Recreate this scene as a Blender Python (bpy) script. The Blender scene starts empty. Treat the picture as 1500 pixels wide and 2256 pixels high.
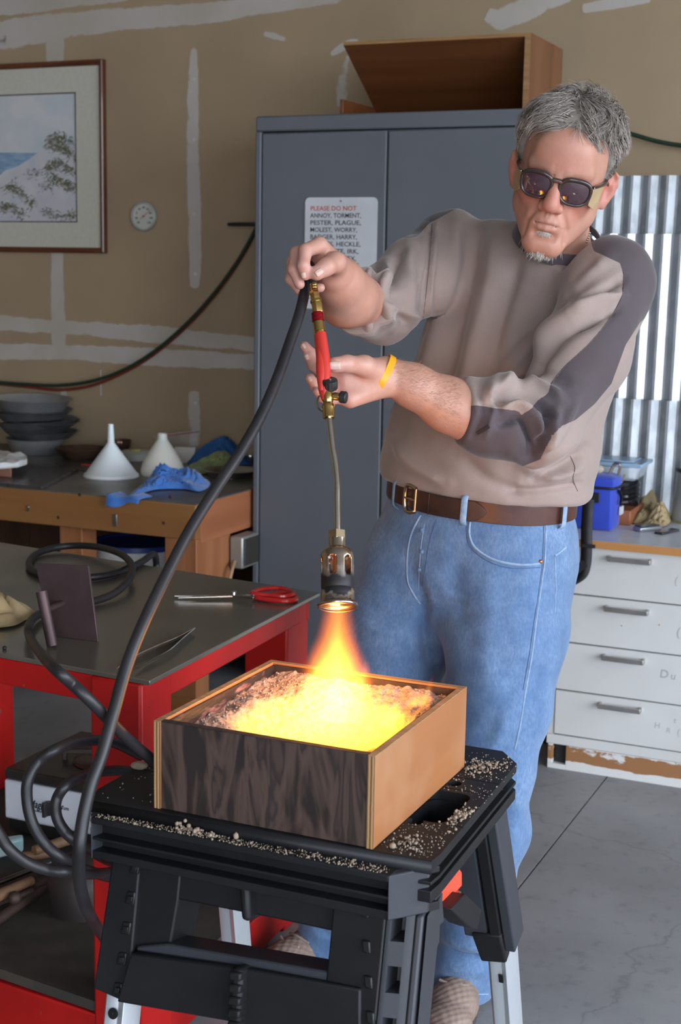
import bpy, bmesh, math, random
import numpy as np
from mathutils import Vector, Matrix, noise as mnoise

# ---------------------------------------------------------------- camera, sky, exposure
scene = bpy.context.scene
COL = scene.collection
CAM_F, CAM_H = 3200.0, 1.45
YAW, PITCH, ROLL = (math.radians(a) for a in (24.0, 9.46, 1.0))
FWD = Vector((-math.sin(YAW) * math.cos(PITCH), math.cos(YAW) * math.cos(PITCH), -math.sin(PITCH)))
_r = Vector((math.cos(YAW), math.sin(YAW), 0.0))
_u = _r.cross(FWD)
RGT = _r * math.cos(ROLL) + _u * math.sin(ROLL)
UPV = -_r * math.sin(ROLL) + _u * math.cos(ROLL)
CAM_POS = Vector((0, 0, CAM_H))
cd = bpy.data.cameras.new('camera')
cd.sensor_fit = 'HORIZONTAL'; cd.sensor_width = 36.0
cd.lens = CAM_F / 1500 * 36.0
cd.dof.use_dof = True; cd.dof.focus_distance = 2.4; cd.dof.aperture_fstop = 13.0
cam = bpy.data.objects.new('camera', cd); COL.objects.link(cam)
cam.matrix_world = Matrix(((RGT.x, UPV.x, -FWD.x, 0), (RGT.y, UPV.y, -FWD.y, 0), (RGT.z, UPV.z, -FWD.z, CAM_H), (0, 0, 0, 1)))
scene.camera = cam
world = bpy.data.worlds.new('sky'); scene.world = world
world.use_nodes = True
_bg = world.node_tree.nodes['Background']
_bg.inputs[0].default_value = (0.80, 0.89, 1.0, 1.0); _bg.inputs[1].default_value = 3.0
vs = scene.view_settings
vs.view_transform = 'Standard'; vs.look = 'None'; vs.exposure = 1.75; vs.gamma = 1.0; vs.use_curve_mapping = False

# sky portals in the two open doorways (they guide sampling of the daylight, they add none)
def portal(name, loc, rot, sx, sy):
    l = bpy.data.lights.new(name, 'AREA'); l.shape = 'RECTANGLE'; l.size = sx; l.size_y = sy; l.cycles.is_portal = True
    o = bpy.data.objects.new(name, l); COL.objects.link(o); o.location = loc; o.rotation_euler = rot
DOOR_X = 3.4
portal('door_portal', (DOOR_X + .05, .45, 1.5), (0, math.radians(90), 0), 2.98, 6.9)
portal('door_portal', (1.8, -4.05, 1.5), (math.radians(90), 0, 0), 2.8, 2.98)

# ---------------------------------------------------------------- helpers
def ray(px, py):
    return FWD + RGT * ((px - 750) / CAM_F) - UPV * ((py - 1128) / CAM_F)
def at(px, py, d=None, X=None, Y=None, z=None):
    """A point of the room seen at a place in the photograph, at a known distance, wall plane or height."""
    r = ray(px, py)
    if d is not None: t = d
    elif z is not None: t = (z - CAM_H) / r.z
    elif Y is not None: t = Y / r.y
    else: t = X / r.x
    return CAM_POS + r * t
def on_plane(px, py, P, n):
    r = ray(px, py)
    return CAM_POS + r * ((P - CAM_POS).dot(n) / r.dot(n))
def V(*a): return Vector(a)
def lin(c):
    if isinstance(c, str):
        c = c.lstrip('#'); c = [int(c[i:i + 2], 16) / 255 for i in (0, 2, 4)]
        return tuple(x / 12.92 if x <= 0.04045 else ((x + 0.055) / 1.055) ** 2.4 for x in c)
    return tuple(c)
MATS = {}
def nodes(m):
    m.use_nodes = True
    return m.node_tree, m.node_tree.nodes, m.node_tree.links
def ramp(nt, fac, stops, interp='LINEAR'):
    r = nt.nodes.new('ShaderNodeValToRGB'); r.color_ramp.interpolation = interp
    el = r.color_ramp.elements
    while len(el) < len(stops): el.new(0.5)
    for e, (p, c) in zip(el, stops):
        e.position = p; e.color = (*lin(c), 1) if len(lin(c)) == 3 else lin(c)
    nt.links.new(fac, r.inputs[0]); return r.outputs[0]
def texnoise(nt, scale, stretch=(1, 1, 1), detail=6, rough=.55, vec=None, dist=0):
    tc = nt.nodes.new('ShaderNodeTexCoord'); mp = nt.nodes.new('ShaderNodeMapping')
    mp.inputs['Scale'].default_value = stretch
    nt.links.new(vec or tc.outputs['Object'], mp.inputs[0])
    n = nt.nodes.new('ShaderNodeTexNoise'); n.inputs['Scale'].default_value = scale
    n.inputs['Detail'].default_value = detail; n.inputs['Roughness'].default_value = rough; n.inputs['Distortion'].default_value = dist
    nt.links.new(mp.outputs[0], n.inputs['Vector']); return n.outputs['Fac']
def mixc(nt, fac, a, b, mode='MIX'):
    m = nt.nodes.new('ShaderNodeMix'); m.data_type = 'RGBA'; m.blend_type = mode
    for sock, v in ((m.inputs[0], fac), (m.inputs[6], a), (m.inputs[7], b)):
        if hasattr(v, 'is_linked') or hasattr(v, 'links'): nt.links.new(v, sock)
        elif isinstance(v, (int, float)): sock.default_value = v
        else: sock.default_value = (*lin(v), 1)
    return m.outputs[2]
def math_(nt, op, a, b=None, clamp=False):
    m = nt.nodes.new('ShaderNodeMath'); m.operation = op; m.use_clamp = clamp
    for i, v in enumerate((a, b)):
        if v is None: continue
        if isinstance(v, (int, float)): m.inputs[i].default_value = v
        else: nt.links.new(v, m.inputs[i])
    return m.outputs[0]
def bump(nt, h, strength=.2, dist=.002):
    b = nt.nodes.new('ShaderNodeBump'); b.inputs['Strength'].default_value = strength; b.inputs['Distance'].default_value = dist
    nt.links.new(h, b.inputs['Height'])
    nt.links.new(b.outputs[0], nt.nodes['Principled BSDF'].inputs['Normal'])
def mat(name, c1, rough=.5, metal=0., c2=None, ns=8, stretch=(1, 1, 1), lo=.35, hi=.65, bmp=0, bs=60, bd=.002, detail=6, spec=.5, coat=0, sheen=0, trans=0, rvar=0, alpha=1, ior=1.45, sss=0):
    if name in MATS: return MATS[name]
    m = bpy.data.materials.new(name); nt, N, L = nodes(m); b = N['Principled BSDF']
    b.inputs['Roughness'].default_value = rough; b.inputs['Metallic'].default_value = metal
    b.inputs['Specular IOR Level'].default_value = spec; b.inputs['Coat Weight'].default_value = coat
    b.inputs['Sheen Weight'].default_value = sheen; b.inputs['Transmission Weight'].default_value = trans
    b.inputs['Alpha'].default_value = alpha; b.inputs['IOR'].default_value = ior
    if sss:
        b.inputs['Subsurface Weight'].default_value = sss; b.inputs['Subsurface Radius'].default_value = (.012, .004, .002); b.inputs['Subsurface Scale'].default_value = .6
    c = lin(c1)
    if c2 is None: c2 = tuple(x * .82 for x in c)
    f = texnoise(nt, ns, stretch, detail)
    L.new(ramp(nt, f, [(lo, c), (hi, c2)]), b.inputs['Base Color'])
    if rvar:
        L.new(math_(nt, 'ADD', math_(nt, 'MULTIPLY', f, rvar), rough - rvar * .5), b.inputs['Roughness'])
    if bmp: bump(nt, texnoise(nt, bs, stretch, 4), bmp, bd)
    MATS[name] = m; return m
def wood(name, c1, c2, c3=None, axis=0, scale=6, rough=.55, bmp=.15, coat=0, rings=2.5, lo=.3, hi=.7):
    """Grain running along one object axis."""
    if name in MATS: return MATS[name]
    m = bpy.data.materials.new(name); nt, N, L = nodes(m); b = N['Principled BSDF']
    st = [1, 1, 1]; st[axis] = .07
    f1 = texnoise(nt, scale * 1.3, tuple(st), 3, .5, dist=rings)
    f2 = texnoise(nt, scale * 14, tuple(st), 4, .7)
    f3 = texnoise(nt, 5, (1, 1, 1), 3)
    c = ramp(nt, f1, [(lo, c1), (hi, c2)])
    c = mixc(nt, math_(nt, 'MULTIPLY', f2, .5), c, c2)
    if c3: c = mixc(nt, ramp(nt, f3, [(.5, (0, 0, 0)), (.7, (1, 1, 1))]), c, c3)
    L.new(c, b.inputs['Base Color']); b.inputs['Roughness'].default_value = rough; b.inputs['Coat Weight'].default_value = coat
    bump(nt, f2, bmp, .001)
    MATS[name] = m; return m

ORG = {}
def world_org(o):
    return ORG.get(o.name, Vector((0, 0, 0)))
class MB:
    """Collects shapes (in room coordinates) and links them as one mesh."""
    def __init__(s): s.v = []; s.f = []; s.mi = []; s.cur = 0
    def add(s, vs, fs):
        n = len(s.v); s.v += [tuple(v) for v in vs]; s.f += [tuple(i + n for i in f) for f in fs]; s.mi += [s.cur] * len(fs); return s
    def box(s, lo, hi, M=None):
        (x0, y0, z0), (x1, y1, z1) = lo, hi
        vs = [V(x, y, z) for z in (z0, z1) for x, y in ((x0, y0), (x1, y0), (x1, y1), (x0, y1))]
        if M: vs = [M @ v for v in vs]
        return s.add(vs, [(3, 2, 1, 0), (4, 5, 6, 7), (0, 1, 5, 4), (1, 2, 6, 5), (2, 3, 7, 6), (3, 0, 4, 7)])
    def hexa(s, b, t):
        """bottom and top loops of the same length"""
        n = len(b)
        return s.add(list(b) + list(t), [tuple(range(n - 1, -1, -1)), tuple(range(n, 2 * n))] + [(i, (i + 1) % n, n + (i + 1) % n, n + i) for i in range(n)])
    def prism(s, pts, off):
        off = Vector(off); return s.hexa([Vector(p) for p in pts], [Vector(p) + off for p in pts])
    def bar(s, a, b, w, h, up=(0, 0, 1), w2=None, h2=None):
        a, b = Vector(a), Vector(b); d = (b - a).normalized(); x = d.cross(Vector(up)).normalized(); y = x.cross(d)
        w2 = w2 or w; h2 = h2 or h
        q = lambda c, w, h: [c - x * w / 2 - y * h / 2, c + x * w / 2 - y * h / 2, c + x * w / 2 + y * h / 2, c - x * w / 2 + y * h / 2]
        return s.hexa(q(a, w, h), q(b, w2, h2))
    def tube(s, pts, r, seg=10, closed=False, caps=True, flat=1.0, up=None):
        pts = [Vector(p) for p in pts]; n = len(pts)
        rs = r if hasattr(r, '__len__') else [r] * n
        T = []
        for i in range(n):
            a = pts[(i - 1) % n] if closed or i > 0 else pts[i]; b = pts[(i + 1) % n] if closed or i < n - 1 else pts[i]
            T.append((b - a).normalized())
        nrm = Vector(up) if up is not None else T[0].orthogonal()
        vs = []
        for i in range(n):
            nrm = (nrm - T[i] * nrm.dot(T[i])); nrm = nrm.normalized() if nrm.length > 1e-6 else T[i].orthogonal().normalized()
            if up is not None:
                nrm = Vector(up) - T[i] * Vector(up).dot(T[i]); nrm.normalize()
            bn = T[i].cross(nrm)
            for k in range(seg):
                a = 2 * math.pi * k / seg
                vs.append(pts[i] + (nrm * math.cos(a) * flat + bn * math.sin(a)) * rs[i])
        fs = []
        for i in range(n if closed else n - 1):
            j = (i + 1) % n
            for k in range(seg):
                l = (k + 1) % seg; fs.append((i * seg + k, i * seg + l, j * seg + l, j * seg + k))
        if caps and not closed: fs += [tuple(range(seg - 1, -1, -1)), tuple((n - 1) * seg + k for k in range(seg))]
        return s.add(vs, fs)
    def lathe(s, prof, org=(0, 0, 0), axis=(0, 0, 1), seg=32, caps=(False, False), poly=None, sx=1.0):
        """prof: list of (radius, height along axis)"""
        org = Vector(org); ax = Vector(axis).normalized(); x = ax.orthogonal().normalized() if abs(ax.z) < .99 else Vector((1, 0, 0)); x = (x - ax * x.dot(ax)).normalized(); y = ax.cross(x)
        vs = []
        for r, h in prof:
            for k in range(seg):
                a = 2 * math.pi * k / seg
                vs.append(org + ax * h + x * (r * math.cos(a) * sx) + y * (r * math.sin(a)))
        fs = []
        for i in range(len(prof) - 1):
            for k in range(seg):
                l = (k + 1) % seg; fs.append((i * seg + k, i * seg + l, (i + 1) * seg + l, (i + 1) * seg + k))
        if caps[0]: fs.append(tuple(range(seg - 1, -1, -1)))
        if caps[1]: fs.append(tuple((len(prof) - 1) * seg + k for k in range(seg)))
        return s.add(vs, fs)
    def grid(s, fn, nu, nv, closeu=False):
        vs = [fn(i / (nu if closeu else nu - 1), j / (nv - 1)) for j in range(nv) for i in range(nu)]
        fs = [(j * nu + i, j * nu + (i + 1) % nu, (j + 1) * nu + (i + 1) % nu, (j + 1) * nu + i) for j in range(nv - 1) for i in range(nu if closeu else nu - 1)]
        return s.add(vs, fs)
    def ball(s, c, r, seg=12, rings=8, sq=(1, 1, 1)):
        c = Vector(c)
        pr = [(math.sin(math.pi * i / rings), -math.cos(math.pi * i / rings)) for i in range(rings + 1)]
        pr[0] = (.001, -1); pr[-1] = (.001, 1)
        vs = [c + V(a * math.cos(2 * math.pi * k / seg) * r * sq[0], a * math.sin(2 * math.pi * k / seg) * r * sq[1], h * r * sq[2]) for a, h in pr for k in range(seg)]
        fs = [(i * seg + k, i * seg + (k + 1) % seg, (i + 1) * seg + (k + 1) % seg, (i + 1) * seg + k) for i in range(rings) for k in range(seg)]
        return s.add(vs, fs)
    def build(s, name, m=None, parent=None, org=None, bevel=0, seg=2, smooth=40, solid=0, subd=0, two=False):
        me = bpy.data.meshes.new(name)
        if parent is not None: o0 = world_org(parent)
        elif org is not None: o0 = Vector(org)
        else:
            A = np.array(s.v); o0 = Vector(((A[:, 0].min() + A[:, 0].max()) / 2, (A[:, 1].min() + A[:, 1].max()) / 2, A[:, 2].min()))
        me.from_pydata([(v[0] - o0.x, v[1] - o0.y, v[2] - o0.z) for v in s.v], [], s.f)
        me.validate()
        bm = bmesh.new(); bm.from_mesh(me); bmesh.ops.recalc_face_normals(bm, faces=bm.faces); bm.to_mesh(me); bm.free()
        ms = m if isinstance(m, (list, tuple)) else [m]
        for x in ms: me.materials.append(x)
        if len(ms) > 1: me.polygons.foreach_set('material_index', s.mi)
        o = bpy.data.objects.new(name, me); COL.objects.link(o)
        if parent is not None: o.parent = parent
        else: o.location = o0
        ORG[o.name] = o0
        if smooth:
            me.shade_smooth(); me.set_sharp_from_angle(angle=math.radians(smooth))
        if solid:
            q = o.modifiers.new('solid', 'SOLIDIFY'); q.thickness = solid; q.offset = 0
        if subd:
            q = o.modifiers.new('subd', 'SUBSURF'); q.levels = q.render_levels = subd
        if bevel:
            q = o.modifiers.new('bevel', 'BEVEL'); q.width = bevel; q.segments = seg; q.limit_method = 'ANGLE'; q.angle_limit = math.radians(35)
            q.harden_normals = False
        return o
def tag(o, label=None, cat=None, group=None, kind=None):
    if label: o['label'] = label
    if cat: o['category'] = cat
    if group: o['group'] = group
    if kind: o['kind'] = kind
    return o
def thing(name, label, cat, loc, group=None):
    o = bpy.data.objects.new(name, None); COL.objects.link(o); o.location = loc; o.empty_display_size = .05
    ORG[o.name] = Vector(loc); return tag(o, label, cat, group)
def copy_tree(o, loc=None, rot=None, parent=None):
    c = o.copy(); COL.objects.link(c)
    if parent is not None: c.parent = parent
    for ch in list(o.children): copy_tree(ch, parent=c)
    if loc is not None: c.location = loc
    if rot is not None: c.rotation_euler = rot
    return c
def spline(pts, n=8, closed=False):
    """Catmull-Rom through the points"""
    P = [Vector(p) for p in pts]; out = []
    m = len(P)
    for i in range(m if closed else m - 1):
        g = (lambda k: P[k % m]) if closed else (lambda k: P[max(0, min(m - 1, k))])
        a, b, c, d = g(i - 1), g(i), g(i + 1), g(i + 2)
        for j in range(n):
            t = j / n
            out.append(.5 * ((2 * b) + (c - a) * t + (2 * a - 5 * b + 4 * c - d) * t * t + (3 * b - a - 3 * c + d) * t ** 3))
    if not closed: out.append(P[-1])
    return out
def nz(x, y=0., z=0., s=1.0): return mnoise.noise(V(x * s, y * s, z * s))
RND = random.Random(7)
def text(name, body, size, m, parent, loc, xdir, ydir, align='LEFT', depth=.0004, shear=0, squash=1.0, bold=.012):
    """Lettering as a thin mesh standing on a face."""
    cu = bpy.data.curves.new(name, 'FONT'); cu.body = body; cu.size = size; cu.align_x = align; cu.extrude = depth; cu.shear = shear; cu.resolution_u = 3; cu.offset = size * bold
    tmp = bpy.data.objects.new(name + '_tmp', cu); COL.objects.link(tmp)
    me = bpy.data.meshes.new_from_object(tmp.evaluated_get(bpy.context.evaluated_depsgraph_get()))
    bpy.data.objects.remove(tmp); bpy.data.curves.remove(cu)
    X = Vector(xdir).normalized(); Yv = Vector(ydir).normalized(); Z = X.cross(Yv)
    o0 = world_org(parent); L = Vector(loc)
    for v in me.vertices:
        p = L + X * v.co.x * squash + Yv * v.co.y + Z * v.co.z - o0; v.co = p
    me.materials.clear(); me.materials.append(m)
    o = bpy.data.objects.new(name, me); COL.objects.link(o); o.parent = parent; ORG[o.name] = o0
    return o
# ---------------------------------------------------------------- the room
WY = 5.02                      # the painted wall behind the benches
concrete = bpy.data.materials.new('concrete'); MATS['concrete'] = concrete
nt, N, L = nodes(concrete); b = N['Principled BSDF']
f1 = texnoise(nt, 1.7, (1, 1, 1), 8, .6); f2 = texnoise(nt, 22, (1, 1, 1), 8, .7); f3 = texnoise(nt, 160, (1, 1, 1), 4, .7)
tc = nt.nodes.new('ShaderNodeTexCoord')
vo = nt.nodes.new('ShaderNodeTexVoronoi'); vo.feature = 'DISTANCE_TO_EDGE'; vo.inputs['Scale'].default_value = .9
wn = nt.nodes.new('ShaderNodeTexNoise'); wn.inputs['Scale'].default_value = 4; wn.inputs['Detail'].default_value = 6
va = nt.nodes.new('ShaderNodeVectorMath'); va.operation = 'MULTIPLY_ADD'; va.inputs[1].default_value = (.35, .35, .35)
L.new(tc.outputs['Object'], wn.inputs['Vector']); L.new(wn.outputs['Color'], va.inputs[0]); L.new(tc.outputs['Object'], va.inputs[2]); L.new(va.outputs[0], vo.inputs['Vector'])
crack = ramp(nt, vo.outputs['Distance'], [(0, (0, 0, 0)), (.006, (1, 1, 1))])
c = ramp(nt, f1, [(.3, (.165, .163, .168)), (.5, (.225, .223, .23)), (.7, (.285, .282, .288))])
c = mixc(nt, ramp(nt, f2, [(.55, (0, 0, 0)), (.75, (.55, .55, .55))]), c, (.09, .088, .09))
c = mixc(nt, ramp(nt, f3, [(.66, (0, 0, 0)), (.72, (.5, .5, .5))]), c, (.36, .34, .31))
c = mixc(nt, mixc(nt, .72, crack, (1, 1, 1)), (.05, .05, .05), c)
L.new(c, b.inputs['Base Color']); b.inputs['Roughness'].default_value = .62
bump(nt, f2, .25, .003)
dark = mat('dark_gap', (.02, .02, .02), .9)
floor = MB().box((-6, -4, -.12), (DOOR_X, WY + .1, -.02)).build('floor', dark); tag(floor, 'grey stained concrete floor with joints', kind='structure')
for x0, x1 in ((-6, -3.6), (-3.595, -.933), (-.928, 2.0), (2.005, DOOR_X)):
    for y0, y1 in ((-4, -.4), (-.395, WY + .1)):
        MB().box((x0, y0, -.02), (x1, y1, 0)).build('slab', concrete, floor)
wallmat = mat('wall_paint', (.38, .278, .172), .75, c2=(.325, .24, .152), ns=2.2, bmp=.12, bs=45, detail=4)
plaster = mat('plaster', (.5, .48, .45), .9)
wall = MB().box((-6, WY, 0), (DOOR_X + .1, WY + .12, 3.3)).build('wall_back', wallmat); tag(wall, kind='structure')
w2 = MB().box((-6.1, -4, 0), (-6, WY, 3.3)).build('wall_left', wallmat); tag(w2, kind='structure')
w3 = MB().box((-6.1, -4, 3.3), (DOOR_X + .1, WY + .12, 3.42)).build('ceiling', plaster); tag(w3, kind='structure')
# front wall with the open roll-up door behind the camera, and a header over it
w4 = MB().box((-6, -4.1, 0), (.4, -4, 3.3)).box((.4, -4.1, 3.0), (DOOR_X, -4, 3.3)).box((3.2, -4.1, 0), (DOOR_X, -4, 3.0)).build('wall_front', plaster); tag(w4, kind='structure')
w5 = MB().box((DOOR_X, -4.1, 3.0), (DOOR_X + .1, WY, 3.3)).box((DOOR_X, 3.9, 0), (DOOR_X + .1, WY, 3.0)).box((DOOR_X, -4.1, 0), (DOOR_X + .1, -3.0, 3.0)).build('wall_right', plaster); tag(w5, kind='structure')
gd = MB().box((DOOR_X + .1, -14, -.1), (26, 14, -.01)).box((-6, -26, -.1), (DOOR_X + .1, -4.1, -.01)).build('ground', mat('pavement', (.30, .29, .28), .9)); tag(gd, 'pale concrete yard outside the doors', kind='structure')

# joint compound left unpainted on the wall: skim coats a fraction of a millimetre proud
mud = bpy.data.materials.new('joint_compound'); nt, N, L = nodes(mud); b = N['Principled BSDF']
at_ = nt.nodes.new('ShaderNodeAttribute'); at_.attribute_name = 'cov'
n1 = texnoise(nt, 9, (1, 1, 1), 8, .65); n2 = texnoise(nt, 3, (1, 1, 1), 4)
cov = math_(nt, 'ADD', at_.outputs['Fac'], math_(nt, 'MULTIPLY', math_(nt, 'SUBTRACT', n1, .5), 1.1))
fac = ramp(nt, cov, [(.42, (0, 0, 0)), (.58, (1, 1, 1))])
wc = ramp(nt, texnoise(nt, 2.2, (1, 1, 1), 4), [(.35, (.38, .278, .172)), (.65, (.325, .24, .152))])
mc = ramp(nt, n2, [(.35, (.50, .46, .43)), (.65, (.43, .38, .32))])
L.new(mixc(nt, fac, wc, mc), b.inputs['Base Color']); b.inputs['Roughness'].default_value = .8
def strip(pts, widths, strength=1.0, n=10):
    P = [at(x, y, Y=WY - .0005) for x, y in pts]
    P = spline(P, n); W = np.interp(np.linspace(0, 1, len(P)), np.linspace(0, 1, len(widths)), widths)
    mb = MB(); prof = [(-1, 0), (-.55, .75), (0, 1), (.55, .75), (1, 0)]; cv = []
    vs = []
    for i, p in enumerate(P):
        t = (P[min(i + 1, len(P) - 1)] - P[max(i - 1, 0)]).normalized(); s = V(t.z, 0, -t.x)
        e = min(1, min(i, len(P) - 1 - i) / 2)
        for u, cvv in prof:
            vs.append(p + s * u * W[i] + V(0, -.0006 * cvv * e, 0)); cv.append(cvv * strength * (.3 + .7 * e if e < 1 else 1) * (e > 0))
    mb.add(vs, [(i * 5 + k, i * 5 + k + 1, i * 5 + k + 6, i * 5 + k + 5) for i in range(len(P) - 1) for k in range(4)])
    o = mb.build('joint_compound', mud, wall, smooth=0)
    a = o.data.attributes.new('cov', 'FLOAT', 'POINT'); a.data.foreach_set('value', cv)
    return o
strip([(-760, 150), (-60, 85), (0, 78), (150, 55), (300, 40), (450, 30), (600, 8), (760, -14)], [.07, .075, .08, .06, .055, .05, .04])
strip([(-60, 15), (0, 12), (120, 0), (300, -18)], [.05, .06, .04])
strip([(120, 60), (122, 110), (124, 200), (125, 340), (126, 560), (128, 700), (130, 790)], [.055, .06, .045, .04, .04, .05, .05])
strip([(-760, 655), (-40, 705), (0, 712), (150, 722), (350, 737), (600, 762)], [.04, .04, .045, .04, .05, .04], .85)
strip([(-760, 720), (-40, 772), (0, 775), (150, 776), (350, 788), (600, 800)], [.04, .045, .05, .045, .05, .04], .95)
strip([(427, 100), (425, 190), (425, 330), (428, 470), (430, 560), (428, 640)], [.02, .038, .042, .045, .042, .03], .80)
strip([(428, 860), (428, 900), (428, 950), (428, 985)], [.03, .042, .042, .03], .8)
strip([(140, 850), (140, 900), (142, 935)], [.02, .03, .02], .6)
strip([(580, 74), (606, 80), (630, 88)], [.012, .018, .01], .8)
strip([(728, 120), (742, 112), (770, 95), (790, 92)], [.01, .018, .02, .01], .8)
strip([(752, 240), (755, 190), (762, 150), (768, 120)], [.03, .045, .03, .01], .7)
strip([(1070, 30), (1100, 42), (1150, 24), (1200, 5), (1260, -12)], [.03, .06, .055, .03], .8)
strip([(1280, 20), (1350, 8), (1440, -5)], [.02, .03, .02], .8)
for y in (175, 308, 472, 603, 888):
    p = at(427 if y < 500 else 430, y, Y=WY - .001)
    MB().lathe([(.0001, .0015), (.006, .0012), (.0065, 0)], p, (0, -1, 0), 12).build('screw_dimple', mat('mud_white', (.62, .60, .57), .8), wall)
for x, y, w in ((222, 835, .003),):
    MB().box((at(x, 815, Y=WY).x - .002, WY - .001, at(x, 872, Y=WY).z), (at(x, 815, Y=WY).x + .002, WY, at(x, 815, Y=WY).z)).build('scratch', mat('mud_white', (.6, .6, .6), .8), wall)
# ---------------------------------------------------------------- common materials
black_plastic = mat('black_plastic', (.012, .012, .013), .42, c2=(.018, .018, .02), ns=12, bmp=.15, bs=300, bd=.0006)
rubber = mat('black_rubber', (.012, .011, .013), .45, c2=(.02, .018, .02), ns=10, bmp=.1, bs=200, bd=.0005)
steel = mat('bright_steel', (.55, .53, .5), .22, 1, c2=(.42, .40, .38), ns=25)
dull_steel = mat('dull_steel', (.30, .30, .30), .38, 1, c2=(.20, .20, .20), ns=9, bmp=.1, bs=80)
brass = mat('brass', (.72, .50, .18), .25, 1, c2=(.50, .33, .11), ns=20)
alu = mat('aluminium', (.52, .54, .57), .45, .55, c2=(.45, .47, .50), ns=14, stretch=(1, 1, .1))
white_plastic = mat('white_plastic', (.72, .72, .70), .4, c2=(.66, .66, .65), ns=5)

# ---------------------------------------------------------------- framed seaside print
fw_ = wood('frame_wood', (.16, .045, .014), (.085, .022, .008), axis=0, scale=9, rough=.35, coat=.3)
fwv = wood('frame_wood_upright', (.16, .045, .014), (.085, .022, .008), axis=2, scale=9, rough=.35, coat=.3)
R_, T_ = at(228, 130, Y=WY - .02).x, at(228, 130, Y=WY - .02).z; B_ = at(232, 558, Y=WY - .02).z; L_ = R_ - .88
pic = thing('framed_print', 'brown wooden framed seaside print with a wide cream mat on the wall', 'picture', (R_, WY, B_))
Yf = WY - .028
def member(a, b, m):
    a, b = V(*a), V(*b); d = (b - a).normalized(); inn = V(0, 0, 1) if abs(d.x) > .5 else V(-1, 0, 0)
    c = V((L_ + R_) / 2, 0, (B_ + T_) / 2)
    if (c - a).dot(inn) < 0: inn = -inn
    pr = [(0, 0), (0, -.024), (.006, -.030), (.016, -.026), (.022, -.018), (.022, 0)]
    q = lambda p, s: [p + inn * u + d * (s * u) + V(0, v, 0) for u, v in pr]
    return MB().hexa(q(a, 1), q(b, -1)).build('frame_rail', m, pic, bevel=.0015)
member((L_, WY - .003, B_), (R_, WY - .003, B_), fw_); member((L_, WY - .003, T_), (R_, WY - .003, T_), fw_); member((R_, WY - .003, B_), (R_, WY - .003, T_), fwv); member((L_, WY - .003, B_), (L_, WY - .003, T_), fwv)
matc = mat('mat_board', (.56, .54, .46), .85, ns=60, c2=(.52, .50, .43))
x1 = at(168, 203, Y=WY - .012).x; z1 = at(168, 203, Y=WY - .012).z; z0 = at(170, 490, Y=WY - .012).z; x0 = L_ + .13
mt = MB()
for lo, hi in (((L_ + .018, WY - .016, B_ + .018), (x0, WY - .009, T_ - .018)), ((x1, WY - .016, B_ + .018), (R_ - .018, WY - .009, T_ - .018)), ((x0, WY - .016, z1), (x1, WY - .009, T_ - .018)), ((x0, WY - .016, B_ + .018), (x1, WY - .009, z0))): mt.box(lo, hi)
mt.build('mat_board', matc, pic)
dk = mat('print_line', (.05, .04, .045), .8)
ln = MB()
for lo, hi in (((x1 - .004, WY - .0165, z0), (x1, WY - .0155, z1)), ((x0, WY - .0165, z1 - .004), (x1, WY - .0155, z1)), ((x0, WY - .0165, z0), (x1, WY - .0155, z0 + .004))): ln.box(lo, hi)
ln.build('mat_line', dk, pic)
paint = bpy.data.materials.new('print_sky'); nt, N, L = nodes(paint); b = N['Principled BSDF']
tcn = nt.nodes.new('ShaderNodeTexCoord'); sp = nt.nodes.new('ShaderNodeSeparateXYZ'); L.new(tcn.outputs['Object'], sp.inputs[0])
c = ramp(nt, texnoise(nt, 4, (1, 1, 1.6), 5), [(.35, (.47, .53, .57)), (.6, (.60, .60, .61))])
L.new(c, b.inputs['Base Color']); b.inputs['Roughness'].default_value = .8
pr_ = MB().box((x0, WY - .010, z0), (x1, WY - .006, z1)).build('print', paint, pic)
Yp = WY - .0102
def flatpoly(name, pts, m, off=0.0):
    P = [at(x, y, Y=Yp - off) for x, y in pts]
    P = [V(max(p.x, x0 + .001), Yp - off, p.z) for p in P]
    return MB().prism(P, (0, .0002, 0)).build(name, m, pr_, smooth=0)
flatpoly('painted_sand', [(-230, 400), (0, 392), (25, 378), (60, 352), (90, 330), (115, 325), (166, 310), (166.5, 487), (-230, 487)], mat('print_sand', (.58, .56, .58), .8, c2=(.50, .50, .55), ns=12), .0002)
flatpoly('painted_sea', [(-230, 337), (82, 337), (60, 353), (36, 368), (12, 375), (0, 386), (-230, 395)], mat('print_sea', (.16, .27, .42), .8, c2=(.30, .42, .55), ns=16, stretch=(1, 1, 5)), .0004)
gcols = [mat('print_grass_' + n, c, .85) for n, c in (('green', (.10, .12, .055)), ('brown', (.20, .13, .055)), ('grey', (.17, .19, .18)), ('olive', (.15, .14, .06)))]
def clump(name, pts, n, ln_, seed):
    rr = random.Random(seed); mb = MB()
    for i in range(n):
        k = rr.random() * (len(pts) - 1); a = int(k); t = k - a
        x = pts[a][0] * (1 - t) + pts[a + 1][0] * t + rr.gauss(0, 6); y = pts[a][1] * (1 - t) + pts[a + 1][1] * t + rr.gauss(0, 6)
        dx = rr.uniform(.2, 1) * ln_ * (-1 if rr.random() < .62 else 1); dy = rr.uniform(.25, .8) * ln_
        w = rr.uniform(.8, 2.0); mb.cur = rr.choice((0, 0, 1, 2, 3))
        q = [(x - w, y), (x + w, y), (x + dx, y + dy)]
        mb.add([V(p.x, Yp - .0007 - .000002 * i, p.z) for p in (at(u, v, Y=Yp) for u, v in q)], [(0, 1, 2)])
    return mb.build(name, gcols, pr_, smooth=0)
clump('painted_grass', [(108, 320), (118, 308), (128, 296), (140, 305), (158, 318)], 170, 11, 1)
clump('painted_grass', [(118, 318), (135, 322), (150, 332), (162, 345)], 150, 12, 2)
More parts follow.
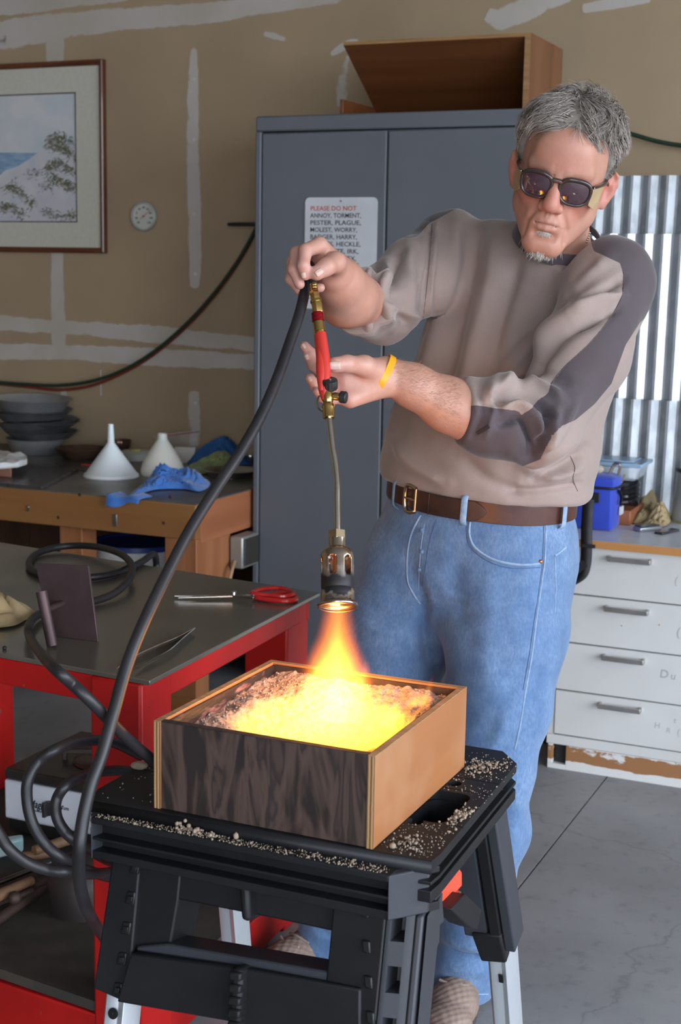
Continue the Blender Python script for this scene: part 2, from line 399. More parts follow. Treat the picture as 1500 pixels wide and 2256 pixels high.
clump('painted_grass', [(98, 376), (115, 362), (132, 358), (150, 368), (163, 378)], 190, 12, 3)
clump('painted_grass', [(110, 390), (130, 395), (150, 405), (163, 415)], 190, 12, 4)
clump('painted_grass', [(60, 382), (85, 380)], 40, 7, 5)
clump('painted_grass', [(90, 408), (115, 408)], 50, 7, 6)
clump('painted_grass', [(12, 416), (28, 408), (42, 422), (62, 440), (75, 452)], 170, 11, 7)
clump('painted_grass', [(5, 462), (15, 450), (35, 462), (60, 474)], 150, 10, 8)
clump('painted_grass', [(95, 466), (120, 474), (150, 476), (164, 470)], 160, 8, 9)

# ---------------------------------------------------------------- dial thermometer
p = at(320, 477, Y=WY)
th = thing('dial_thermometer', 'round white dial thermometer with a red needle on the tan wall', 'thermometer', (p.x, WY, p.z))
tcx, tcz = p.x, p.z
MB().lathe([(.001, .001), (.056, .001), (.0585, .006), (.057, .018), (.052, .022), (.050, .017), (.0495, .012)], (tcx, WY, tcz), (0, -1, 0), 40).build('case', mat('thermo_case', (.42, .42, .39), .35), th)
MB().lathe([(.001, .0125), (.050, .0125)], (tcx, WY, tcz), (0, -1, 0), 40).build('dial_face', mat('thermo_face', (.60, .60, .52), .5), th)
blk = mat('print_black', (.03, .03, .035), .6); redp = mat('print_red', (.55, .05, .035), .5)
for k, tx in enumerate(('40', '20', '0', '20', '40', '60', '80', '100', '120')):
    a = math.radians(225 - k * 33.75)
    text('numeral', tx, .0125, blk, th, (tcx + .034 * math.cos(a), WY - .0131, tcz + .034 * math.sin(a) - .004), (1, 0, 0), (0, 0, 1), 'CENTER')
MB().bar((tcx - .016, WY - .0145, tcz - .012), (tcx + .034, WY - .0145, tcz + .026), .0022, .001, up=(0, 1, 0)).build('needle', redp, th)
MB().lathe([(.001, .018), (.004, .018), (.004, .0125)], (tcx, WY, tcz), (0, -1, 0), 12).build('hub', redp, th)
gl = bpy.data.materials.new('clear_glass'); nt, N, L = nodes(gl); b = N['Principled BSDF']
b.inputs['Base Color'].default_value = (.8, .8, .78, 1); b.inputs['Roughness'].default_value = .05; b.inputs['Alpha'].default_value = .14
MB().lathe([(.001, .026), (.025, .0245), (.045, .0205), (.051, .0185)], (tcx, WY, tcz), (0, -1, 0), 32).build('lens', gl, th)

# ---------------------------------------------------------------- twin welding hose slung along the wall, on a peg
Yh = WY - .05
gh = mat('green_hose', (.012, .035, .018), .5, ns=30); rh = mat('red_hose', (.20, .028, .02), .5, ns=30)
path = [(-1400, 640), (-700, 760), (-160, 836), (-60, 842), (0, 845), (60, 849), (130, 851), (200, 842), (270, 818), (340, 776), (410, 716), (470, 650), (520, 582), (556, 520), (578, 470), (600, 425)]
pts = spline([at(x, y - 2, Y=Yh) for x, y in path], 8)
up2 = spline([at(x, y + (13 if x < 60 else 8 if x < 260 else 4) - (14 if x < -20 else 12 if x < 40 else 5 if x < 120 else 0), Y=Yh + .012) for x, y in path], 8)
hz = thing('welding_hose', 'green and red twin hose looping down across the tan wall', 'hose', pts[0])
MB().tube(pts, .0068, 10).build('green_hose', gh, hz); MB().tube(up2, .006, 10).build('red_hose', rh, hz)
pts = spline([at(x, y, Y=Yh) for x, y in ((1150, 215), (1230, 245), (1330, 280), (1390, 295), (1450, 312), (1520, 322), (1640, 325))], 8)
MB().tube(pts, .0075, 10).build('green_hose', gh, hz)
a = at(502, 494, Y=WY - .06); bq = at(575, 494, Y=WY - .06)
pg = MB().tube([(a.x, WY - .06, a.z), (a.x + .02, WY - .06, a.z), (bq.x, WY - .06, bq.z), (bq.x + .05, WY - .04, bq.z), (bq.x + .06, WY, bq.z)], [.006, .0075, .0075, .0075, .0075], 10).build('hose_peg', black_plastic)
tag(pg, 'short black peg sticking out beside the grey cabinet', 'hook')

# ---------------------------------------------------------------- steel storage cabinet
grey = mat('cabinet_grey', (.125, .134, .152), .5, c2=(.112, .120, .136), ns=3, bmp=.06, bs=25, bd=.002)
CX0, CX1, CY, CT = -2.285, -1.345, 4.40, 1.945
cab = thing('storage_cabinet', 'tall grey steel double door storage cabinet behind the man', 'cabinet', (CX0, CY, 0))
body = MB().box((CX0, CY + .004, .06), (CX1, WY - .006, CT - .052)).box((CX0 + .01, CY + .03, 0), (CX1 - .01, WY - .006, .06))
body.build('carcass', grey, cab, bevel=.004)
MB().box((CX0, CY - .012, CT - .05), (CX1, WY - .006, CT)).build('top', grey, cab, bevel=.006)
MB().box((CX0, CY - .014, .06), (CX0 + .022, CY + .004, CT - .05)).build('edge_post', grey, cab, bevel=.005)
MB().box((CX1 - .022, CY - .014, .06), (CX1, CY + .004, CT - .05)).build('edge_post', grey, cab, bevel=.005)
gx = -1.813
for x0_, x1_ in ((CX0 + .025, gx - .003), (gx + .003, CX1 - .025)):
    MB().box((x0_, CY - .012, .08), (x1_, CY + .004, CT - .056)).build('door', grey, cab, bevel=.004)
hp = at(852, 962, Y=CY - .02)
MB().bar((hp.x + .03, CY - .03, hp.z - .07), (hp.x + .03, CY - .03, hp.z + .07), .016, .02).box((hp.x + .01, CY - .014, hp.z - .09), (hp.x + .05, CY - .01, hp.z + .09)).build('handle', steel, cab, bevel=.003)
# notice on the left door
sx0, sz1 = -2.098, 1.682
sign = MB(); sw, sh, rr = .257, .36, .016
out = []
for cx_, cz_, a0 in ((sx0 + sw - rr, sz1 - rr, 0), (sx0 + rr, sz1 - rr, 90), (sx0 + rr, sz1 - sh + rr, 180), (sx0 + sw - rr, sz1 - sh + rr, 270)):
    for k in range(6):
        a = math.radians(a0 + k * 18); out.append(V(cx_ + rr * math.cos(a), CY - .0135, cz_ + rr * math.sin(a)))
sg = sign.prism(out, (0, -.002, 0)).build('notice_sign', mat('sign_white', (.58, .59, .62), .45, ns=4), org=(sx0, CY - .0135, sz1 - sh))
tag(sg, 'white notice sign with red and black lettering on the grey cabinet door', 'sign')
lines = ['PLEASE DO NOT', 'ANNOY, TORMENT,', 'PESTER, PLAGUE,', 'MOLEST, WORRY,', 'BADGER, HARRY,', 'HARASS, HECKLE,', 'PERSECUTE, IRK,', 'BULLYRAG, VEX,', 'DISQUIET, GRATE,', 'BESET, BOTHER,', 'TEASE, NETTLE,', 'TANTALIZE OR', 'RUFFLE', 'THE ANIMALS']
widths_px = [102, 113, 112, 104, 104, 112, 108, 103, 112, 106, 100, 95, 60, 100]
for k, tx in enumerate(lines):
    o = text('lettering', tx, .0205, redp if k == 0 else blk, sg, (sx0 + .019, CY - .0156, sz1 - .042 - k * .0228), (1, 0, 0), (0, 0, 1), depth=.0002)
    xs = [v.co.x for v in o.data.vertices]; w = max(xs) - min(xs); f = (widths_px[k] / 160 * sw) / w; x_ = min(xs)
    for v in o.data.vertices: v.co.x = x_ + (v.co.x - x_) * f
MB().lathe([(.001, .002), (.003, .0015), (.003, 0)], (sx0 + .128, CY - .0155, sz1 - .012), (0, -1, 0), 10).build('screw', dull_steel, sg)

# ---------------------------------------------------------------- open plywood bin lying on the cabinet
bw = wood('bin_plywood_shaded', (.19, .068, .022), (.11, .036, .012), axis=0, scale=5, rough=.4, coat=.25)  # darker than the end ply: shade on the down-facing panel, put into the colour
bwe = wood('bin_plywood_end', (.24, .095, .036), (.15, .055, .02), axis=2, scale=5, rough=.4, coat=.2)
edge = wood('ply_edge', (.42, .24, .10), (.22, .11, .04), axis=0, scale=20, rough=.6)
bx0, bx1, bT = -1.995, -1.383, 2.175; by0, by1 = 4.44, 4.80
bin_ = thing('plywood_bin', 'brown varnished open plywood bin lying on top of the grey cabinet', 'bin', (bx0, by0, CT))
MB().box((bx1 - .004, by0, CT), (bx1 + .014, by1, bT)).build('end_panel', bwe, bin_, bevel=.001)
MB().box((bx1 - .0042, by0 - .001, CT), (bx1 + .0142, by0, bT)).build('ply_edge', edge, bin_)
MB().prism([V(bx0, by0, bT - .012), V(bx0, by0, bT), V(bx0, by0 + .02, bT), V(bx0, by1, CT + .012), V(bx0, by1 - .02, CT + .001)], (bx1 - .004 - bx0, 0, 0)).build('slanted_panel', bw, bin_, bevel=.001)
MB().box((bx0, by0 - .001, bT - .0105), (bx1 - .004, by0, bT)).build('ply_edge', edge, bin_)
MB().box((bx0 - .012, by0 + .005, CT), (bx0, by0 + .33, CT + .052)).build('end_batten', bw, bin_, bevel=.001)
MB().box((bx0 - .0, by0 + .14, CT), (bx1 - .004, by1 - .03, CT + .006)).build('base_board', bw, bin_)
# ---------------------------------------------------------------- wooden workbench against the wall
BX, BY, BZ = -2.298, 4.02, .70
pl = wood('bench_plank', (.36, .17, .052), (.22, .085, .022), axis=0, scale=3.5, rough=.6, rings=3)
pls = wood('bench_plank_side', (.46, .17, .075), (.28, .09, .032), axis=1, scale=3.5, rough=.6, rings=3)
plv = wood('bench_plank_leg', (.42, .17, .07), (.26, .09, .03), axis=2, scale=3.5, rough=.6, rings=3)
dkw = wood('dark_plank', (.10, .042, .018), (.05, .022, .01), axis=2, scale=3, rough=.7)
topm = mat('bench_sheet', (.21, .20, .18), .4, .55, c2=(.15, .14, .13), ns=6, rvar=.2)
bench = thing('workbench', 'wooden workbench with a sheet metal top along the tan wall', 'workbench', (BX, BY, 0))
MB().box((-4.3, BY - .002, BZ - .004), (BX, WY - .01, BZ)).build('top_sheet', topm, bench)
MB().box((-4.3, BY + .0, BZ - .03), (BX - .001, WY - .01, BZ - .004)).build('top_board', pl, bench)
MB().box((-4.3, BY - .004, BZ - .118), (BX, BY + .034, BZ - .004)).build('front_apron', pl, bench, bevel=.003)
MB().box((BX - .034, BY + .034, BZ - .135), (BX, WY - .01, BZ - .004)).build('side_apron', pls, bench, bevel=.003)
MB().box((BX - .12, BY + .004, 0), (BX - .001, BY + .09, BZ - .118)).build('leg', plv, bench, bevel=.003)
MB().box((BX - .035, BY + .09, .12), (BX - .004, BY + .24, BZ - .135)).build('side_board', plv, bench, bevel=.003)
px_ = at(135, 1180, Y=BY + .03).x
MB().box((px_, BY + .02, 0), (px_ + .09, BY + .11, BZ - .118)).build('leg', plv, bench, bevel=.003)
MB().box((-4.25, BY + .02, 0), (-4.16, BY + .11, BZ - .118)).build('leg', plv, bench, bevel=.003)
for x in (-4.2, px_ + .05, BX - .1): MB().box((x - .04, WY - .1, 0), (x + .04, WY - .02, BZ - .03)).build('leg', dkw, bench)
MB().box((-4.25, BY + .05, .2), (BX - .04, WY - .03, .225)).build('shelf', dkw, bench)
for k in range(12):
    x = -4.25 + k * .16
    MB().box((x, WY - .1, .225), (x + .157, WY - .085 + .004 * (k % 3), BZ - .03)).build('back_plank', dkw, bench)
q = at(253, 1147, Y=BY - .004)
MB().box((q.x - .008, BY - .006, q.z - .02), (q.x + .008, BY - .003, q.z + .022)).build('bracket', dull_steel, bench, bevel=.001)
q = at(62, 1117, Y=BY - .006)
MB().ball((q.x, BY - .006, q.z), .006).tube([(q.x, BY - .006, q.z - .01), (q.x, BY - .014, q.z - .012)], .003, 8).build('screw', dull_steel, bench)
for x, y in ((175, 1090), (360, 1152), (375, 1095), (128, 1140), (425, 1155)):
    q = at(x, y, Y=BY - .004)
    MB().lathe([(.001, .0008), (.005, .0006), (.006, 0)], (q.x, BY - .004, q.z), (0, -1, 0), 10).build('knot', mat('knot', (.06, .02, .008), .7), bench)
# outlet box with a cable on the bench end
q = at(525, 1210, X=BX + .002)
ob = thing('outlet_box', 'grey metal outlet box with a cable fixed to the bench end', 'outlet box', (BX, q.y, q.z - .06))
MB().box((BX, q.y - .06, q.z - .055), (BX + .05, q.y + .06, q.z + .055)).build('box', mat('zinc', (.40, .40, .38), .45, .6), ob, bevel=.006)
MB().box((BX + .05, q.y - .052, q.z - .046), (BX + .056, q.y + .052, q.z + .046)).build('cover', mat('dark_cover', (.04, .035, .03), .5), ob, bevel=.003)
MB().tube(spline([(BX + .02, q.y - .06, q.z - .03), (BX + .03, q.y - .10, q.z - .06), (BX + .02, q.y - .12, q.z - .15), (BX + .01, q.y - .09, q.z - .3)], 6), .006, 8).build('cable', mat('tan_cable', (.45, .28, .16), .5), ob)

# bucket under the bench
q = at(305, 1192, Y=BY + .32)
bk = thing('bucket', 'white plastic bucket with a blue lid under the wooden bench', 'bucket', (q.x, BY + .32, .225))
bz = q.z
MB().lathe([(.001, .225), (.135, .225), (.152, bz - .06), (.158, bz - .06), (.158, bz - .035), (.153, bz - .035), (.154, bz - .012)], (q.x, BY + .32, 0), seg=40).build('body', white_plastic, bk)
MB().lathe([(.001, bz - .004), (.14, bz - .004), (.146, bz + .004), (.16, bz + .004), (.162, bz - .014), (.155, bz - .016)], (q.x, BY + .32, 0), seg=40).build('lid', mat('blue_lid', (.02, .045, .25), .4), bk)
MB().tube(spline([(q.x - .158, BY + .32, bz - .05), (q.x - .12, BY + .2, bz - .12), (q.x, BY + .155, bz - .15), (q.x + .12, BY + .2, bz - .12), (q.x + .158, BY + .32, bz - .05)], 6), .003, 8).build('handle', dull_steel, bk)

# ------------- things lying on the bench
def bp(px, py): return at(px, py, z=BZ)
tin = mat('dark_tin', (.30, .305, .32), .4, .6, c2=(.17, .17, .18), ns=7, rvar=.2)
tin2 = mat('grey_tin', (.50, .51, .52), .4, .6, c2=(.38, .38, .39), ns=7)
pc = V(bp(62, 1000).x, WY - .315, BZ)
pans = [(.118, .058, 0, 0, 0, tin2), (.145, .026, .02, .015, 0, tin), (.142, .03, -.012, .01, 2, tin), (.158, .026, .012, .0, -4, tin), (.150, .022, .026, .01, 5, tin), (.150, .03, -.01, .0, -3, tin), (.158, .026, -.016, .005, 3, tin), (.152, .05, -.008, 0, 2, tin2)]
lb = ['deep grey tin pan at the bottom of the stack on the bench', 'wide dark tin pan second from the bottom of the stack', 'dark tin pan third from the bottom of the pan stack', 'tilted dark tin pan fourth from the bottom of the stack', 'dark tin pan at the middle of the stack sticking out right', 'dark tin pan third from the top of the pan stack', 'wide dark tin pan just under the top pan of the stack', 'shiny deep grey tin pan at the top of the stack']
zz = BZ
for k, (r, h, dx, dy, tl, m) in enumerate(pans):
    cx, cy = pc.x + dx, pc.y + .12 + dy
    o = MB().lathe([(.001, .0), (r * .78, .0), (r * .80, .002), (r * .97, h - .002), (r, h), (r * 1.02, h + .002), (r * 1.0, h + .003), (r * .955, h - .001), (r * .78, .004), (.001, .003)], (cx, cy, zz), seg=44).build('tin_pan', m, org=(cx, cy, zz))
    o.rotation_euler = (math.radians(tl * .4), math.radians(tl), 0)
    tag(o, lb[k], 'pan', 'tin pans stacked on the bench'); zz += h + .003 if k in (0,) else h * .60 + .002
q = bp(84, 1030)
def plate(px0, px1, y0, y1, t, m, name, label, cat, zb=BZ):
    P = [at(*c, z=zb + t) for c in ((px0[0], px0[1]), (px1[0], px1[1]), (y1[0], y1[1]), (y0[0], y0[1]))]
    return tag(MB().prism([V(p.x, p.y, zb) for p in P], (0, 0, t)).build(name, m, bevel=.0015), label, cat)
slate = mat('dark_slab', (.045, .042, .042), .3, c2=(.07, .06, .055), ns=20, rvar=.2)
plate((-60, 1058), (92, 1072), (-60, 1010), (172, 1032), .012, slate, 'dark_slab', 'flat dark slab lying at the left end of the bench', 'slab')
plate((118, 1030), (205, 1038), (128, 1008), (212, 1016), .004, slate, 'dark_sheet', 'thin dark sheet on the bench behind the tall funnel', 'sheet')
# brick with a white lump of plaster on it
zb = BZ + .012
P = [at(*c, z=zb) for c in ((-40, 1046), (25, 1052), (27, 1030), (-40, 1024))]
brk = MB().prism([V(p.x, p.y, zb) for p in P], (0, 0, .032)).build('fire_brick', mat('fire_brick', (.36, .16, .11), .85, ns=30, bmp=.3), bevel=.003)
tag(brk, 'reddish brick under the white slab at the left end of the bench', 'brick')
zb += .032
P = [at(*c, z=zb) for c in ((-40, 1032), (0, 1034), (40, 1030), (60, 1024), (58, 1016), (20, 1008), (-40, 1002))]
def lump(u, v):
    a = u * 2 * math.pi; k = u * len(P); i = int(k) % len(P); p = P[i].lerp(P[(i + 1) % len(P)], k - int(k)); c = sum(P, V(0, 0, 0)) / len(P)
    s = 1 - max(0, v - .5) * 2; q_ = c.lerp(p, max(s, .001) * (.96 if v == 0 else 1))
    return V(q_.x, q_.y, zb + (.022 * min(1, v * 2) + .012 * nz(q_.x, q_.y, 0, 25) * (v > .4) + .008 * max(0, v - .5)))
pm = MB().grid(lump, 42, 9, True).build('plaster_slab', mat('plaster_white', (.74, .73, .72), .8, ns=20, bmp=.3))
tag(pm, 'rough white plaster slab on a brick at the left edge', 'slab')
# stacked bowls behind the funnel
bw_ = mat('dark_bowl', (.05, .035, .03), .12, .6, c2=(.16, .09, .06), ns=9)
for k, (x, y, r, h, lab) in enumerate(((178, 1012, .10, .045, 'shiny dark bowl on the bench left of the tall funnel'), (205, 1002, .105, .02, 'dark dish resting behind the shiny bowl on the bench'), (262, 1003, .05, .06, 'small dark bowl half hidden behind the tall white funnel'))):
    q = bp(x, y)
    o = MB().lathe([(.001, 0), (r * .6, 0), (r * .92, h * .6), (r, h), (r * .98, h + .002), (r * .88, h * .6), (r * .55, .005), (.001, .004)], q, seg=36).build('bowl', bw_)
    tag(o, lab, 'bowl')
q = bp(190, 1027); o = MB().bar(q + V(-.02, 0, .004), q + V(.022, .004, .004), .014, .007).build('red_stick', mat('bright_red', (.6, .03, .02), .4), bevel=.002); tag(o, 'small red stick on the bench beside the tall funnel', 'stick')
# funnels
fm = bpy.data.materials.new('funnel_plastic'); nt, N, L = nodes(fm); b = N['Principled BSDF']
b.inputs['Base Color'].default_value = (.80, .80, .82, 1); b.inputs['Roughness'].default_value = .35; b.inputs['Subsurface Weight'].default_value = .3; b.inputs['Subsurface Scale'].default_value = .01
fm2 = bpy.data.materials.new('funnel_plastic_cream'); nt, N, L = nodes(fm2); b = N['Principled BSDF']
b.inputs['Base Color'].default_value = (.70, .67, .60, 1); b.inputs['Roughness'].default_value = .4; b.inputs['Subsurface Weight'].default_value = .3; b.inputs['Subsurface Scale'].default_value = .01
q = bp(245, 1050)
o = MB().lathe([(.098, 0), (.1, .003), (.097, .012), (.093, .013), (.013, .123), (.0095, .19), (.0085, .19), (.0115, .122), (.09, .012), (.096, .002)], (q.x, q.y, BZ), seg=48).build('funnel', fm)
tag(o, 'tall white plastic funnel standing upside down with a pointed spout', 'funnel')
q = bp(358, 1046)
o = MB().lathe([(.078, 0), (.08, .003), (.08, .018), (.072, .045), (.05, .085), (.026, .12), (.018, .132), (.0165, .152), (.0155, .152), (.016, .132), (.045, .085), (.076, .004)], (q.x, q.y, BZ), seg=44).build('funnel', fm2)
tag(o, 'short cream rounded funnel behind the crumpled blue cloth', 'funnel')
# white card box with a red emblem, zip bag, plastic tub
q = bp(388, 1022)
cb = MB().prism([V(q.x - .03, q.y + .02, BZ), V(q.x + .045, q.y + .05, BZ), V(q.x + .04, q.y + .062, BZ), V(q.x - .035, q.y + .032, BZ)], (.012, .0, .062)).build('card_packet', mat('card_white', (.70, .66, .60), .7))
tag(cb, 'small white packet with a red mark behind the cream funnel', 'packet')
c0 = V(q.x - .003, q.y + .030, BZ + .045)
MB().prism([c0 + V(-.01, -.004, 0) , c0 + V(-.003, -.0012, .009), c0 + V(.005, .002, .005), c0 + V(.012, .005, .008), c0 + V(.008, .003, -.004), c0 + V(.001, .0, -.009)], (-.0006, .0014, 0)).build('red_mark', redp, cb)
bagm = bpy.data.materials.new('clear_bag'); nt, N, L = nodes(bagm); b = N['Principled BSDF']
b.inputs['Base Color'].default_value = (.8, .78, .76, 1); b.inputs['Roughness'].default_value = .15; b.inputs['Alpha'].default_value = .22
q0 = bp(345, 1012); q1 = bp(436, 1017)
hgt = at(345, 948, d=(q0 - CAM_POS).dot(FWD)).z - BZ
def bag(u, v):
    p = q0.lerp(q1, u); return V(p.x, p.y + .03 * math.sin(3 * u + 4 * v) * v + .015 * nz(u * 5, v * 5), BZ + v * hgt * (.85 + .25 * u) + .001)
o = MB().grid(bag, 14, 10).build('zip_bag', bagm); tag(o, 'clear zip bag with a pink strip standing behind the cream funnel', 'bag')
MB().tube([bag(u / 13, .93) for u in range(14)], .0022, 6).build('zip_strip', mat('pink_strip', (.42, .10, .18), .4), o)
q = bp(300, 1012)
o = MB().lathe([(.001, 0), (.06, 0), (.066, .028), (.07, .03), (.066, .032), (.05, .036), (.001, .04)], (q.x, q.y, BZ), seg=36).build('plastic_tub', mat('tub', (.55, .55, .50), .4)); tag(o, 'low pale plastic tub between the two funnels', 'tub')
o2 = MB().lathe([(.001, 0), (.02, 0), (.021, .006), (.001, .008)], (q.x + .01, q.y - .02, BZ + .037), seg=20).build('yellow_cap', mat('yellow_cap', (.55, .50, .12), .5)); tag(o2, 'small yellow cap lying on the pale tub', 'cap')
# cloths
blue = mat('blue_cloth', (.055, .20, .58), .9, c2=(.04, .15, .48), ns=30, bmp=.25, bs=700, bd=.0006, sheen=.3)
green = mat('green_cloth', (.27, .32, .12), .9, c2=(.22, .27, .10), ns=30, bmp=.25, bs=700, bd=.0006, sheen=.3)
blue2 = mat('dark_blue_cloth', (.03, .12, .33), .9, ns=30, bmp=.25, bs=700, bd=.0006)
def cloth(name, outline, m, hmax, label, seed, zb=BZ, ridge=9, nu=60, nv=14, hang=None, lump=1.0, lobes=()):
    """Crumpled cloth: rises from its outline into folds."""
    P = [at(*c, z=zb) for c in outline]; P = [V(p.x, p.y, zb) for p in P]; P = spline(P, 10, True); n = len(P); c = sum(P, V(0, 0, 0)) / n
    def fn(u, v):
        k = u * n; i = int(k) % n; p = P[i].lerp(P[(i + 1) % n], k - int(k)); s = 1 - v
        q_ = c.lerp(p, max(s, .002)); r = 1 - s
        w = 1 - s ** 3
        fold = abs(math.sin(ridge * (q_.x * 1.0 + .6 * nz(q_.x, q_.y, seed, 7)) * 6 + seed + 5 * nz(q_.x, q_.y, seed + 3, 9)))
        h = hmax * w * (.35 + .4 * fold + .55 * nz(q_.x, q_.y, seed + 7, 11))
        for lx, ly, lr, lh in lobes:
            lp = at(lx, ly, z=zb); dd = ((q_.x - lp.x) ** 2 + (q_.y - lp.y) ** 2) / lr ** 2; h += lh * math.exp(-dd) * w * (.7 + .3 * fold)
        z = zb + max(.002, min(h, .11) * lump) + .003
        return V(q_.x, q_.y, z)
    mb = MB().grid(fn, nu, nv, True); return mb
mb = cloth('blue', [(285, 1098), (340, 1082), (400, 1080), (440, 1085), (462, 1072), (452, 1058), (415, 1052), (375, 1060), (330, 1058), (320, 1072), (300, 1080)], blue, .04, '', 3, nu=130, nv=24, ridge=12, lobes=[(350, 1070, .045, .065), (425, 1070, .05, .05)])
# the corner that hangs over the front edge
a0, a1 = at(272, 1084, z=BZ + .004), at(330, 1092, z=BZ + .004)
def flap(u, v):
    p = V(a0.x + (a1.x - a0.x) * u * 1.1, BY + .02, BZ + .006); y = BY + .05 - min(v, .5) * .14; z = BZ + .006 - max(0, v - .45) * .05 * (1.5 - .9 * u)
    return V(p.x - .01 * v, y - .004 * math.sin(9 * u), z + .005 * math.sin(8 * u + 2))
mb.grid(flap, 16, 14)
o = mb.build('blue_cloth', blue, smooth=80, solid=.002); tag(o, 'crumpled bright blue cloth at the front edge of the wooden bench', 'cloth')
o = cloth('b', [(412, 1022), (430, 1026), (470, 1028), (520, 1028), (552, 1026), (552, 1020), (520, 1017), (450, 1015)], blue2, .06, '', 11, nu=80, lobes=[(490, 1021, .10, .05)]).build('blue_cloth', blue2, smooth=80); tag(o, 'darker blue cloth bunched at the back of the bench', 'cloth')
o = cloth('g', [(395, 1036), (410, 1044), (440, 1047), (470, 1044), (520, 1036), (535, 1032), (510, 1030), (460, 1030), (430, 1030)], green, .035, '', 17, nu=80, lobes=[(495, 1034, .06, .05)]).build('green_cloth', green, smooth=80); tag(o, 'olive green cloth lying between the blue cloths on the bench', 'cloth')
q = bp(503, 1052)
o = MB().lathe([(.001, 0), (.075, 0), (.095, .022), (.102, .026), (.100, .028), (.09, .022), (.07, .004), (.001, .003)], (q.x, q.y + .02, BZ), seg=44).build('steel_pan', mat('satin_steel', (.5, .5, .47), .28, 1)); tag(o, 'shallow bright steel pan at the right end of the bench', 'pan')
q = bp(550, 1022); q.x = min(q.x, BX - .035)
o = MB().lathe([(.001, 0), (.026, 0), (.03, .03), (.031, .032), (.027, .03), (.023, .003), (.001, .003)], (q.x, q.y, BZ), seg=28).build('steel_cup', mat('satin_steel', (.5, .5, .47), .28, 1)); tag(o, 'small steel cup behind the shallow pan by the cabinet', 'cup')
q = bp(455, 1017)
o = MB().tube(spline([q + V(-.035, 0, .014), q + V(-.02, .01, .03), q + V(0, 0, .04), q + V(.02, -.01, .026), q + V(.03, 0, .01)], 6), .012, 8).build('coiled_lead', rubber); tag(o, 'short black looped lead behind the cloths on the bench', 'cord')

# ---------------------------------------------------------------- red welding table
TZ = .75
FRc, BRc = V(-1.273, 2.068, TZ), V(-1.308, 2.835, TZ)
FLc, BLc = V(-2.25, 2.15, TZ), V(-2.36, 2.985, TZ)
red = mat('red_enamel', (.44, .010, .008), .45, c2=(.33, .007, .006), ns=4, bmp=.08, bs=30, spec=.35)
nt = red.node_tree
_b = nt.nodes['Principled BSDF']; src = _b.inputs['Base Color'].links[0].from_socket
chips = ramp(nt, texnoise(nt, 26, (1, 1, .5), 6, .7), [(.68, (0, 0, 0)), (.70, (1, 1, 1))])
nt.links.new(mixc(nt, chips, src, (.10, .09, .09)), _b.inputs['Base Color'])
plate_m = mat('steel_plate', (.27, .25, .205), .25, .65, c2=(.18, .168, .14), ns=3, stretch=(1, 1, 1), rvar=.12, bmp=.03, bs=40)
tbl = thing('welding_table', 'red steel welding table with a dark steel plate top', 'table', (-1.7, 2.5, 0))
MB().prism([p - V(0, 0, .009) for p in (FLc, FRc, BRc, BLc)], (0, 0, .009)).build('top_plate', plate_m, tbl, bevel=.0015)
ins = .05
fr, br, fl, bl = FRc + V(-ins * .4, .02, 0), BRc + V(-ins * .4, -.03, 0), FLc + V(.03, .02, 0), BLc + V(.03, -.03, 0)
def apron(a, b, name='apron'):
    a, b = Vector(a), Vector(b); a.z = b.z = TZ - .009 - .026
    MB().bar(a, b, .03, .05, up=(0, 0, 1)).build(name, red, tbl, bevel=.003)
apron(fl, fr); apron(fr + V(-.016, 0, 0), br + V(-.016, 0, 0)); apron(bl, br); apron(fl, bl)
def tleg(c, dx, dy):
    MB().box((min(c.x, c.x + dx), min(c.y, c.y + dy), .0), (max(c.x, c.x + dx), max(c.y, c.y + dy), TZ - .0095)).build('leg', red, tbl, bevel=.006)
tleg(fr + V(0, -.016, 0), -.105, .105); tleg(br + V(0, .016, 0), -.105, -.105); tleg(fl, .105, .105); tleg(bl, .105, -.105)
SZ = .125
sp_ = [V(fl.x, fl.y, SZ - .02), V(fr.x - .01, fr.y - .02, SZ - .02), V(br.x - .01, br.y, SZ - .02), V(bl.x, bl.y, SZ - .02)]
shelf_m = mat('shelf_board', (.035, .032, .028), .7, c2=(.06, .05, .04), ns=14, bmp=.2)
MB().prism(sp_, (0, 0, .02)).build('shelf', shelf_m, tbl)
def rail(a, b):
    MB().bar(Vector((a.x, a.y, .06)), Vector((b.x, b.y, .06)), .04, .085).build('rail', red, tbl, bevel=.003)
rail(fl, fr + V(0, -.004, 0)); rail(fr + V(-.02, 0, 0), br + V(-.02, 0, 0)); rail(bl, br)

# welded steel stand on the table: upright plate, pin and pipe
rust = mat('rusty_plate', (.085, .055, .058), .5, .55, c2=(.055, .036, .038), ns=9, bmp=.15, bs=60)
def tp(px, py): return at(px, py, z=TZ)
a, b_ = tp(113, 1402), tp(216, 1414)
dA = (a - CAM_POS).dot(FWD); dB = (b_ - CAM_POS).dot(FWD)
ta, tb = at(77, 1240, d=dA + .02), at(194, 1246, d=dB + .02)
st = thing('plate_stand', 'rusty steel plate with a welded pipe standing on the steel table', 'stand', (a + b_) / 2)
nrm = (b_ - a).cross(ta - a).normalized(); nrm = nrm if nrm.dot(FWD) > 0 else -nrm
MB().prism([a, b_, tb, ta], nrm * .006).build('plate', rust, st, bevel=.001)
pb, pt_ = tp(118, 1428), None
pb = tp(116, 1425); dP = (pb - CAM_POS).dot(FWD); pt_ = at(91, 1303, d=dP)
ax = (pt_ - pb).normalized(); Lp = (pt_ - pb).length
rp = .0105
MB().lathe([(rp * .62, Lp - .02), (rp * .62, Lp), (rp, Lp), (rp, .002), (rp * .62, .002)], pb, ax, 24).build('pipe', rust, st)
c1 = pb.lerp(pt_, .66); c2_ = at(146, 1326, d=dA + .012)
MB().tube([c1, c2_, c2_ + (c2_ - c1) * .12], .006, 12).build('pin', rust, st)
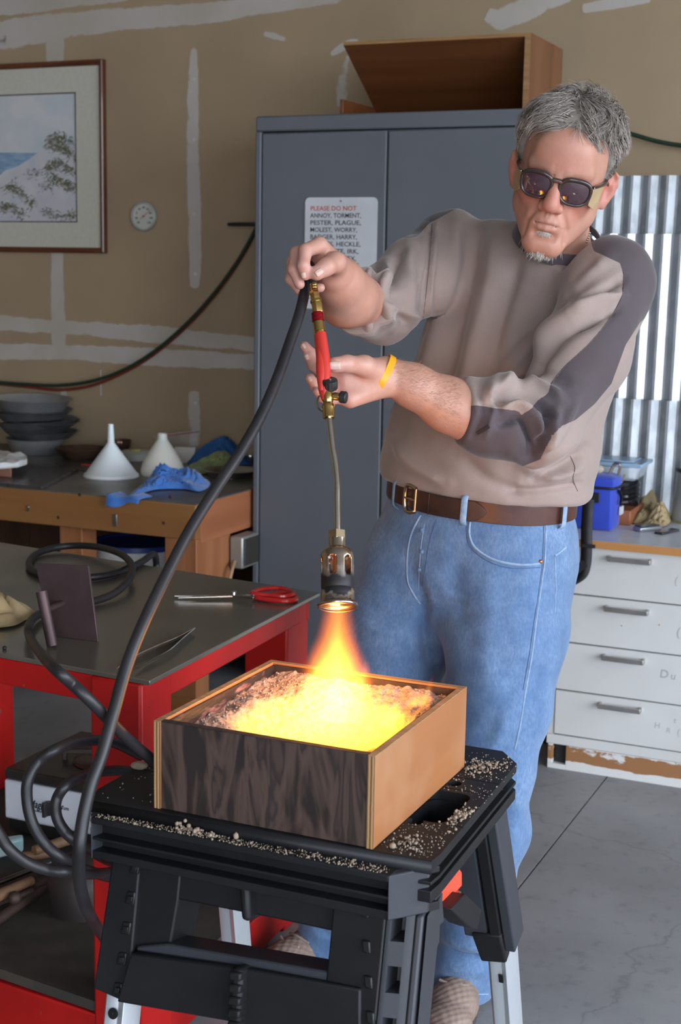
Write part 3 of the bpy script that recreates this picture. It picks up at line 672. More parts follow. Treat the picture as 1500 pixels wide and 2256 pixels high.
MB().ball(c2_, .013, 12, 8, (1, .7, 1)).build('weld', mat('weld', (.16, .09, .07), .6, .4, bmp=.5, bs=200), st)

# shears with red handles
def tpts(l, h): return [at(x, y, z=TZ + h) for x, y in l]
shr = thing('shears', 'long steel shears with red looped handles on the steel table', 'shears', tp(520, 1316))
pv = at(515, 1308, z=TZ + .012)
for nm, tipx, tipy, hx in (('blade', 384, 1313, 0), ('blade', 392, 1317, 1)):
    tip = at(tipx, tipy, z=TZ + .006); base = at(560, 1312 + hx * 5, z=TZ + .010)
    MB().bar(tip, pv + V(0, -.003 * hx, -.004), .003, .003, w2=.012, h2=.004).bar(pv + V(0, -.003 * hx, -.004), base, .012, .004, w2=.008, h2=.006).build(nm, steel, shr, bevel=.0006)
MB().lathe([(.006, -.006), (.006, .004), (.004, .007), (.001, .007)], pv, (0, 0, 1), 16).build('pivot', steel, shr)
redh = mat('red_handle', (.55, .02, .02), .3, coat=.3)
for lst in ([(555, 1306), (580, 1298), (615, 1296), (640, 1302), (645, 1310), (622, 1314), (590, 1311), (565, 1309)], [(560, 1314), (585, 1312), (625, 1306), (648, 1312), (652, 1320), (630, 1324), (600, 1322), (572, 1318)]):
    h = .012 if lst[0][0] == 555 else .007
    MB().tube(spline(tpts(lst, h), 6, True), .0052, 8, closed=True).build('handle', redh, shr)
# tweezers
twz = thing('tweezers', 'pair of bright steel tweezers lying on the steel table corner', 'tweezers', tp(350, 1430))
for lst, m in (([(258, 1472), (300, 1445), (345, 1425), (385, 1408), (422, 1388)], mat('rusty_steel', (.32, .19, .13), .4, .8, c2=(.45, .4, .36), ns=30)), ([(298, 1476), (330, 1457), (368, 1436), (395, 1412), (424, 1388)], steel)):
    P = spline(tpts(lst, .006), 5); w = np.interp(np.linspace(0, 1, len(P)), [0, .2, .5, .8, 1], [.002, .0055, .009, .0075, .0075])
    vs = []
    for i, p in enumerate(P):
        t = (P[min(i + 1, len(P) - 1)] - P[max(0, i - 1)]).normalized(); s = t.cross(V(0, 0, 1)).normalized(); s = (s + V(0, 0, .8)).normalized()
        n_ = t.cross(s)
        vs += [p + s * w[i] + n_ * .0008, p - s * w[i] + n_ * .0008, p - s * w[i] - n_ * .0008, p + s * w[i] - n_ * .0008]
    fs = [(i * 4 + k, i * 4 + (k + 1) % 4, i * 4 + 4 + (k + 1) % 4, i * 4 + 4 + k) for i in range(len(P) - 1) for k in range(4)] + [(3, 2, 1, 0), tuple(len(vs) - 4 + k for k in range(4))]
    MB().add(vs, fs).build('arm', m, twz, smooth=30)
# tan work glove at the left edge
tan = mat('tan_leather', (.42, .31, .17), .85, c2=(.34, .25, .13), ns=14, bmp=.3, bs=120, bd=.001)
o = cloth('glove', [(-80, 1395), (-20, 1390), (30, 1384), (55, 1372), (80, 1358), (62, 1346), (20, 1352), (-10, 1340), (-80, 1335)], tan, .035, '', 23, zb=TZ, nu=80, nv=16, lobes=[(-20, 1355, .06, .03)]).build('work_glove', tan, smooth=80); tag(o, 'tan leather work glove at the left edge of the steel table', 'glove')
o = MB().ball(tp(10, 1431) + V(0, 0, .003), .004).build('slag_bead', rubber); tag(o, 'tiny black bead near the front edge of the steel table', 'bead')

# ---------------------------------------------------------------- camping stove and odds and ends on the shelf of the table
sY = 2.65
P0 = at(12, 1790, Y=sY); P1 = at(12, 1716, Y=sY)
sx0_, sx1_ = P0.x, P0.x + .40; sz0, szt = P0.z, P1.z
stv = thing('gas_stove', 'white fronted gas cooker with black top under the red table', 'stove', (sx0_ + .2, sY + .15, SZ))
enamel = mat('white_enamel', (.66, .68, .74), .3, ns=3); blkm = mat('black_enamel', (.012, .011, .011), .3, c2=(.03, .025, .022), ns=10, rvar=.2)
MB().box((sx0_ + .006, sY + .006, SZ + .012), (sx1_, sY + .30, sz0)).build('base', blkm, stv)
MB().box((sx0_, sY - .004, sz0 - .012), (sx1_, sY + .02, szt)).build('front_panel', enamel, stv, bevel=.006, seg=3)
MB().box((sx0_ + .001, sY - .002, szt + .001), (sx1_, sY + .31, szt + .028)).build('top', blkm, stv, bevel=.005)
for cx in (sx0_ + .19,):
    cy = sY + .15; rr_ = .075
    MB().lathe([(.001, szt + .029), (rr_, szt + .029), (rr_ + .004, szt + .033), (rr_ + .01, szt + .030)], (cx, cy, 0), seg=32).build('drip_bowl', mat('drip_bowl', (.10, .07, .06), .3, .6), stv)
    MB().lathe([(.03, szt + .030), (.032, szt + .048), (.001, szt + .05)], (cx, cy, 0), seg=24).build('burner', dull_steel, stv)
    gm = mat('grate', (.06, .04, .035), .5, .4)
    for k in range(4):
        a = k * math.pi / 2 + .4; d = V(math.cos(a), math.sin(a), 0)
        MB().bar(V(cx, cy, szt + .05) + d * .025, V(cx, cy, szt + .05) + d * .105, .014, .012).bar(V(cx, cy, szt + .04) + d * .1, V(cx, cy, szt + .04) + d * .11, .014, .025).build('grate_bar', gm, stv, bevel=.002)
kp = at(112, 1778, Y=sY)
MB().lathe([(.017, 0), (.017, .012), (.012, .014), (.001, .014)], (kp.x, sY - .004, kp.z), (0, -1, 0), 24).box((kp.x - .004, sY - .03, kp.z - .016), (kp.x + .004, sY - .016, kp.z + .016)).build('knob', mat('knob_dark', (.03, .028, .03), .4), stv, bevel=.001)
q = at(64, 1776, Y=sY - .004)
o = text('lettering', 'Magic Chef', .026, blk, stv, (q.x, sY - .0062, q.z), (1, 0, .0), (0, 0, 1), shear=.35, squash=.78)
MB().box((q.x + .004, sY - .0058, q.z - .009), (q.x + .055, sY - .0048, q.z - .0072)).build('underline', blk, stv)
q = at(141, 1783, Y=sY - .004); text('lettering', 'LITE', .008, blk, stv, (q.x, sY - .0062, q.z), (1, 0, 0), (0, 0, 1))

def sp2(px, py, dz=0): return at(px, py, z=SZ + dz)
oldw = wood('tool_handle', (.24, .13, .065), (.14, .07, .035), axis=0, scale=12, rough=.6)
rusty = mat('rusty_iron', (.055, .036, .03), .6, .5, c2=(.09, .055, .045), ns=20, bmp=.3)
def rod(name, a, b, r0, r1, m, label, cat, h=.012):
    A, B = sp2(*a, h), sp2(*b, h); o = MB().tube([A, A.lerp(B, .5), B], [r0, (r0 + r1) / 2, r1], 10).build(name, m); return tag(o, label, cat)
rod('hammer_handle', (75, 1874), (152, 1850), .011, .012, oldw, 'light wooden tool handle lying in front of the white stove', 'handle', .05)
rod('file_handle', (40, 1890), (110, 1880), .012, .010, oldw, 'brown wooden handle lying beside the hoses under the table', 'handle', .035)
rod('steel_rod', (-40, 1960), (110, 1900), .006, .006, dull_steel, 'bright steel rod lying on the shelf of the red table', 'rod', .03)
rod('iron_bar', (-40, 2050), (150, 1915), .012, .012, rusty, 'long rusty iron bar lying lowest on the table shelf', 'bar', .015)
rod('iron_pipe', (-30, 2000), (130, 1925), .010, .010, rusty, 'rusty iron pipe lying across the shelf of the red table', 'pipe', .03)
rod('wooden_batten', (-30, 1985), (70, 1940), .014, .010, oldw, 'short brown wooden batten among the irons under the table', 'batten', .05)
o = MB().ball(sp2(32, 1978, .045), .014).tube([sp2(32, 1978, .045), sp2(70, 1962, .04)], .006, 8).build('ball_hammer', rusty); tag(o, 'dark ball ended iron tool on the shelf of the red table', 'tool')
q = sp2(188, 2000)
o = MB().lathe([(.001, 0), (.07, 0), (.078, .06), (.06, .1), (.03, .12), (.001, .122)], q, seg=24).build('iron_pot', mat('pot_iron', (.06, .05, .048), .5, .5, bmp=.2)); tag(o, 'dark rounded iron pot on the shelf behind the stand leg', 'pot')
P = [sp2(-30, 1900), sp2(52, 1878), sp2(52, 1868), sp2(-30, 1880)]
o = MB().prism([V(p.x, p.y, SZ) for p in P], (0, 0, .035)).build('glass_jar', mat('teal_glass', (.25, .42, .42), .1, c2=(.5, .58, .56), ns=12), bevel=.006); tag(o, 'pale green glass block at the left edge under the table', 'jar')
# wooden crate on the floor behind the table
cr = thing('wooden_crate', 'brown wooden crate on the floor behind the red table leg', 'crate', (-1.62, 3.35, 0))
q0_, q1_ = at(425, 1500, Y=3.25), at(590, 1455, Y=3.25)
for k in range(4):
    MB().box((-2.1, 3.25, .02 + k * .075), (-1.5, 3.27, .09 + k * .075)).build('slat', pl, cr, bevel=.002)
for x in (-2.08, -1.52): MB().box((x - .02, 3.27, 0), (x + .02, 3.31, .32)).build('post', plv, cr)
for k in range(4):
    MB().box((-1.50, 3.25, .02 + k * .075), (-1.48, 3.62, .09 + k * .075)).build('slat', pls, cr, bevel=.002)
MB().box((-2.1, 3.27, .0), (-1.5, 3.62, .02)).build('base', pl, cr)

# ---------------------------------------------------------------- white drawer unit on the right
DX, DY, DZ = -1.112, 4.042, .70
dw = mat('drawer_white', (.56, .555, .54), .5, c2=(.52, .51, .49), ns=4)
nt = dw.node_tree; _b = nt.nodes['Principled BSDF']; src = _b.inputs['Base Color'].links[0].from_socket
sm = ramp(nt, texnoise(nt, 55, (1, 1, 1), 6, .75), [(.67, (0, 0, 0)), (.75, (.5, .5, .5))])
nt.links.new(mixc(nt, sm, src, (.40, .34, .26)), _b.inputs['Base Color'])
du = thing('drawer_unit', 'white painted drawer unit with four metal handled drawers', 'drawers', (DX, DY, 0))
DX1 = DX + .95
zt = at(1250, 1190, Y=DY).z
cx0 = at(1203, 1640, Y=DY).x
MB().box((cx0, DY + .018, .075), (DX1, 4.60, DZ - .022)).build('carcass', dw, du, bevel=.002)
MB().box((cx0, DY, .075), (DX1, DY + .018, .105)).build('bottom_rail', dw, du, bevel=.0015)
MB().box((cx0, DY, .105), (cx0 + .02, DY + .018, DZ - .022)).build('side_rail', dw, du, bevel=.0015)
MB().box((cx0 + .02, DY, DZ - .05), (DX1, DY + .018, DZ - .022)).build('top_rail', dw, du, bevel=.0015)
zs = [at(1248, 1198, Y=DY).z, at(1240, 1305.6, Y=DY).z, at(1230, 1412, Y=DY).z, at(1222, 1517, Y=DY).z, .107]
hs = [((1338, 1231), (1432, 1241)), ((1331, 1342), (1426, 1352)), ((1325, 1450), (1417, 1460)), ((1317, 1556), (1410, 1568))]
hm = mat('handle_metal', (.5, .49, .47), .35, .9, c2=(.40, .39, .37), ns=20)
scr = mat('pencil', (.40, .385, .375), .8)
for k in range(4):
    dr = MB().box((cx0 + .0225, DY - .004, zs[k + 1] + .0015), (DX1, DY + .014, zs[k] - .0015)).build('drawer', dw, du, bevel=.002)
    a, b_ = at(*hs[k][0], Y=DY - .028), at(*hs[k][1], Y=DY - .028)
    z = (a.z + b_.z) / 2
    mb = MB().box((a.x, DY - .032, z - .007), (b_.x, DY - .026, z + .007))
    for x in (a.x, b_.x - .006): mb.box((x, DY - .03, z - .007), (x + .006, DY - .003, z + .007))
    mb.build('handle', hm, dr, bevel=.001)
    def scrib(body, px, py, size):
        q = at(px, py, Y=DY - .004); text('lettering', body, size, scr, dr, (q.x, DY - .0042, q.z), (1, 0, 0), (0, 0, 1), depth=.0001, shear=.1)
    if k == 0: scrib('(', 1484, 1286, .03)
    if k == 1: scrib('(', 1488, 1400, .036); [MB().ball((at(*c, Y=DY).x, DY - .004, at(*c, Y=DY).z), .0022, 8, 5).build('stain', mat('rust_dot', (.38, .22, .08), .7), dr) for c in ((1370, 1378), (1453, 1376))]
    if k == 2: scrib('D', 1452, 1492, .034); scrib('u', 1476, 1496, .03)
    if k == 3: scrib('H', 1440, 1603, .024); scrib('R', 1466, 1614, .022); scrib('t', 1483, 1592, .022); scrib('(', 1490, 1618, .026)
plinth = bpy.data.materials.new('worn_plinth'); nt, N, L = nodes(plinth); b = N['Principled BSDF']
n1 = texnoise(nt, 6, (1, 1, 2.2), 8, .7); tcn = nt.nodes.new('ShaderNodeTexCoord'); sp = nt.nodes.new('ShaderNodeSeparateXYZ'); L.new(tcn.outputs['Object'], sp.inputs[0])
band = ramp(nt, sp.outputs['Z'], [(0, (.25, .25, .25)), (.022, (.36, .36, .36)), (.03, (.56, .56, .56)), (.07, (.5, .5, .5)), (.08, (.4, .4, .4))])
fac = ramp(nt, math_(nt, 'ADD', math_(nt, 'MULTIPLY', n1, .6), math_(nt, 'SUBTRACT', band, .31)), [(.47, (0, 0, 0)), (.49, (1, 1, 1))])
L.new(mixc(nt, fac, (.58, .57, .55), (.27, .12, .045)), b.inputs['Base Color']); b.inputs['Roughness'].default_value = .7
pm = MB().box((DX + .055, DY + .0, 0), (DX1, DY + .02, .0745)).box((DX, DY, .0), (DX + .055, DY + .02, .015)).box((DX, DY, .015), (DX + .014, DY + .02, .0745)).box((DX, DY + .02, 0), (DX + .018, 4.58, .0745))
pm.build('plinth', plinth, du, bevel=.001)
MB().box((DX + .0, DY + .02, .0), (DX + .06, DY + .05, .074)).build('plinth_gap_shade', dark, du)  # near-black block filling the plinth opening; the hollow's shade is put into its colour
ct = thing('counter_top', 'white laminate counter top with an orange wood edge', 'counter', (DX, DY, DZ - .022))
MB().box((DX - .02, DY - .016, DZ - .022), (DX1, 4.60, DZ)).build('board', mat('laminate', (.60, .62, .66), .3, ns=5), ct)
MB().box((DX - .02, DY - .022, DZ - .022), (DX1, DY - .016, DZ - .0005)).build('wood_edge', wood('edge_band', (.50, .24, .075), (.40, .17, .05), axis=0, scale=6, rough=.45), ct)
# shaded void beside the drawers, filled by an added near-black box
o = MB().box((DX - .222, 4.25, 0), (DX - .03, 4.62, .55)).build('shade_box', mat('shade_box', (.016, .015, .018), .7), bevel=.005); tag(o, 'black box added as the shade between the grey cabinet and white drawers', 'shade box')

# corrugated galvanised sheets leaning on the wall
def galv(name, c1, c2, r, m=.9): return mat(name, c1, r, m, c2=c2, ns=26, detail=2, lo=.42, hi=.58, stretch=(1, 1, .5))
g1 = galv('galvanised_dark', (.40, .42, .44), (.30, .32, .34), .5, .5); g2 = galv('galvanised_light', (.50, .52, .55), (.42, .44, .47), .36, .65)
def corr(name, m, x0, x1, zb, zt_, yb, yt, label, phase=0):
    P = .0565; A = .013; mb = MB(); prof = []
    k = math.floor((x0 - phase) / P); x = k * P + phase
    while x < x1:
        for u, h in ((0, 0), (.08, 0), (.44, 1), (.58, 1), (.94, 0), (1.0, 0)):
            if u < 1 and x0 <= x + u * P <= x1: prof.append((x + u * P, h * A))
        x += P
    vs = []
    for z, y in ((zb, yb), (zt_, yt)):
        vs += [V(px_, y - h, z) for px_, h in prof]
    n = len(prof)
    mb.add(vs, [(i, i + 1, n + i + 1, n + i) for i in range(n - 1)])
    o = mb.build(name, m, smooth=0, solid=.0015); return tag(o, label, 'metal sheet', 'corrugated sheets leaning on the wall')
z_a = at(1430, 388, Y=4.72).z; z_b = at(1430, 516, Y=4.64).z; z_c = at(1430, 880, Y=4.62).z
z_b = at(1430, 458, Y=4.70).z
corr('corrugated_sheet', g1, -1.24, -.45, DZ + .002, z_a, 4.628, 4.70, 'dark corrugated metal sheet at the back, tallest of the leaning sheets', .008)
corr('corrugated_sheet', g1, -1.22, -.42, DZ + .002, at(1430, 516, Y=4.66).z, 4.607, 4.66, 'middle corrugated metal sheet, second tallest of the leaning sheets', .016)
corr('corrugated_sheet', g2, -1.26, -.43, DZ + .002, at(1430, 516, Y=4.64).z - .0, 4.585, 4.62, 'shiny front corrugated metal sheet with bright ribs above the counter', .018)
corr('corrugated_sheet', g1, -1.22, -.47, DZ + .002, at(1430, 880, Y=4.58).z, 4.545, 4.575, 'short corrugated metal sheet at the front behind the blue bag', .016)

# ---- things on the counter
def cp(px, py, dz=0): return at(px, py, z=DZ + dz)
bl_n = mat('blue_nylon', (.022, .055, .46), .7, c2=(.016, .042, .38), ns=9, bmp=.25, bs=500, bd=.0006, sheen=.2)
bkn = mat('black_webbing', (.010, .010, .012), .6, bmp=.3, bs=600, bd=.0005)
f0, f1_, b1 = cp(1255, 1163), cp(1345, 1172), cp(1378, 1150)
dbag = (f0 - CAM_POS).dot(FWD)
bag_ = thing('camera_bag', 'royal blue nylon camera bag with a black strap on the counter', 'bag', (f0 + b1) / 2)
ux = (f1_ - f0); ux.z = 0; uy = (b1 - f1_); uy.z = 0
Hb = at(1270, 1040, d=dbag + .03).z - DZ
uy = uy.normalized() * .11
def bagsec(s, grow, z, bulge=0):
    c = f0 + ux * .5 + uy * .5; c.z = 0
    pts = []
    for sx, sy in ((-1, -1), (-.33, -1.05 - bulge), (.33, -1.05 - bulge), (1, -1), (1.06 + bulge, -.3), (1.06 + bulge, .3), (1, 1), (.33, 1.05), (-.33, 1.05), (-1, 1), (-1.06, .3), (-1.06, -.3)):
        p = c + ux * (.5 * sx * grow) + uy * (.5 * sy * grow); pts.append(V(p.x, p.y, DZ + z))
    return pts
mb = MB(); secs = [(0.96, 0.001, 0), (1.0, .012, .02), (1.0, Hb * .35, .08), (.98, Hb * .7, .06), (.96, Hb * .84, .02)]
vs = []
for g, z, bu in secs: vs += bagsec(0, g, z, bu)
mb.add(vs, [(j * 12 + i, j * 12 + (i + 1) % 12, (j + 1) * 12 + (i + 1) % 12, (j + 1) * 12 + i) for j in range(len(secs) - 1) for i in range(12)] + [tuple(range(11, -1, -1)), tuple(48 + i for i in range(12))])
mb.build('body', bl_n, bag_, bevel=.006, smooth=50)
mb = MB(); vs = []; secs = [(1.0, Hb * .80, .02), (1.03, Hb * .82, .04), (1.03, Hb * .9, .04), (.98, Hb * .97, .0), (.7, Hb * 1.02, 0)]
for g, z, bu in secs: vs += bagsec(0, g, z, bu)
mb.add(vs, [(j * 12 + i, j * 12 + (i + 1) % 12, (j + 1) * 12 + (i + 1) % 12, (j + 1) * 12 + i) for j in range(len(secs) - 1) for i in range(12)] + [tuple(range(11, -1, -1)), tuple(48 + i for i in range(12))])
mb.build('flap', bl_n, bag_, bevel=.006, smooth=50)
zp = [bagsec(0, 1.015, Hb * .80, .05)[i] for i in (0, 1, 2, 3, 4, 5, 6)]
MB().tube(spline(zp, 4), .004, 8).build('zip', bkn, bag_)
fc = f0 + ux * .5
def bf(u, z, off=.012): p = f0 + ux * u; n_ = V(ux.y, -ux.x, 0).normalized(); return V(p.x, p.y, DZ + z) + n_ * off
MB().bar(bf(.25, Hb * .62), bf(.72, Hb * .62), .006, .03, up=(0, 0, 1)).build('buckle', bkn, bag_, bevel=.002)
for u, c in ((.30, mat('zip_red', (.30, .03, .04), .5)), (.42, mat('zip_red', (.30, .03, .04), .5))):
    MB().bar(bf(u, Hb * .78, .016), bf(u, Hb * .62, .018), .005, .003, up=(0, 1, 0)).build('zip_pull', c, bag_)
sd_ = f1_ + uy * .55
MB().tube(spline([V(f1_.x, f1_.y, DZ + Hb * .74) + uy * .3 + ux.normalized() * .012, V(f1_.x, f1_.y, DZ + Hb * .62) + uy * .45 + ux.normalized() * .016, V(f1_.x, f1_.y, DZ + Hb * .5) + uy * .3 + ux.normalized() * .018], 5), .008, 8, flat=.5).build('side_buckle', bkn, bag_)
o = V(f1_.x, f1_.y, DZ + Hb * .36) + uy * .55 + ux.normalized() * .016
MB().box((o.x - .003, o.y - .018, o.z - .012), (o.x + .002, o.y + .018, o.z + .012)).build('tag', mat('tag_white', (.6, .6, .6), .6), bag_)
# strap hanging in front of the drawers
sl = [((1296, 1100), -.02), ((1294, 1130), -.02), ((1292, 1165), -.035), ((1292, 1200), -.045), ((1290, 1240), -.045), ((1282, 1268), -.05), ((1262, 1284), -.055), ((1236, 1296), -.05), ((1215, 1299), -.05)]
SPt = spline([at(c[0], c[1], Y=DY + o_) for c, o_ in sl], 6)
n = len(SPt); vs = []
for i, p in enumerate(SPt):
    t_ = i / (n - 1); ang = 0 if t_ < .5 else (t_ - .5) * 2.2
    w = V(math.cos(ang), -math.sin(ang), 0) * .0165
    vs += [p - w, p + w]
o = MB().add(vs, [(2 * i, 2 * i + 1, 2 * i + 3, 2 * i + 2) for i in range(n - 1)]).build('strap', bkn, bag_, smooth=60, solid=.002)
a, b_ = at(1289, 1240, Y=DY - .056), at(1269, 1258, Y=DY - .056)
MB().bar(a, b_, .022, .002, up=(0, 1, 0)).build('strap_end', bkn, bag_)
a = at(1296, 1203, Y=DY - .05); MB().box((a.x - .018, a.y - .004, a.z - .005), (a.x + .02, a.y + .004, a.z + .005)).build('strap_slider', bkn, bag_, bevel=.001)
# things poking out of the bag top
top = DZ + Hb * 1.02
c = f0 + ux * .55 + uy * .5; c.z = top
o = MB().ball(c + V(-.01, 0, .012), .022, 14, 8, (1.1, .8, .7)).build('folded_gloves', mat('beige_cloth', (.42, .36, .30), .8, ns=30, bmp=.3)); tag(o, 'folded beige cloth on top of the blue bag', 'cloth')
o = MB().tube(spline([c + V(.03, .0, -.005), c + V(.045, .0, .03), c + V(.062, .0, .03), c + V(.058, .0, -.002)], 5), .005, 8).build('key_ring', steel); tag(o, 'metal ring sticking up beside the folded cloth on the bag', 'ring')
# glass tub with blue lid
q = cp(1400, 1085); q = V(q.x + .0, min(q.y, 4.42), DZ)
wood_b = MB().box((q.x - .09, q.y - .1, DZ), (q.x + .14, q.y + .09, DZ + .045)).build('wooden_block', wood('block_wood', (.32, .11, .045), (.2, .06, .025), axis=0), bevel=.003); tag(wood_b, 'reddish wooden block under the coil of black cable', 'block')
cz = DZ + .045; qc = V(q.x + .05, q.y, 0)
cb_ = mat('black_vinyl', (.008, .008, .01), .12, ns=9)
pts = []
for k in range(5 * 28):
    a = k / 28 * 2 * math.pi; pts.append(V(qc.x + .082 * math.cos(a) * (1 + .03 * math.sin(k * .23)), qc.y + .075 * math.sin(a), cz + .009 + k / 28 * .0145 + .002 * math.sin(a * 2)))
o = MB().tube(pts, .009, 8).build('cable_coil', cb_); tag(o, 'coil of glossy black cable in a stack behind the blue bag', 'cable')
tz = cz + .085
tub = thing('storage_box', 'clear plastic box with a pale blue lid on the cable coil', 'box', (qc.x, qc.y, tz))
tubm = bpy.data.materials.new('clear_tub'); nt, N, L = nodes(tubm); b = N['Principled BSDF']
b.inputs['Base Color'].default_value = (.75, .82, .88, 1); b.inputs['Roughness'].default_value = .12; b.inputs['Alpha'].default_value = .35
lidm = mat('pale_blue_lid', (.24, .36, .50), .25, c2=(.30, .43, .58), ns=5, alpha=.92)
tw = MB().hexa([V(qc.x - .10, qc.y - .065, tz), V(qc.x + .09, qc.y - .065, tz), V(qc.x + .09, qc.y + .065, tz), V(qc.x - .10, qc.y + .065, tz)], [V(qc.x - .115, qc.y - .075, tz + .045), V(qc.x + .105, qc.y - .075, tz + .045), V(qc.x + .105, qc.y + .075, tz + .045), V(qc.x - .115, qc.y + .075, tz + .045)])
tw.build('tub', tubm, tub, bevel=.01, seg=3)
MB().box((qc.x - .122, qc.y - .08, tz + .0455), (qc.x + .112, qc.y + .08, tz + .056)).box((qc.x - .09, qc.y - .055, tz + .056), (qc.x + .08, qc.y + .055, tz + .061)).build('lid', lidm, tub, bevel=.004, seg=3)
q_ = V(qc.x + .02, qc.y - .1, cz + .052)
o = MB().box((q_.x - .026, q_.y - .004, q_.z - .006), (q_.x + .012, q_.y + .006, q_.z + .008)).build('cable_label', mat('label_white', (.7, .74, .78), .4), bpy.data.objects['cable_coil'], bevel=.002)
o = MB().tube(spline([V(qc.x - .05, qc.y - .095, cz + .06), V(qc.x, qc.y - .1, cz + .066), V(qc.x + .05, qc.y - .095, cz + .075), V(qc.x + .065, qc.y - .09, cz + .11)], 6), .002, 6).build('stray_wire', mat('brass_wire', (.2, .14, .06), .4, .5)); tag(o, 'thin wire sticking up from the black cable coil', 'wire')
# khaki glove heap
kh = mat('khaki_leather', (.27, .21, .11), .85, c2=(.20, .15, .075), ns=14, bmp=.3, bs=150, bd=.001)
kh2 = mat('sand_leather', (.45, .34, .19), .85, c2=(.38, .28, .15), ns=14, bmp=.3, bs=150, bd=.001)
o = cloth('k', [(1385, 1150), (1400, 1156), (1430, 1152), (1455, 1144), (1462, 1130), (1448, 1124), (1412, 1126), (1390, 1136)], kh, .05, '', 31, zb=DZ, nu=80, nv=18, lobes=[(1435, 1130, .05, .09)]).build('khaki_glove', kh, smooth=80); tag(o, 'khaki leather glove heaped on the counter right of the bag', 'glove')
o = cloth('k2', [(1415, 1160), (1440, 1164), (1470, 1160), (1480, 1140), (1460, 1128), (1430, 1145)], kh2, .03, '', 37, zb=DZ, nu=60, nv=12, lobes=[(1455, 1150, .035, .04)]).build('tan_glove', kh2, smooth=80); tag(o, 'light tan glove lying in front of the khaki glove', 'glove')
# phone, keys, dark pouch
a, b_ = cp(1400, 1172), cp(1448, 1168)
o = thing('flip_phone', 'silver and black mobile phone lying on the counter edge', 'phone', (a + b_) / 2)
MB().bar(a + V(0, .01, .007), b_ + V(0, .012, .007), .036, .013).build('body', mat('phone_silver', (.35, .37, .4), .3, .7), o, bevel=.004, seg=3)
MB().bar(a + V(.004, .01, .015), b_ + V(-.006, .012, .015), .028, .004).build('screen_cover', mat('phone_dark', (.03, .035, .045), .15), o, bevel=.0015)
a, b_ = cp(1450, 1178), cp(1486, 1171)
o = MB().bar(a + V(0, .0, .004), b_ + V(0, .012, .004), .03, .008).build('key_fob', mat('phone_dark', (.03, .035, .045), .15), bevel=.003); tag(o, 'black key fob lying right of the mobile phone', 'key')
a = cp(1405, 1156)
o = MB().tube([a + V(.012 * math.cos(t * .7), .012 * math.sin(t * .7), .003) for t in range(9)], .0015, 6, closed=True).bar(a + V(.01, 0, .004), a + V(.05, .006, .005), .008, .002).bar(a + V(.0, -.008, .004), a + V(.032, -.02, .005), .008, .002).build('key_bunch', mat('key_metal', (.6, .42, .25), .3, .9)); tag(o, 'small bunch of keys in front of the khaki glove', 'keys')
# face shield at the right edge
q = cp(1490, 1152)
vz = bpy.data.materials.new('smoky_visor'); nt, N, L = nodes(vz); b = N['Principled BSDF']
b.inputs['Base Color'].default_value = (.33, .34, .33, 1); b.inputs['Roughness'].default_value = .18; b.inputs['Alpha'].default_value = .8
fs_ = thing('face_shield', 'smoky curved face shield visor at the right edge of the counter', 'visor', (q.x + .04, q.y + .02, DZ))
def vis(u, v):
    a = math.radians(200 - 130 * u); return V(q.x + .075 + .10 * math.cos(a) * (1 - .12 * v), q.y + .04 - abs(.085 * math.sin(a)) * (1 - .1 * v), DZ + .006 + v * .155 - .02 * v * (u - .2) ** 2)
MB().grid(vis, 18, 10).build('visor', vz, fs_, smooth=80, solid=.002)
MB().tube([vis(u / 17, 1.0) + V(0, 0, .004) for u in range(18)], .007, 8).build('brow_band', black_plastic, fs_)
MB().tube([vis(u / 17, .0) for u in range(18)], .003, 8).build('edge_trim', mat('olive_trim', (.3, .28, .10), .5), fs_)
# ---------------------------------------------------------------- folding work stand
def apply_cut(o, cutters):
    """Cuts holes for good: boolean evaluated to a new mesh, cutters removed."""
    for c in cutters:
        m = o.modifiers.new('b', 'BOOLEAN'); m.operation = 'DIFFERENCE'; m.object = c; m.solver = 'EXACT'
    me = bpy.data.meshes.new_from_object(o.evaluated_get(bpy.context.evaluated_depsgraph_get()))
    o.modifiers.clear(); o.data = me
    for c in cutters: bpy.data.objects.remove(c)
    me.shade_smooth(); me.set_sharp_from_angle(angle=math.radians(35))
    return o
stand_m = mat('stand_plastic', (.009, .009, .010), .5, spec=.3, c2=(.013, .013, .015), ns=8, bmp=.25, bs=260, bd=.0008)
stand_lit = mat('stand_plastic_lit', (.034, .036, .044), .5, c2=(.028, .030, .036), ns=8, bmp=.2, bs=260, bd=.0008)  # lit copy of the stand plastic, light put into the colour of brighter faces
ws = thing('work_stand', 'black plastic folding work stand with aluminium legs under the wooden box', 'work stand', (-.86, 1.87, 0))
DZt = .70
deck = [V(-1.122, 1.660, 0), V(-.607, 1.672, 0), V(-.605, 1.70, 0), V(-.622, 2.085, 0), V(-.660, 2.132, 0), V(-1.06, 2.132, 0), V(-1.135, 2.09, 0), V(-1.135, 1.70, 0)]
dk_o = MB().prism([p + V(0, 0, DZt - .014) for p in deck], (0, 0, .014)).build('deck', stand_m, ws)
def slot(cx, cy, lx, ly, r, d=.06, n=6):
    pts = []
    for sx, sy, a0 in ((1, 1, 0), (-1, 1, 90), (-1, -1, 180), (1, -1, 270)):
        for k in range(n): a = math.radians(a0 + 90 * k / (n - 1)); pts.append(V(cx + sx * (lx - r) + r * math.cos(a), cy + sy * (ly - r) + r * math.sin(a), DZt - .05))
    return MB().prism(pts, (0, 0, d + .02)).build('cutter', stand_m, ws, smooth=0)
s1 = at(962, 1775, z=DZt); h1 = at(1000, 1726, z=DZt); h2 = at(915, 1810, z=DZt)
gaps = [MB().box((-1.3, y - .0012, DZt - .0035), (-.4, y + .0012, DZt + .01)).build('cutter', stand_m, ws) for y in (1.935, 1.985, 1.80)]
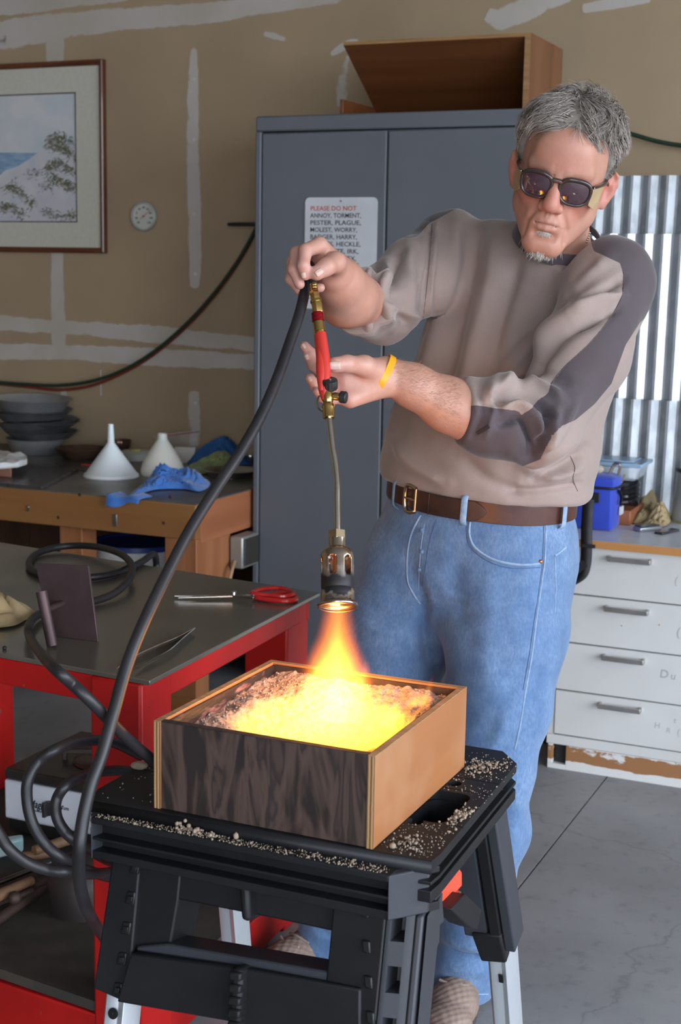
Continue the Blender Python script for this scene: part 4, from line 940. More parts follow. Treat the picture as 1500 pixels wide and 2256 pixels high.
hole1 = slot(s1.x, s1.y, .034, .062, .018); hole2 = slot(h1.x, h1.y, .0115, .0115, .0114); hole3 = slot(h2.x, h2.y, .0115, .0115, .0114)
apply_cut(dk_o, [hole1, hole2, hole3] + gaps)
# rim under the deck: recessed web between flanges, as moulded
def inset(poly, d):
    c = sum(poly, V(0, 0, 0)) / len(poly); return [p + (c - p).normalized() * d for p in poly]
side = MB()
side.prism([p + V(0, 0, DZt - .058) for p in inset(deck, .018)], (0, 0, .044))
side_o = side.build('rim_web', stand_m, ws)
def ring(z, t, d0=0, d1=.03):
    o_, i_ = inset(deck, d0) if d0 else deck, inset(deck, d1); n = len(deck); mb = MB()
    vs = [p + V(0, 0, z) for p in o_] + [p + V(0, 0, z) for p in i_] + [p + V(0, 0, z + t) for p in o_] + [p + V(0, 0, z + t) for p in i_]
    fs = []
    for k in range(n):
        l = (k + 1) % n
        fs += [(k, l, 2 * n + l, 2 * n + k), (n + l, n + k, 3 * n + k, 3 * n + l), (2 * n + k, 2 * n + l, 3 * n + l, 3 * n + k), (k, n + k, n + l, l)]
    return mb.add(vs, fs)
apply_cut(side_o, [slot(s1.x, s1.y, .030, .058, .018, .3), slot(h1.x, h1.y, .0115, .0115, .0114, .3), slot(h2.x, h2.y, .0115, .0115, .0114, .3)])
ring(DZt - .034, .005).build('rim_rib', stand_m, ws, bevel=.001); ring(DZt - .058, .016).build('rim_flange', stand_m, ws, bevel=.001)
# front ledge (one step lower than the deck) with its channel
LZ = .684
l0, l1 = at(193, 1800, z=LZ), at(857, 1928, z=LZ); l2 = at(945, 1912, z=LZ)
fy0 = (l0.y + l1.y) / 2
led = [V(l0.x - .002, 1.70, 0), V(l0.x - .004, fy0 + .012, 0), V(l0.x + .004, fy0, 0), V(l1.x, fy0, 0), V(l2.x, l2.y, 0), V(-.605, 1.70, 0)]
MB().prism([p + V(0, 0, LZ - .010) for p in led], (0, 0, .010)).build('ledge', stand_m, ws, bevel=.002)
MB().add([V(-1.122, 1.660, DZt - .001), V(-.607, 1.672, DZt - .001), V(-.606, 1.668, LZ - .001), V(-1.123, 1.656, LZ - .001)], [(0, 1, 2, 3)]).build('ledge_bevel', stand_m, ws, solid=.002)
web = [V(l0.x + .006, 1.69, 0), V(l0.x + .008, fy0 + .022, 0), V(l1.x - .01, fy0 + .022, 0), V(l2.x - .012, l2.y + .01, 0), V(-.615, 1.69, 0)]
MB().prism([p + V(0, 0, LZ - .058) for p in web], (0, 0, .048)).build('ledge_web', stand_m, ws)
for z, t in ((LZ - .034, .004), (LZ - .062, .012)):
    MB().prism([p + V(0, .002, z) for p in led], (0, 0, t)).build('ledge_rib', stand_m, ws, bevel=.001)
MB().prism([V(l1.x - .0, fy0 - .001, LZ - .062), V(l2.x + .001, l2.y - .001, LZ - .062), V(l2.x - .002, l2.y + .02, LZ - .062), V(l1.x, fy0 + .02, LZ - .062)], (0, 0, .0625)).build('end_cap', stand_lit, ws, bevel=.002)
MB().prism([V(l0.x - .004, fy0 + .012, LZ - .062), V(l0.x + .004, fy0 - .0005, LZ - .062), V(l0.x + .009, fy0 + .02, LZ - .062), V(l0.x - .002, 1.69, LZ - .062)], (0, 0, .0625)).build('end_cap', stand_lit, ws, bevel=.001)
# front leg frame: moulded panel leaning outwards at the foot
FP0 = V(-.86, fy0 + .03, .62); FD = V(0, -.20, -1).normalized(); FN = V(0, -1, .20).normalized()
def fp(px, py, off=0.0): return on_plane(px, py, FP0, FN) + FN * off
def fpan(name, pts, m=stand_m, t=.03, off=0.0, bevel=.003):
    return MB().prism([fp(x, y, off) for x, y in pts], -FN * t).build(name, m, ws, bevel=bevel)
fpan('upper_beam', [(290, 1866), (850, 1985), (850, 2085), (728, 2058), (600, 2030), (383, 1987), (270, 1962)], t=.05, off=-.014)
fpan('leg_shell', [(262, 1868), (392, 1895), (383, 1987), (367, 2080), (340, 2212), (268, 2204), (212, 2172)], t=.07, off=-.012)
fpan('leg_edge', [(250, 1868), (310, 1880), (283, 2190), (268, 2206), (205, 2178)], t=.055, off=.0)
for k in range(5):
    y = 1895 + k * 67; x = 291 - k * 9.5
    fpan('latch', [(x, y), (x + 18, y + 3), (x + 14, y + 32), (x - 6, y + 28)], m=mat('latch_black', (.006, .006, .006), .5), t=.01, off=.0022, bevel=.002)
    fpan('latch_bar', [(x + 5, y + 10), (x + 15, y + 12), (x + 13, y + 24), (x + 2, y + 22)], t=.006, off=.006, bevel=.001)
fpan('lower_beam', [(296, 2096), (560, 2132), (800, 2175), (800, 2325), (507, 2246), (265, 2204)], t=.03, off=.010)
fpan('lower_beam_top', [(300, 2085), (367, 2080), (725, 2142), (800, 2155), (800, 2180), (550, 2134), (297, 2096)], m=stand_lit, t=.06, off=-.002)
fpan('centre_rib', [(528, 1925), (552, 1930), (556, 2030), (536, 2026)], t=.04, off=.008, bevel=.006)
fpan('centre_rib', [(528, 2122), (553, 2127), (546, 2262), (520, 2255)], t=.04, off=.026, bevel=.006)
for k in range(5): fpan('hinge_knuckle', [(527 - k, 2128 + k * 27), (553 - k, 2133 + k * 27), (552 - k, 2152 + k * 27), (526 - k, 2147 + k * 27)], t=.03, off=.031, bevel=.003)
# right front leg: front face, slanted corner with step openings, side wall
def plan_leg(name, top, bot, m, bevel=.003): return MB().hexa(bot, top).build(name, m, ws, bevel=bevel)
zt, zb_ = LZ - .063, .16
sh = lambda z: V(0, .20 * (z - .62), z)
fx = [fp(735, 2000), fp(845, 2020)]
pf = [V(l1.x - .085, fy0 + .03, 0), V(l1.x - .004, fy0 + .028, 0), V(l1.x + .004, fy0 + .034, 0)]
def col(pl, name, m, zt=zt, zb=zb_, bevel=.003, tap=.0):
    c = sum(pl, V(0, 0, 0)) / len(pl)
    return MB().hexa([p + sh(zb) + (c - p) * tap for p in pl], [p + sh(zt) for p in pl]).build(name, m, ws, bevel=bevel)
col([V(l1.x - .09, fy0 + .03, 0), V(l1.x - .012, fy0 + .026, 0), V(l1.x - .012, fy0 + .09, 0), V(l1.x - .09, fy0 + .09, 0)], 'leg_shell', stand_m)
step = col([V(l1.x - .0115, fy0 + .026, 0), V(l1.x + .026, fy0 + .036, 0), V(l1.x + .020, fy0 + .085, 0), V(l1.x - .0115, fy0 + .085, 0)], 'leg_ladder', stand_lit)
cuts = []
for k in range(6):
    z = .585 - k * .066; A = V(l1.x - .004, fy0 + .02, 0) + sh(z); B = V(l1.x + .014, fy0 + .026, 0) + sh(z)
    cuts.append(MB().hexa([A, B, B + V(0, .05, -.003), A + V(0, .05, -.003)], [p + V(0, .006, .034) for p in (A, B, B + V(0, .05, 0), A + V(0, .05, 0))]).build('cutter', stand_lit, ws, smooth=0))
apply_cut(step, cuts)
col([V(l1.x + .026, fy0 + .034, 0), V(l1.x + .036, fy0 + .036, 0), V(l1.x + .032, fy0 + .09, 0), V(l1.x + .024, fy0 + .09, 0)], 'leg_flange', stand_lit)
col([V(l1.x + .040, fy0 + .040, 0), V(l2.x - .004, l2.y + .02, 0), V(l2.x - .006, l2.y + .075, 0), V(l1.x + .038, fy0 + .09, 0)], 'leg_side', stand_lit, tap=.35)
for k in range(6):
    y = 1990 + k * 78; x = 801 + k * 4.5
    fpan('latch', [(x - 5, y), (x + 13, y + 4), (x + 15, y + 32), (x - 2, y + 28)], m=mat('latch_black', (.006, .006, .006), .5), t=.01, off=.0075, bevel=.002)
# aluminium leg extensions
def tubeleg(name, top, bot, w, d):
    return MB().bar(top, bot, w, d, up=(0, 1, 0)).build(name, alu, ws, bevel=.003)
def channel_leg(a, b, w, d):
    mb = MB(); ax = (b - a).normalized(); x = V(1, 0, 0); x = (x - ax * x.dot(ax)).normalized(); y = ax.cross(x)
    pr = [(-w / 2, 0), (-w * .28, -d * .5), (-w * .1, -d * .5), (w * .1, -d * .38), (w * .3, -d * .5), (w / 2, 0), (w / 2, d / 2), (-w / 2, d / 2)]
    q = lambda c: [c + x * u + V(0, 1, 0) * v for u, v in pr]
    return mb.hexa(q(b), q(a)).build('leg_extension', alu, ws, bevel=.001)
e0 = fp(244, 2190, -.03); e1 = e0 + FD * .55; e1.z = max(e1.z, 0); e1 = e0 + FD * ((e0.z - .0) / -FD.z)
channel_leg(e0 + FD * -.06, e1, .05, .035)
ho = fp(239, 2238, -.0115); MB().lathe([(.001, .0006), (.008, .0006), (.008, -.001)], ho + FN * .0, FN, 16).build('leg_hole', mat('latch_black', (.006, .006, .006), .5), ws)
e0 = V(l1.x - .045, fy0 + .06, 0) + sh(.2); channel_leg(e0, e0 + FD * ((e0.z) / -FD.z), .05, .035)
# rear right leg
r0, r1 = at(1055, 1800, Y=2.03), at(1100, 2085, Y=2.13)
ax = (r1 - r0)
def rl(u, s): return r0 + ax * u + V(1, .1, 0).normalized() * s
MB().bar(rl(-.15, -.022), rl(.86, -.026), .040, .05, up=(0, 1, 0)).build('rear_leg', stand_lit, ws, bevel=.003)
MB().bar(rl(-.15, .010), rl(1.0, .008), .018, .06, up=(0, 1, 0)).build('rear_leg_channel', stand_m, ws, bevel=.002)
MB().bar(rl(-.15, .028), rl(.93, .027), .018, .052, up=(0, 1, 0)).build('rear_leg_rib', stand_lit, ws, bevel=.003)
MB().bar(rl(.80, -.008), rl(1.02, -.002), .05, .062, up=(0, 1, 0), w2=.044).build('leg_socket', stand_m, ws, bevel=.004)
a, b_ = rl(.98, .002), at(1124, 2380, Y=2.235)
b_ = a + (b_ - a) * (a.z / (a.z - b_.z))
channel_leg(a, b_, .046, .04)
q = at(1103, 2118, Y=(a.y + .01)); t_ = (b_ - a).normalized()
q = a + t_ * .055 + V(0.004, -.0195, 0)
MB().bar(q, q + t_ * .018, .008, .002, up=(0, 1, 0)).build('leg_hole', mat('latch_black', (.006, .006, .006), .5), ws, bevel=.001)
# rear left leg and rear cross member
r2 = V(-1.10, r0.y, r0.z); r3 = r2 + ax + V(-.06, 0, 0)
a2 = at(500, 1990, Y=2.16); b2 = a2 + V(-.02, .1, -a2.z)
MB().bar(V(-1.075, 2.045, .64), a2 + V(.001, -.006, .05), .06, .05, up=(0, 1, 0)).build('rear_leg', stand_m, ws, bevel=.003)
channel_leg(a2 + V(.003, -.015, .14), b2, .05, .04)
MB().box((-1.08, 2.04, .58), (-.66, 2.07, .64)).build('rear_beam', stand_m, ws, bevel=.004)
# folding braces: orange-red bracket and black hinge plates on the right side
orange = mat('orange_plastic', (.85, .085, .04), .4, c2=(.78, .07, .035), ns=4)
xr = -.632
def side_poly(name, pts, m, t=.012, x=xr, bevel=.002): return MB().prism([at(a_, b__, X=x) for a_, b__ in pts], (-t, 0, 0)).build(name, m, ws, bevel=bevel)
side_poly('orange_bracket', [(976, 1925), (992, 1895), (1004, 1900), (1018, 1922), (1018, 1952), (1000, 1972), (985, 2000), (975, 2006)], orange, .03)
for k, (x, y) in enumerate(((982, 1922), (996, 1908))): side_poly('bracket_lug', [(x - 4, y), (x + 3, y - 8), (x + 7, y + 5), (x, y + 14)], orange, .01, xr + .006)
side_poly('brace', [(952, 1952), (972, 1940), (979, 2030), (956, 2052)], stand_lit, .02, xr + .012)
side_poly('hinge_plate', [(994, 2004), (1026, 1970), (1062, 2005), (1052, 2048), (1030, 2040)], stand_m, .03, xr + .02)
side_poly('brace_pin', [(1006, 1975), (1016, 1962), (1018, 1975), (1012, 1985)], steel, .02, xr + .005)
# orange clamp part seen in the slot of the deck
MB().box((s1.x - .02, s1.y - .05, DZt - .058 - .012), (s1.x + .022, s1.y + .0, DZt - .050)).build('orange_clamp', orange, ws, bevel=.004)

# ---------------------------------------------------------------- wooden sand box
bx0, bx1, by0, by1, bz0, bz1 = -1.023, -.689, 1.672, 2.032, DZt + .0006, .828
dkply = bpy.data.materials.new('stained_plywood'); nt, N, L = nodes(dkply); b = N['Principled BSDF']
n1 = texnoise(nt, 13, (1, 1, .24), 3, .5, dist=2.2); n2 = texnoise(nt, 90, (1, 1, .05), 3, .6); n3 = texnoise(nt, 5, (1, 1, .5), 4)
c = ramp(nt, n1, [(.38, (.010, .005, .004)), (.44, (.052, .028, .020)), (.50, (.085, .050, .038)), (.56, (.066, .038, .029)), (.60, (.018, .009, .007)), (.66, (.060, .034, .026))])
c = mixc(nt, math_(nt, 'MULTIPLY', n2, .45), c, (.03, .018, .015))
c = mixc(nt, ramp(nt, n3, [(.6, (0, 0, 0)), (.8, (.25, .25, .25))]), c, (.16, .12, .10))
L.new(c, b.inputs['Base Color']); b.inputs['Roughness'].default_value = .65; bump(nt, n2, .2, .001)
pine = wood('box_side_pine', (.40, .165, .056), (.25, .085, .026), (.35, .17, .08), axis=1, scale=4, rough=.6, rings=2)
plyv = bpy.data.materials.new('ply_layers'); nt, N, L = nodes(plyv); b = N['Principled BSDF']
tcn = nt.nodes.new('ShaderNodeTexCoord'); wv = nt.nodes.new('ShaderNodeTexWave'); wv.wave_type = 'BANDS'; wv.bands_direction = 'X'; wv.inputs['Scale'].default_value = 62; wv.inputs['Distortion'].default_value = .6; wv.inputs['Detail'].default_value = 2
L.new(tcn.outputs['Object'], wv.inputs['Vector'])
c = ramp(nt, wv.outputs['Fac'], [(.2, (.12, .055, .022)), (.5, (.36, .19, .07)), (.8, (.50, .30, .13))])
c = mixc(nt, math_(nt, 'MULTIPLY', texnoise(nt, 200, (1, 1, .1)), .5), c, (.2, .10, .04)); L.new(c, b.inputs['Base Color']); b.inputs['Roughness'].default_value = .75
plyt = wood('ply_top', (.46, .30, .16), (.25, .15, .07), axis=0, scale=20, rough=.8)
char = mat('charred_wood', (.018, .013, .012), .8, c2=(.045, .028, .025), ns=30, bmp=.4, bs=150)
sb = thing('sand_box', 'open plywood box with dark stained front holding sand on the stand', 'box', ((bx0 + bx1) / 2, (by0 + by1) / 2, bz0))
T = .0105
for x0_, x1_ in ((bx0, bx0 + T), (bx1 - T, bx1)):
    pn = MB().box((x0_, by0 + .0012, bz0), (x1_, by1, bz1 - .0012)).build('side_panel', pine, sb, bevel=.0006)
    MB().box((x0_ + .0003, by0 - .0006, bz0), (x1_ - .0003, by0 + .0011, bz1 - .0012)).build('ply_edge', plyv, pn)
    MB().box((x0_ + .0003, by0, bz1 - .0011), (x1_ - .0003, by1, bz1)).build('top_edge', plyt, pn)
for y0_, y1_, m in ((by0 + .002, by0 + .013, dkply), (by1 - .012, by1, pine)):
    pn = MB().box((bx0 + T + .0002, y0_, bz0), (bx1 - T - .0002, y1_, bz1 - .0012)).build('front_panel' if y0_ < 1.8 else 'back_panel', m, sb, bevel=.0006)
    MB().box((bx0 + T + .0002, y0_ + .0003, bz1 - .0011), (bx1 - T - .0002, y1_ - .0003, bz1)).build('top_edge', plyt if y0_ > 1.8 else char, pn)
MB().box((bx0 + T, by0 + .013, bz0), (bx1 - T, by1 - .012, bz0 + .01)).build('base_panel', pine, sb)
ix0, ix1, iy0, iy1 = bx0 + T, bx1 - T, by0 + .013, by1 - .012
foil = mat('scorched_lining', (.025, .020, .022), .5, c2=(.36, .20, .22), ns=26, stretch=(1, .4, 1.6), lo=.52, hi=.66, bmp=.5, bs=60, bd=.004)
t = .004
MB().box((ix0, iy0, bz0 + .01), (ix0 + t, iy1, bz1 - .004)).build('lining', foil, sb)
for lo, hi in (((ix1 - t, iy0, bz0 + .01), (ix1, iy1, bz1 - .003)), ((ix0 + t, iy1 - t, bz0 + .01), (ix1 - t, iy1, bz1 - .003)), ((ix0 + t, iy0, bz0 + .01), (ix1 - t, iy0 + t, bz1 - .004))):
    MB().box(lo, hi).build('lining', char, sb)
# sand with a hollow
sand_m = mat('grey_sand', (.48, .385, .345), .95, c2=(.27, .215, .195), ns=90, bmp=.7, bs=420, bd=.003, detail=8)
jx, jy = -.872, 1.885
def sand_h(x, y):
    u = (x - ix0) / (ix1 - ix0); v = (y - iy0) / (iy1 - iy0)
    h = .809 + .008 * v - .006 * (u < .12) * (1 - u / .12)
    d = math.hypot((x + .835) / .125, (y - 1.825) / .115); h -= .040 * math.exp(-d ** 3.0)
    h += .007 * nz(x, y, 1, 22) + .0035 * nz(x, y, 5, 60) + .0025 * nz(x, y, 9, 170)
    return h
g = MB().grid(lambda u, v: V(ix0 + t + u * (ix1 - ix0 - 2 * t), iy0 + t + v * (iy1 - iy0 - 2 * t), sand_h(ix0 + u * (ix1 - ix0), iy0 + v * (iy1 - iy0))), 150, 160)
o = g.build('sand', sand_m, smooth=80); tag(o, 'grey crumbly sand filling the wooden box', 'sand', kind='stuff')
ico = bmesh.new(); bmesh.ops.create_icosphere(ico, subdivisions=1, radius=1); iv = [v.co.copy() for v in ico.verts]; if_ = [tuple(v.index for v in f.verts) for f in ico.faces]; ico.free()
def crumbs(name, pts, m, label, cat='crumbs'):
    mb = MB()
    for p, r in pts:
        sx, sy, sz = (r * RND.uniform(.7, 1.3) for _ in range(3)); mb.add([V(p.x + v.x * sx * (1 + .4 * nz(v.x, v.y, p.x * 50, 2)), p.y + v.y * sy, p.z + sz * .6 + v.z * sz) for v in iv], if_)
    o = mb.build(name, m, smooth=60); return tag(o, label, cat, kind='stuff')
pts = []
for i in range(2200):
    x, y = RND.uniform(ix0 + .008, ix1 - .008), RND.uniform(iy0 + .008, iy1 - .008); pts.append((V(x, y, sand_h(x, y) - .001), RND.choice((.0008, .001, .0013, .002))))
crumbs('sand_lumps', pts, sand_m, 'loose sand lumps on the sand in the wooden box', 'sand')
crumb_m = mat('sand_crumb', (.36, .28, .21), .95, c2=(.26, .20, .15), ns=60, bmp=.5, bs=400)
pts = []
def free(x, y): return not (bx0 - .002 < x < bx1 + .002 and by0 - .002 < y < by1 + .002) and abs(x - s1.x) * .9 > .034 * .9 * (abs(y - s1.y) < .062) and math.hypot(x - h1.x, y - h1.y) > .012 and math.hypot(x - h2.x, y - h2.y) > .012
for i in range(5200):
    x, y = RND.uniform(-1.12, -.612), RND.uniform(1.675, 2.11)
    dens = .9 if x > bx1 and y < 1.95 else .35 if x > bx1 else .14
    if RND.random() < dens and free(x, y): pts.append((V(x, y, DZt), abs(RND.gauss(.0003, .0005)) + .0004))
for cx, cy, n, s_ in ((at(1080, 1778, z=DZt).x, at(1000, 1790, z=DZt).y, 150, .014), (at(1000, 1800, z=DZt).x, at(1000, 1800, z=DZt).y, 160, .012), (at(1060, 1685, z=DZt).x, at(1050, 1690, z=DZt).y, 150, .016), (at(1100, 1690, z=DZt).x - .01, at(1090, 1690, z=DZt).y, 60, .010), (at(900, 1860, z=DZt).x, at(900, 1860, z=DZt).y, 60, .01)):
    for i in range(n):
        x, y = RND.gauss(cx, s_), RND.gauss(cy, s_ * 1.3)
        if free(x, y) and -1.12 < x < -.615 and 1.68 < y < 2.12: pts.append((V(x, y, DZt + abs(RND.gauss(0, .0015))), abs(RND.gauss(.0007, .0009)) + .0005))
for i in range(750):
    x = RND.uniform(l0.x + .01, l1.x - .005); y = RND.uniform(fy0 + .002, 1.655 + (x + 1.12) * .022)
    pts.append((V(x, y, LZ), abs(RND.gauss(.0003, .0005)) + .0004))
for cx, n, s_ in ((at(432, 1835, z=LZ).x, 160, .009), (at(400, 1830, z=LZ).x, 60, .007), (at(482, 1835, z=LZ).x, 40, .006)):
    for i in range(n):
        x, y = RND.gauss(cx, s_), RND.gauss(fy0 + .020, .009)
        if fy0 < y < 1.655: pts.append((V(x, y, LZ + abs(RND.gauss(0, .003))), abs(RND.gauss(.0010, .0009)) + .0005))
p = at(520, 1848, z=LZ); pts.append((p, .0048)); p = at(865, 1868, z=DZt); pts.append((p, .0042))
crumbs('spilled_sand', pts, crumb_m, 'spilled pale sand crumbs over the black work stand')
q = at(307, 1692, z=DZt)
o = MB().ball(q + V(0, 0, .004), .012, 10, 6, (1.2, 1, .5)).build('pebble', crumb_m, smooth=60); tag(o, 'small flat tan lump at the left edge of the work stand', 'lump')

# ---------------------------------------------------------------- flame
flame = thing('flame', 'bright yellow gas flame pouring from the torch into the sand', 'flame', at(745, 1338, d=2.2))
def flame_mat(name, kind, strength, tipcol, corecol, nscale=1.6, namp=.5):
    m = bpy.data.materials.new(name); nt, N, L = nodes(m); N.remove(N['Principled BSDF'])
    tc = nt.nodes.new('ShaderNodeTexCoord'); sp = nt.nodes.new('ShaderNodeSeparateXYZ'); L.new(tc.outputs['Object'], sp.inputs[0])
    nn = texnoise(nt, nscale, (1, 1, 1), 4, .6); nn = math_(nt, 'MULTIPLY', math_(nt, 'SUBTRACT', nn, .5), namp)
    x, y, z = sp.outputs
    x2 = math_(nt, 'ADD', math_(nt, 'MULTIPLY', x, x), math_(nt, 'MULTIPLY', y, y))
    if kind == 'jet':
        w = ramp(nt, z, [(0, (.36,) * 3), (.25, (.46,) * 3), (.55, (.74,) * 3), (1, (.95,) * 3)])
        rho = math_(nt, 'DIVIDE', math_(nt, 'SQRT', x2), w)
        fade = ramp(nt, z, [(0, (.30,) * 3), (.15, (.36,) * 3), (.4, (.60,) * 3), (.65, (1,) * 3), (1, (1,) * 3)])
    elif kind == 'lick':
        w = ramp(nt, z, [(0, (.85,) * 3), (.5, (.55,) * 3), (1, (.12,) * 3)])
        rho = math_(nt, 'DIVIDE', math_(nt, 'SQRT', x2), w); fade = ramp(nt, z, [(0, (1,) * 3), (.5, (.45,) * 3), (1, (.03,) * 3)])
    else:
        rho = math_(nt, 'SQRT', math_(nt, 'ADD', x2, math_(nt, 'MULTIPLY', z, z))); fade = None
    e = math_(nt, 'SUBTRACT', 1.0, math_(nt, 'ADD', rho, nn), True)
    e = math_(nt, 'POWER', e, 1.5 if kind != 'pool' else .9)
    if fade is not None: e = math_(nt, 'MULTIPLY', e, fade)
    em = nt.nodes.new('ShaderNodeEmission')
    L.new(ramp(nt, e, [(0, tipcol), (.35, corecol)]), em.inputs['Color'])
    L.new(math_(nt, 'MULTIPLY', e, strength), em.inputs['Strength'])
    L.new(em.outputs[0], N['Material Output'].inputs['Volume'])
    return m
def flame_part(name, mb, m, loc, axis, scale, yax=None):
    o = mb.build(name, m, smooth=0, org=(0, 0, 0)); o.parent = flame
    Z = Vector(axis).normalized(); X = Vector(yax) if yax else V(1, 0, 0); X = (X - Z * X.dot(Z)).normalized(); Y = Z.cross(X)
    M = Matrix(((X.x, Y.x, Z.x, 0), (X.y, Y.y, Z.y, 0), (X.z, Y.z, Z.z, 0), (0, 0, 0, 1))) @ Matrix.Diagonal((*scale, 1))
    M.translation = Vector(loc) - ORG[flame.name]; o.matrix_local = M; return o
NZ = at(745, 1336, d=2.2); HIT = at(738, 1590, z=.782)
FO, FY = (1, .16, .012), (1, .50, .07)
flame_part('jet', MB().lathe([(.46, 0), (.62, .25), (1.05, .55), (1.2, 1.0)], seg=24, caps=(True, True)), flame_mat('flame_jet', 'jet', 46, (1, .13, .02), (1, .42, .04), 2.0, .50), NZ, HIT - NZ, (.074, .074, (HIT - NZ).length))
pool_c = at(735, 1610, z=.792)
flame_part('pool', MB().ball((0, 0, 0), 1.0, 24, 12), flame_mat('flame_pool', 'pool', 30, (1, .22, .008), (1, .50, .022), 1.8, .40), (-.838, 1.842, .797), (0, 0, 1), (.150, .142, .032))
for (px, py, z, h, w) in ((905, 1585, .79, .060, .034), (928, 1570, .80, .060, .022), (860, 1600, .79, .05, .045), (690, 1530, .80, .07, .040), (785, 1535, .80, .06, .035)):
    b0 = at(px, py, z=z); flame_part('lick', MB().lathe([(.95, 0), (.75, .4), (.3, 1.0)], seg=16, caps=(True, True)), flame_mat('flame_lick', 'lick', 34, FO, FY, 2.5, .5) if 'fl' not in MATS else MATS['fl'], b0, V(.25, .1, 1), (w, w, h)); MATS['fl'] = bpy.data.materials['flame_lick']
for k, (p, e, r) in enumerate(((V(-.838, 1.838, .865), .22, .05), (NZ.lerp(HIT, .45), .6, .03))):
    ld = bpy.data.lights.new('flame_light', 'POINT'); ld.energy = e; ld.color = (1, .36, .07); ld.shadow_soft_size = r
    lo_ = bpy.data.objects.new('flame_light', ld); COL.objects.link(lo_); lo_.location = p - ORG[flame.name]; lo_.parent = flame

# ---------------------------------------------------------------- gas torch
tq = thing('gas_torch', 'gas torch with red handle, brass valve and steel burner pointing down', 'torch', NZ)
hr = mat('torch_red', (.55, .035, .022), .42, c2=(.48, .028, .02), ns=10)
D_ = lambda y: 2.36 - (y - 600) * (.16 / 735)      # the torch leans towards the camera at its lower end
TP = lambda x, y: at(x, y, d=D_(y))
def seg_lathe(name, a, b, prof, m, seg=24, sx=1.0):
    """prof: (fraction along a->b, radius in px)"""
    A, B = TP(*a), TP(*b); Ld = (B - A).length; d = (B - A)
    k = D_((a[1] + b[1]) / 2) / CAM_F
    return MB().lathe([(r * k, f * Ld) for f, r in prof], A, d, seg, sx=sx).build(name, m, tq, smooth=35)
seg_lathe('hose_tail', (686, 598), (690, 626), [(0, .1), (0, 9.5), (1, 9.5), (1, 6)], rubber)
seg_lathe('ferrule', (690, 625), (692, 643), [(0, 5), (0, 9), (.3, 9), (.35, 8.6), (.45, 9.2), (.6, 9.2), (.65, 8.7), (.8, 9.3), (1, 9.3)], brass)
seg_lathe('hex_fitting', (692, 642), (696, 664), [(0, 5), (0, 10.5), (.05, 11.2), (.9, 11.2), (1, 10)], brass, 6)
seg_lathe('collar', (695, 661), (697, 667), [(0, 8), (0, 12.2), (.5, 12.8), (1, 12.2), (1, 8)], brass)
seg_lathe('hex_fitting', (697, 666), (701, 691), [(0, 8), (0, 12.5), (.9, 12.5), (1, 11)], brass, 6)
seg_lathe('red_ring', (699, 690), (701, 708), [(0, 10), (0, 13), (.1, 13.6), (.5, 13.2), (.55, 12), (.62, 13.8), (.95, 13.8), (1, 11)], mat('red_anodised', (.45, .02, .03), .25, .8))
seg_lathe('hex_fitting', (701, 707), (705, 738), [(0, 8), (0, 10), (.1, 12.6), (.75, 13), (.8, 11), (.85, 13.6), (1, 13.6), (1, 10)], brass, 12)
# handle: flattened, swelling grip
HP = [(705, 736), (708, 760), (711, 785), (713, 810), (714, 835), (714, 858), (716, 882)]
HR = [15.5, 17.0, 17.5, 17.8, 17.5, 15, 8]
hp3 = spline([TP(*p) for p in HP], 6); hr3 = [r * 2.33 / CAM_F for r in np.interp(np.linspace(0, 1, len(hp3)), np.linspace(0, 1, 7), HR)]
MB().tube(hp3, hr3, 20, flat=.85).build('handle', hr, tq, smooth=60)
MB().tube([p - FWD * .006 + RGT * (-.004) for p in hp3[8:32]], [.004 + .0045 * math.sin(math.pi * i / 23) for i in range(24)], 12).build('grip_ridge', hr, tq, smooth=60)
seg_lathe('valve_body', (719, 850), (724, 894), [(0, .1), (0, 9), (.2, 12), (.5, 13), (.75, 12), (.85, 10), (1, 12)], brass)
kn0 = TP(727, 856); kax = (UPV * .82 - FWD * .55).normalized(); ks = 2.30 / CAM_F
MB().lathe([(8 * ks, -12 * ks), (8 * ks, 0)], kn0, kax, 16).build('valve_stem', brass, tq)
km = MB(); pr = []
vs = []; segk = 48
for h, r in ((0, 15), (1, 17), (19, 17.2), (21.5, 16), (22, 14)):
    for k in range(segk):
        rr_ = r * (1 - (.055 if (k // 2) % 2 and 0 < h < 20 else 0)); a = 2 * math.pi * k / segk
        x_ = kax.orthogonal().normalized(); y_ = kax.cross(x_); vs.append(kn0 + kax * h * ks + (x_ * math.cos(a) + y_ * math.sin(a)) * rr_ * ks)
km.add(vs, [(j * segk + k, j * segk + (k + 1) % segk, (j + 1) * segk + (k + 1) % segk, (j + 1) * segk + k) for j in range(4) for k in range(segk)] + [tuple(range(segk - 1, -1, -1)), tuple(4 * segk + k for k in range(segk))])
kb = km.build('valve_knob', black_plastic, tq, smooth=30)
MB().lathe([(3.4 * ks, 0), (3.4 * ks, 1.2 * ks), (2.4 * ks, 1.6 * ks), (2.2 * ks, .6 * ks), (.05 * ks, .6 * ks)], kn0 + kax * 22 * ks, kax, 16).build('knob_screw', steel, kb)
sx_ = (RGT * .93 - UPV * .12 - FWD * .25).normalized(); s0 = TP(728, 872)
MB().lathe([(7 * ks, 0), (7 * ks, 8 * ks), (9 * ks, 8 * ks), (9 * ks, 20 * ks), (6 * ks, 20 * ks), (6 * ks, 24 * ks)], s0, sx_, 12).build('side_valve', brass, tq)
MB().lathe([(6 * ks, 22 * ks), (12 * ks, 22 * ks), (13.4 * ks, 24 * ks), (13.4 * ks, 35 * ks), (12 * ks, 37 * ks), (.1 * ks, 37 * ks)], s0, sx_, 20).build('side_knob', black_plastic, tq, smooth=30)
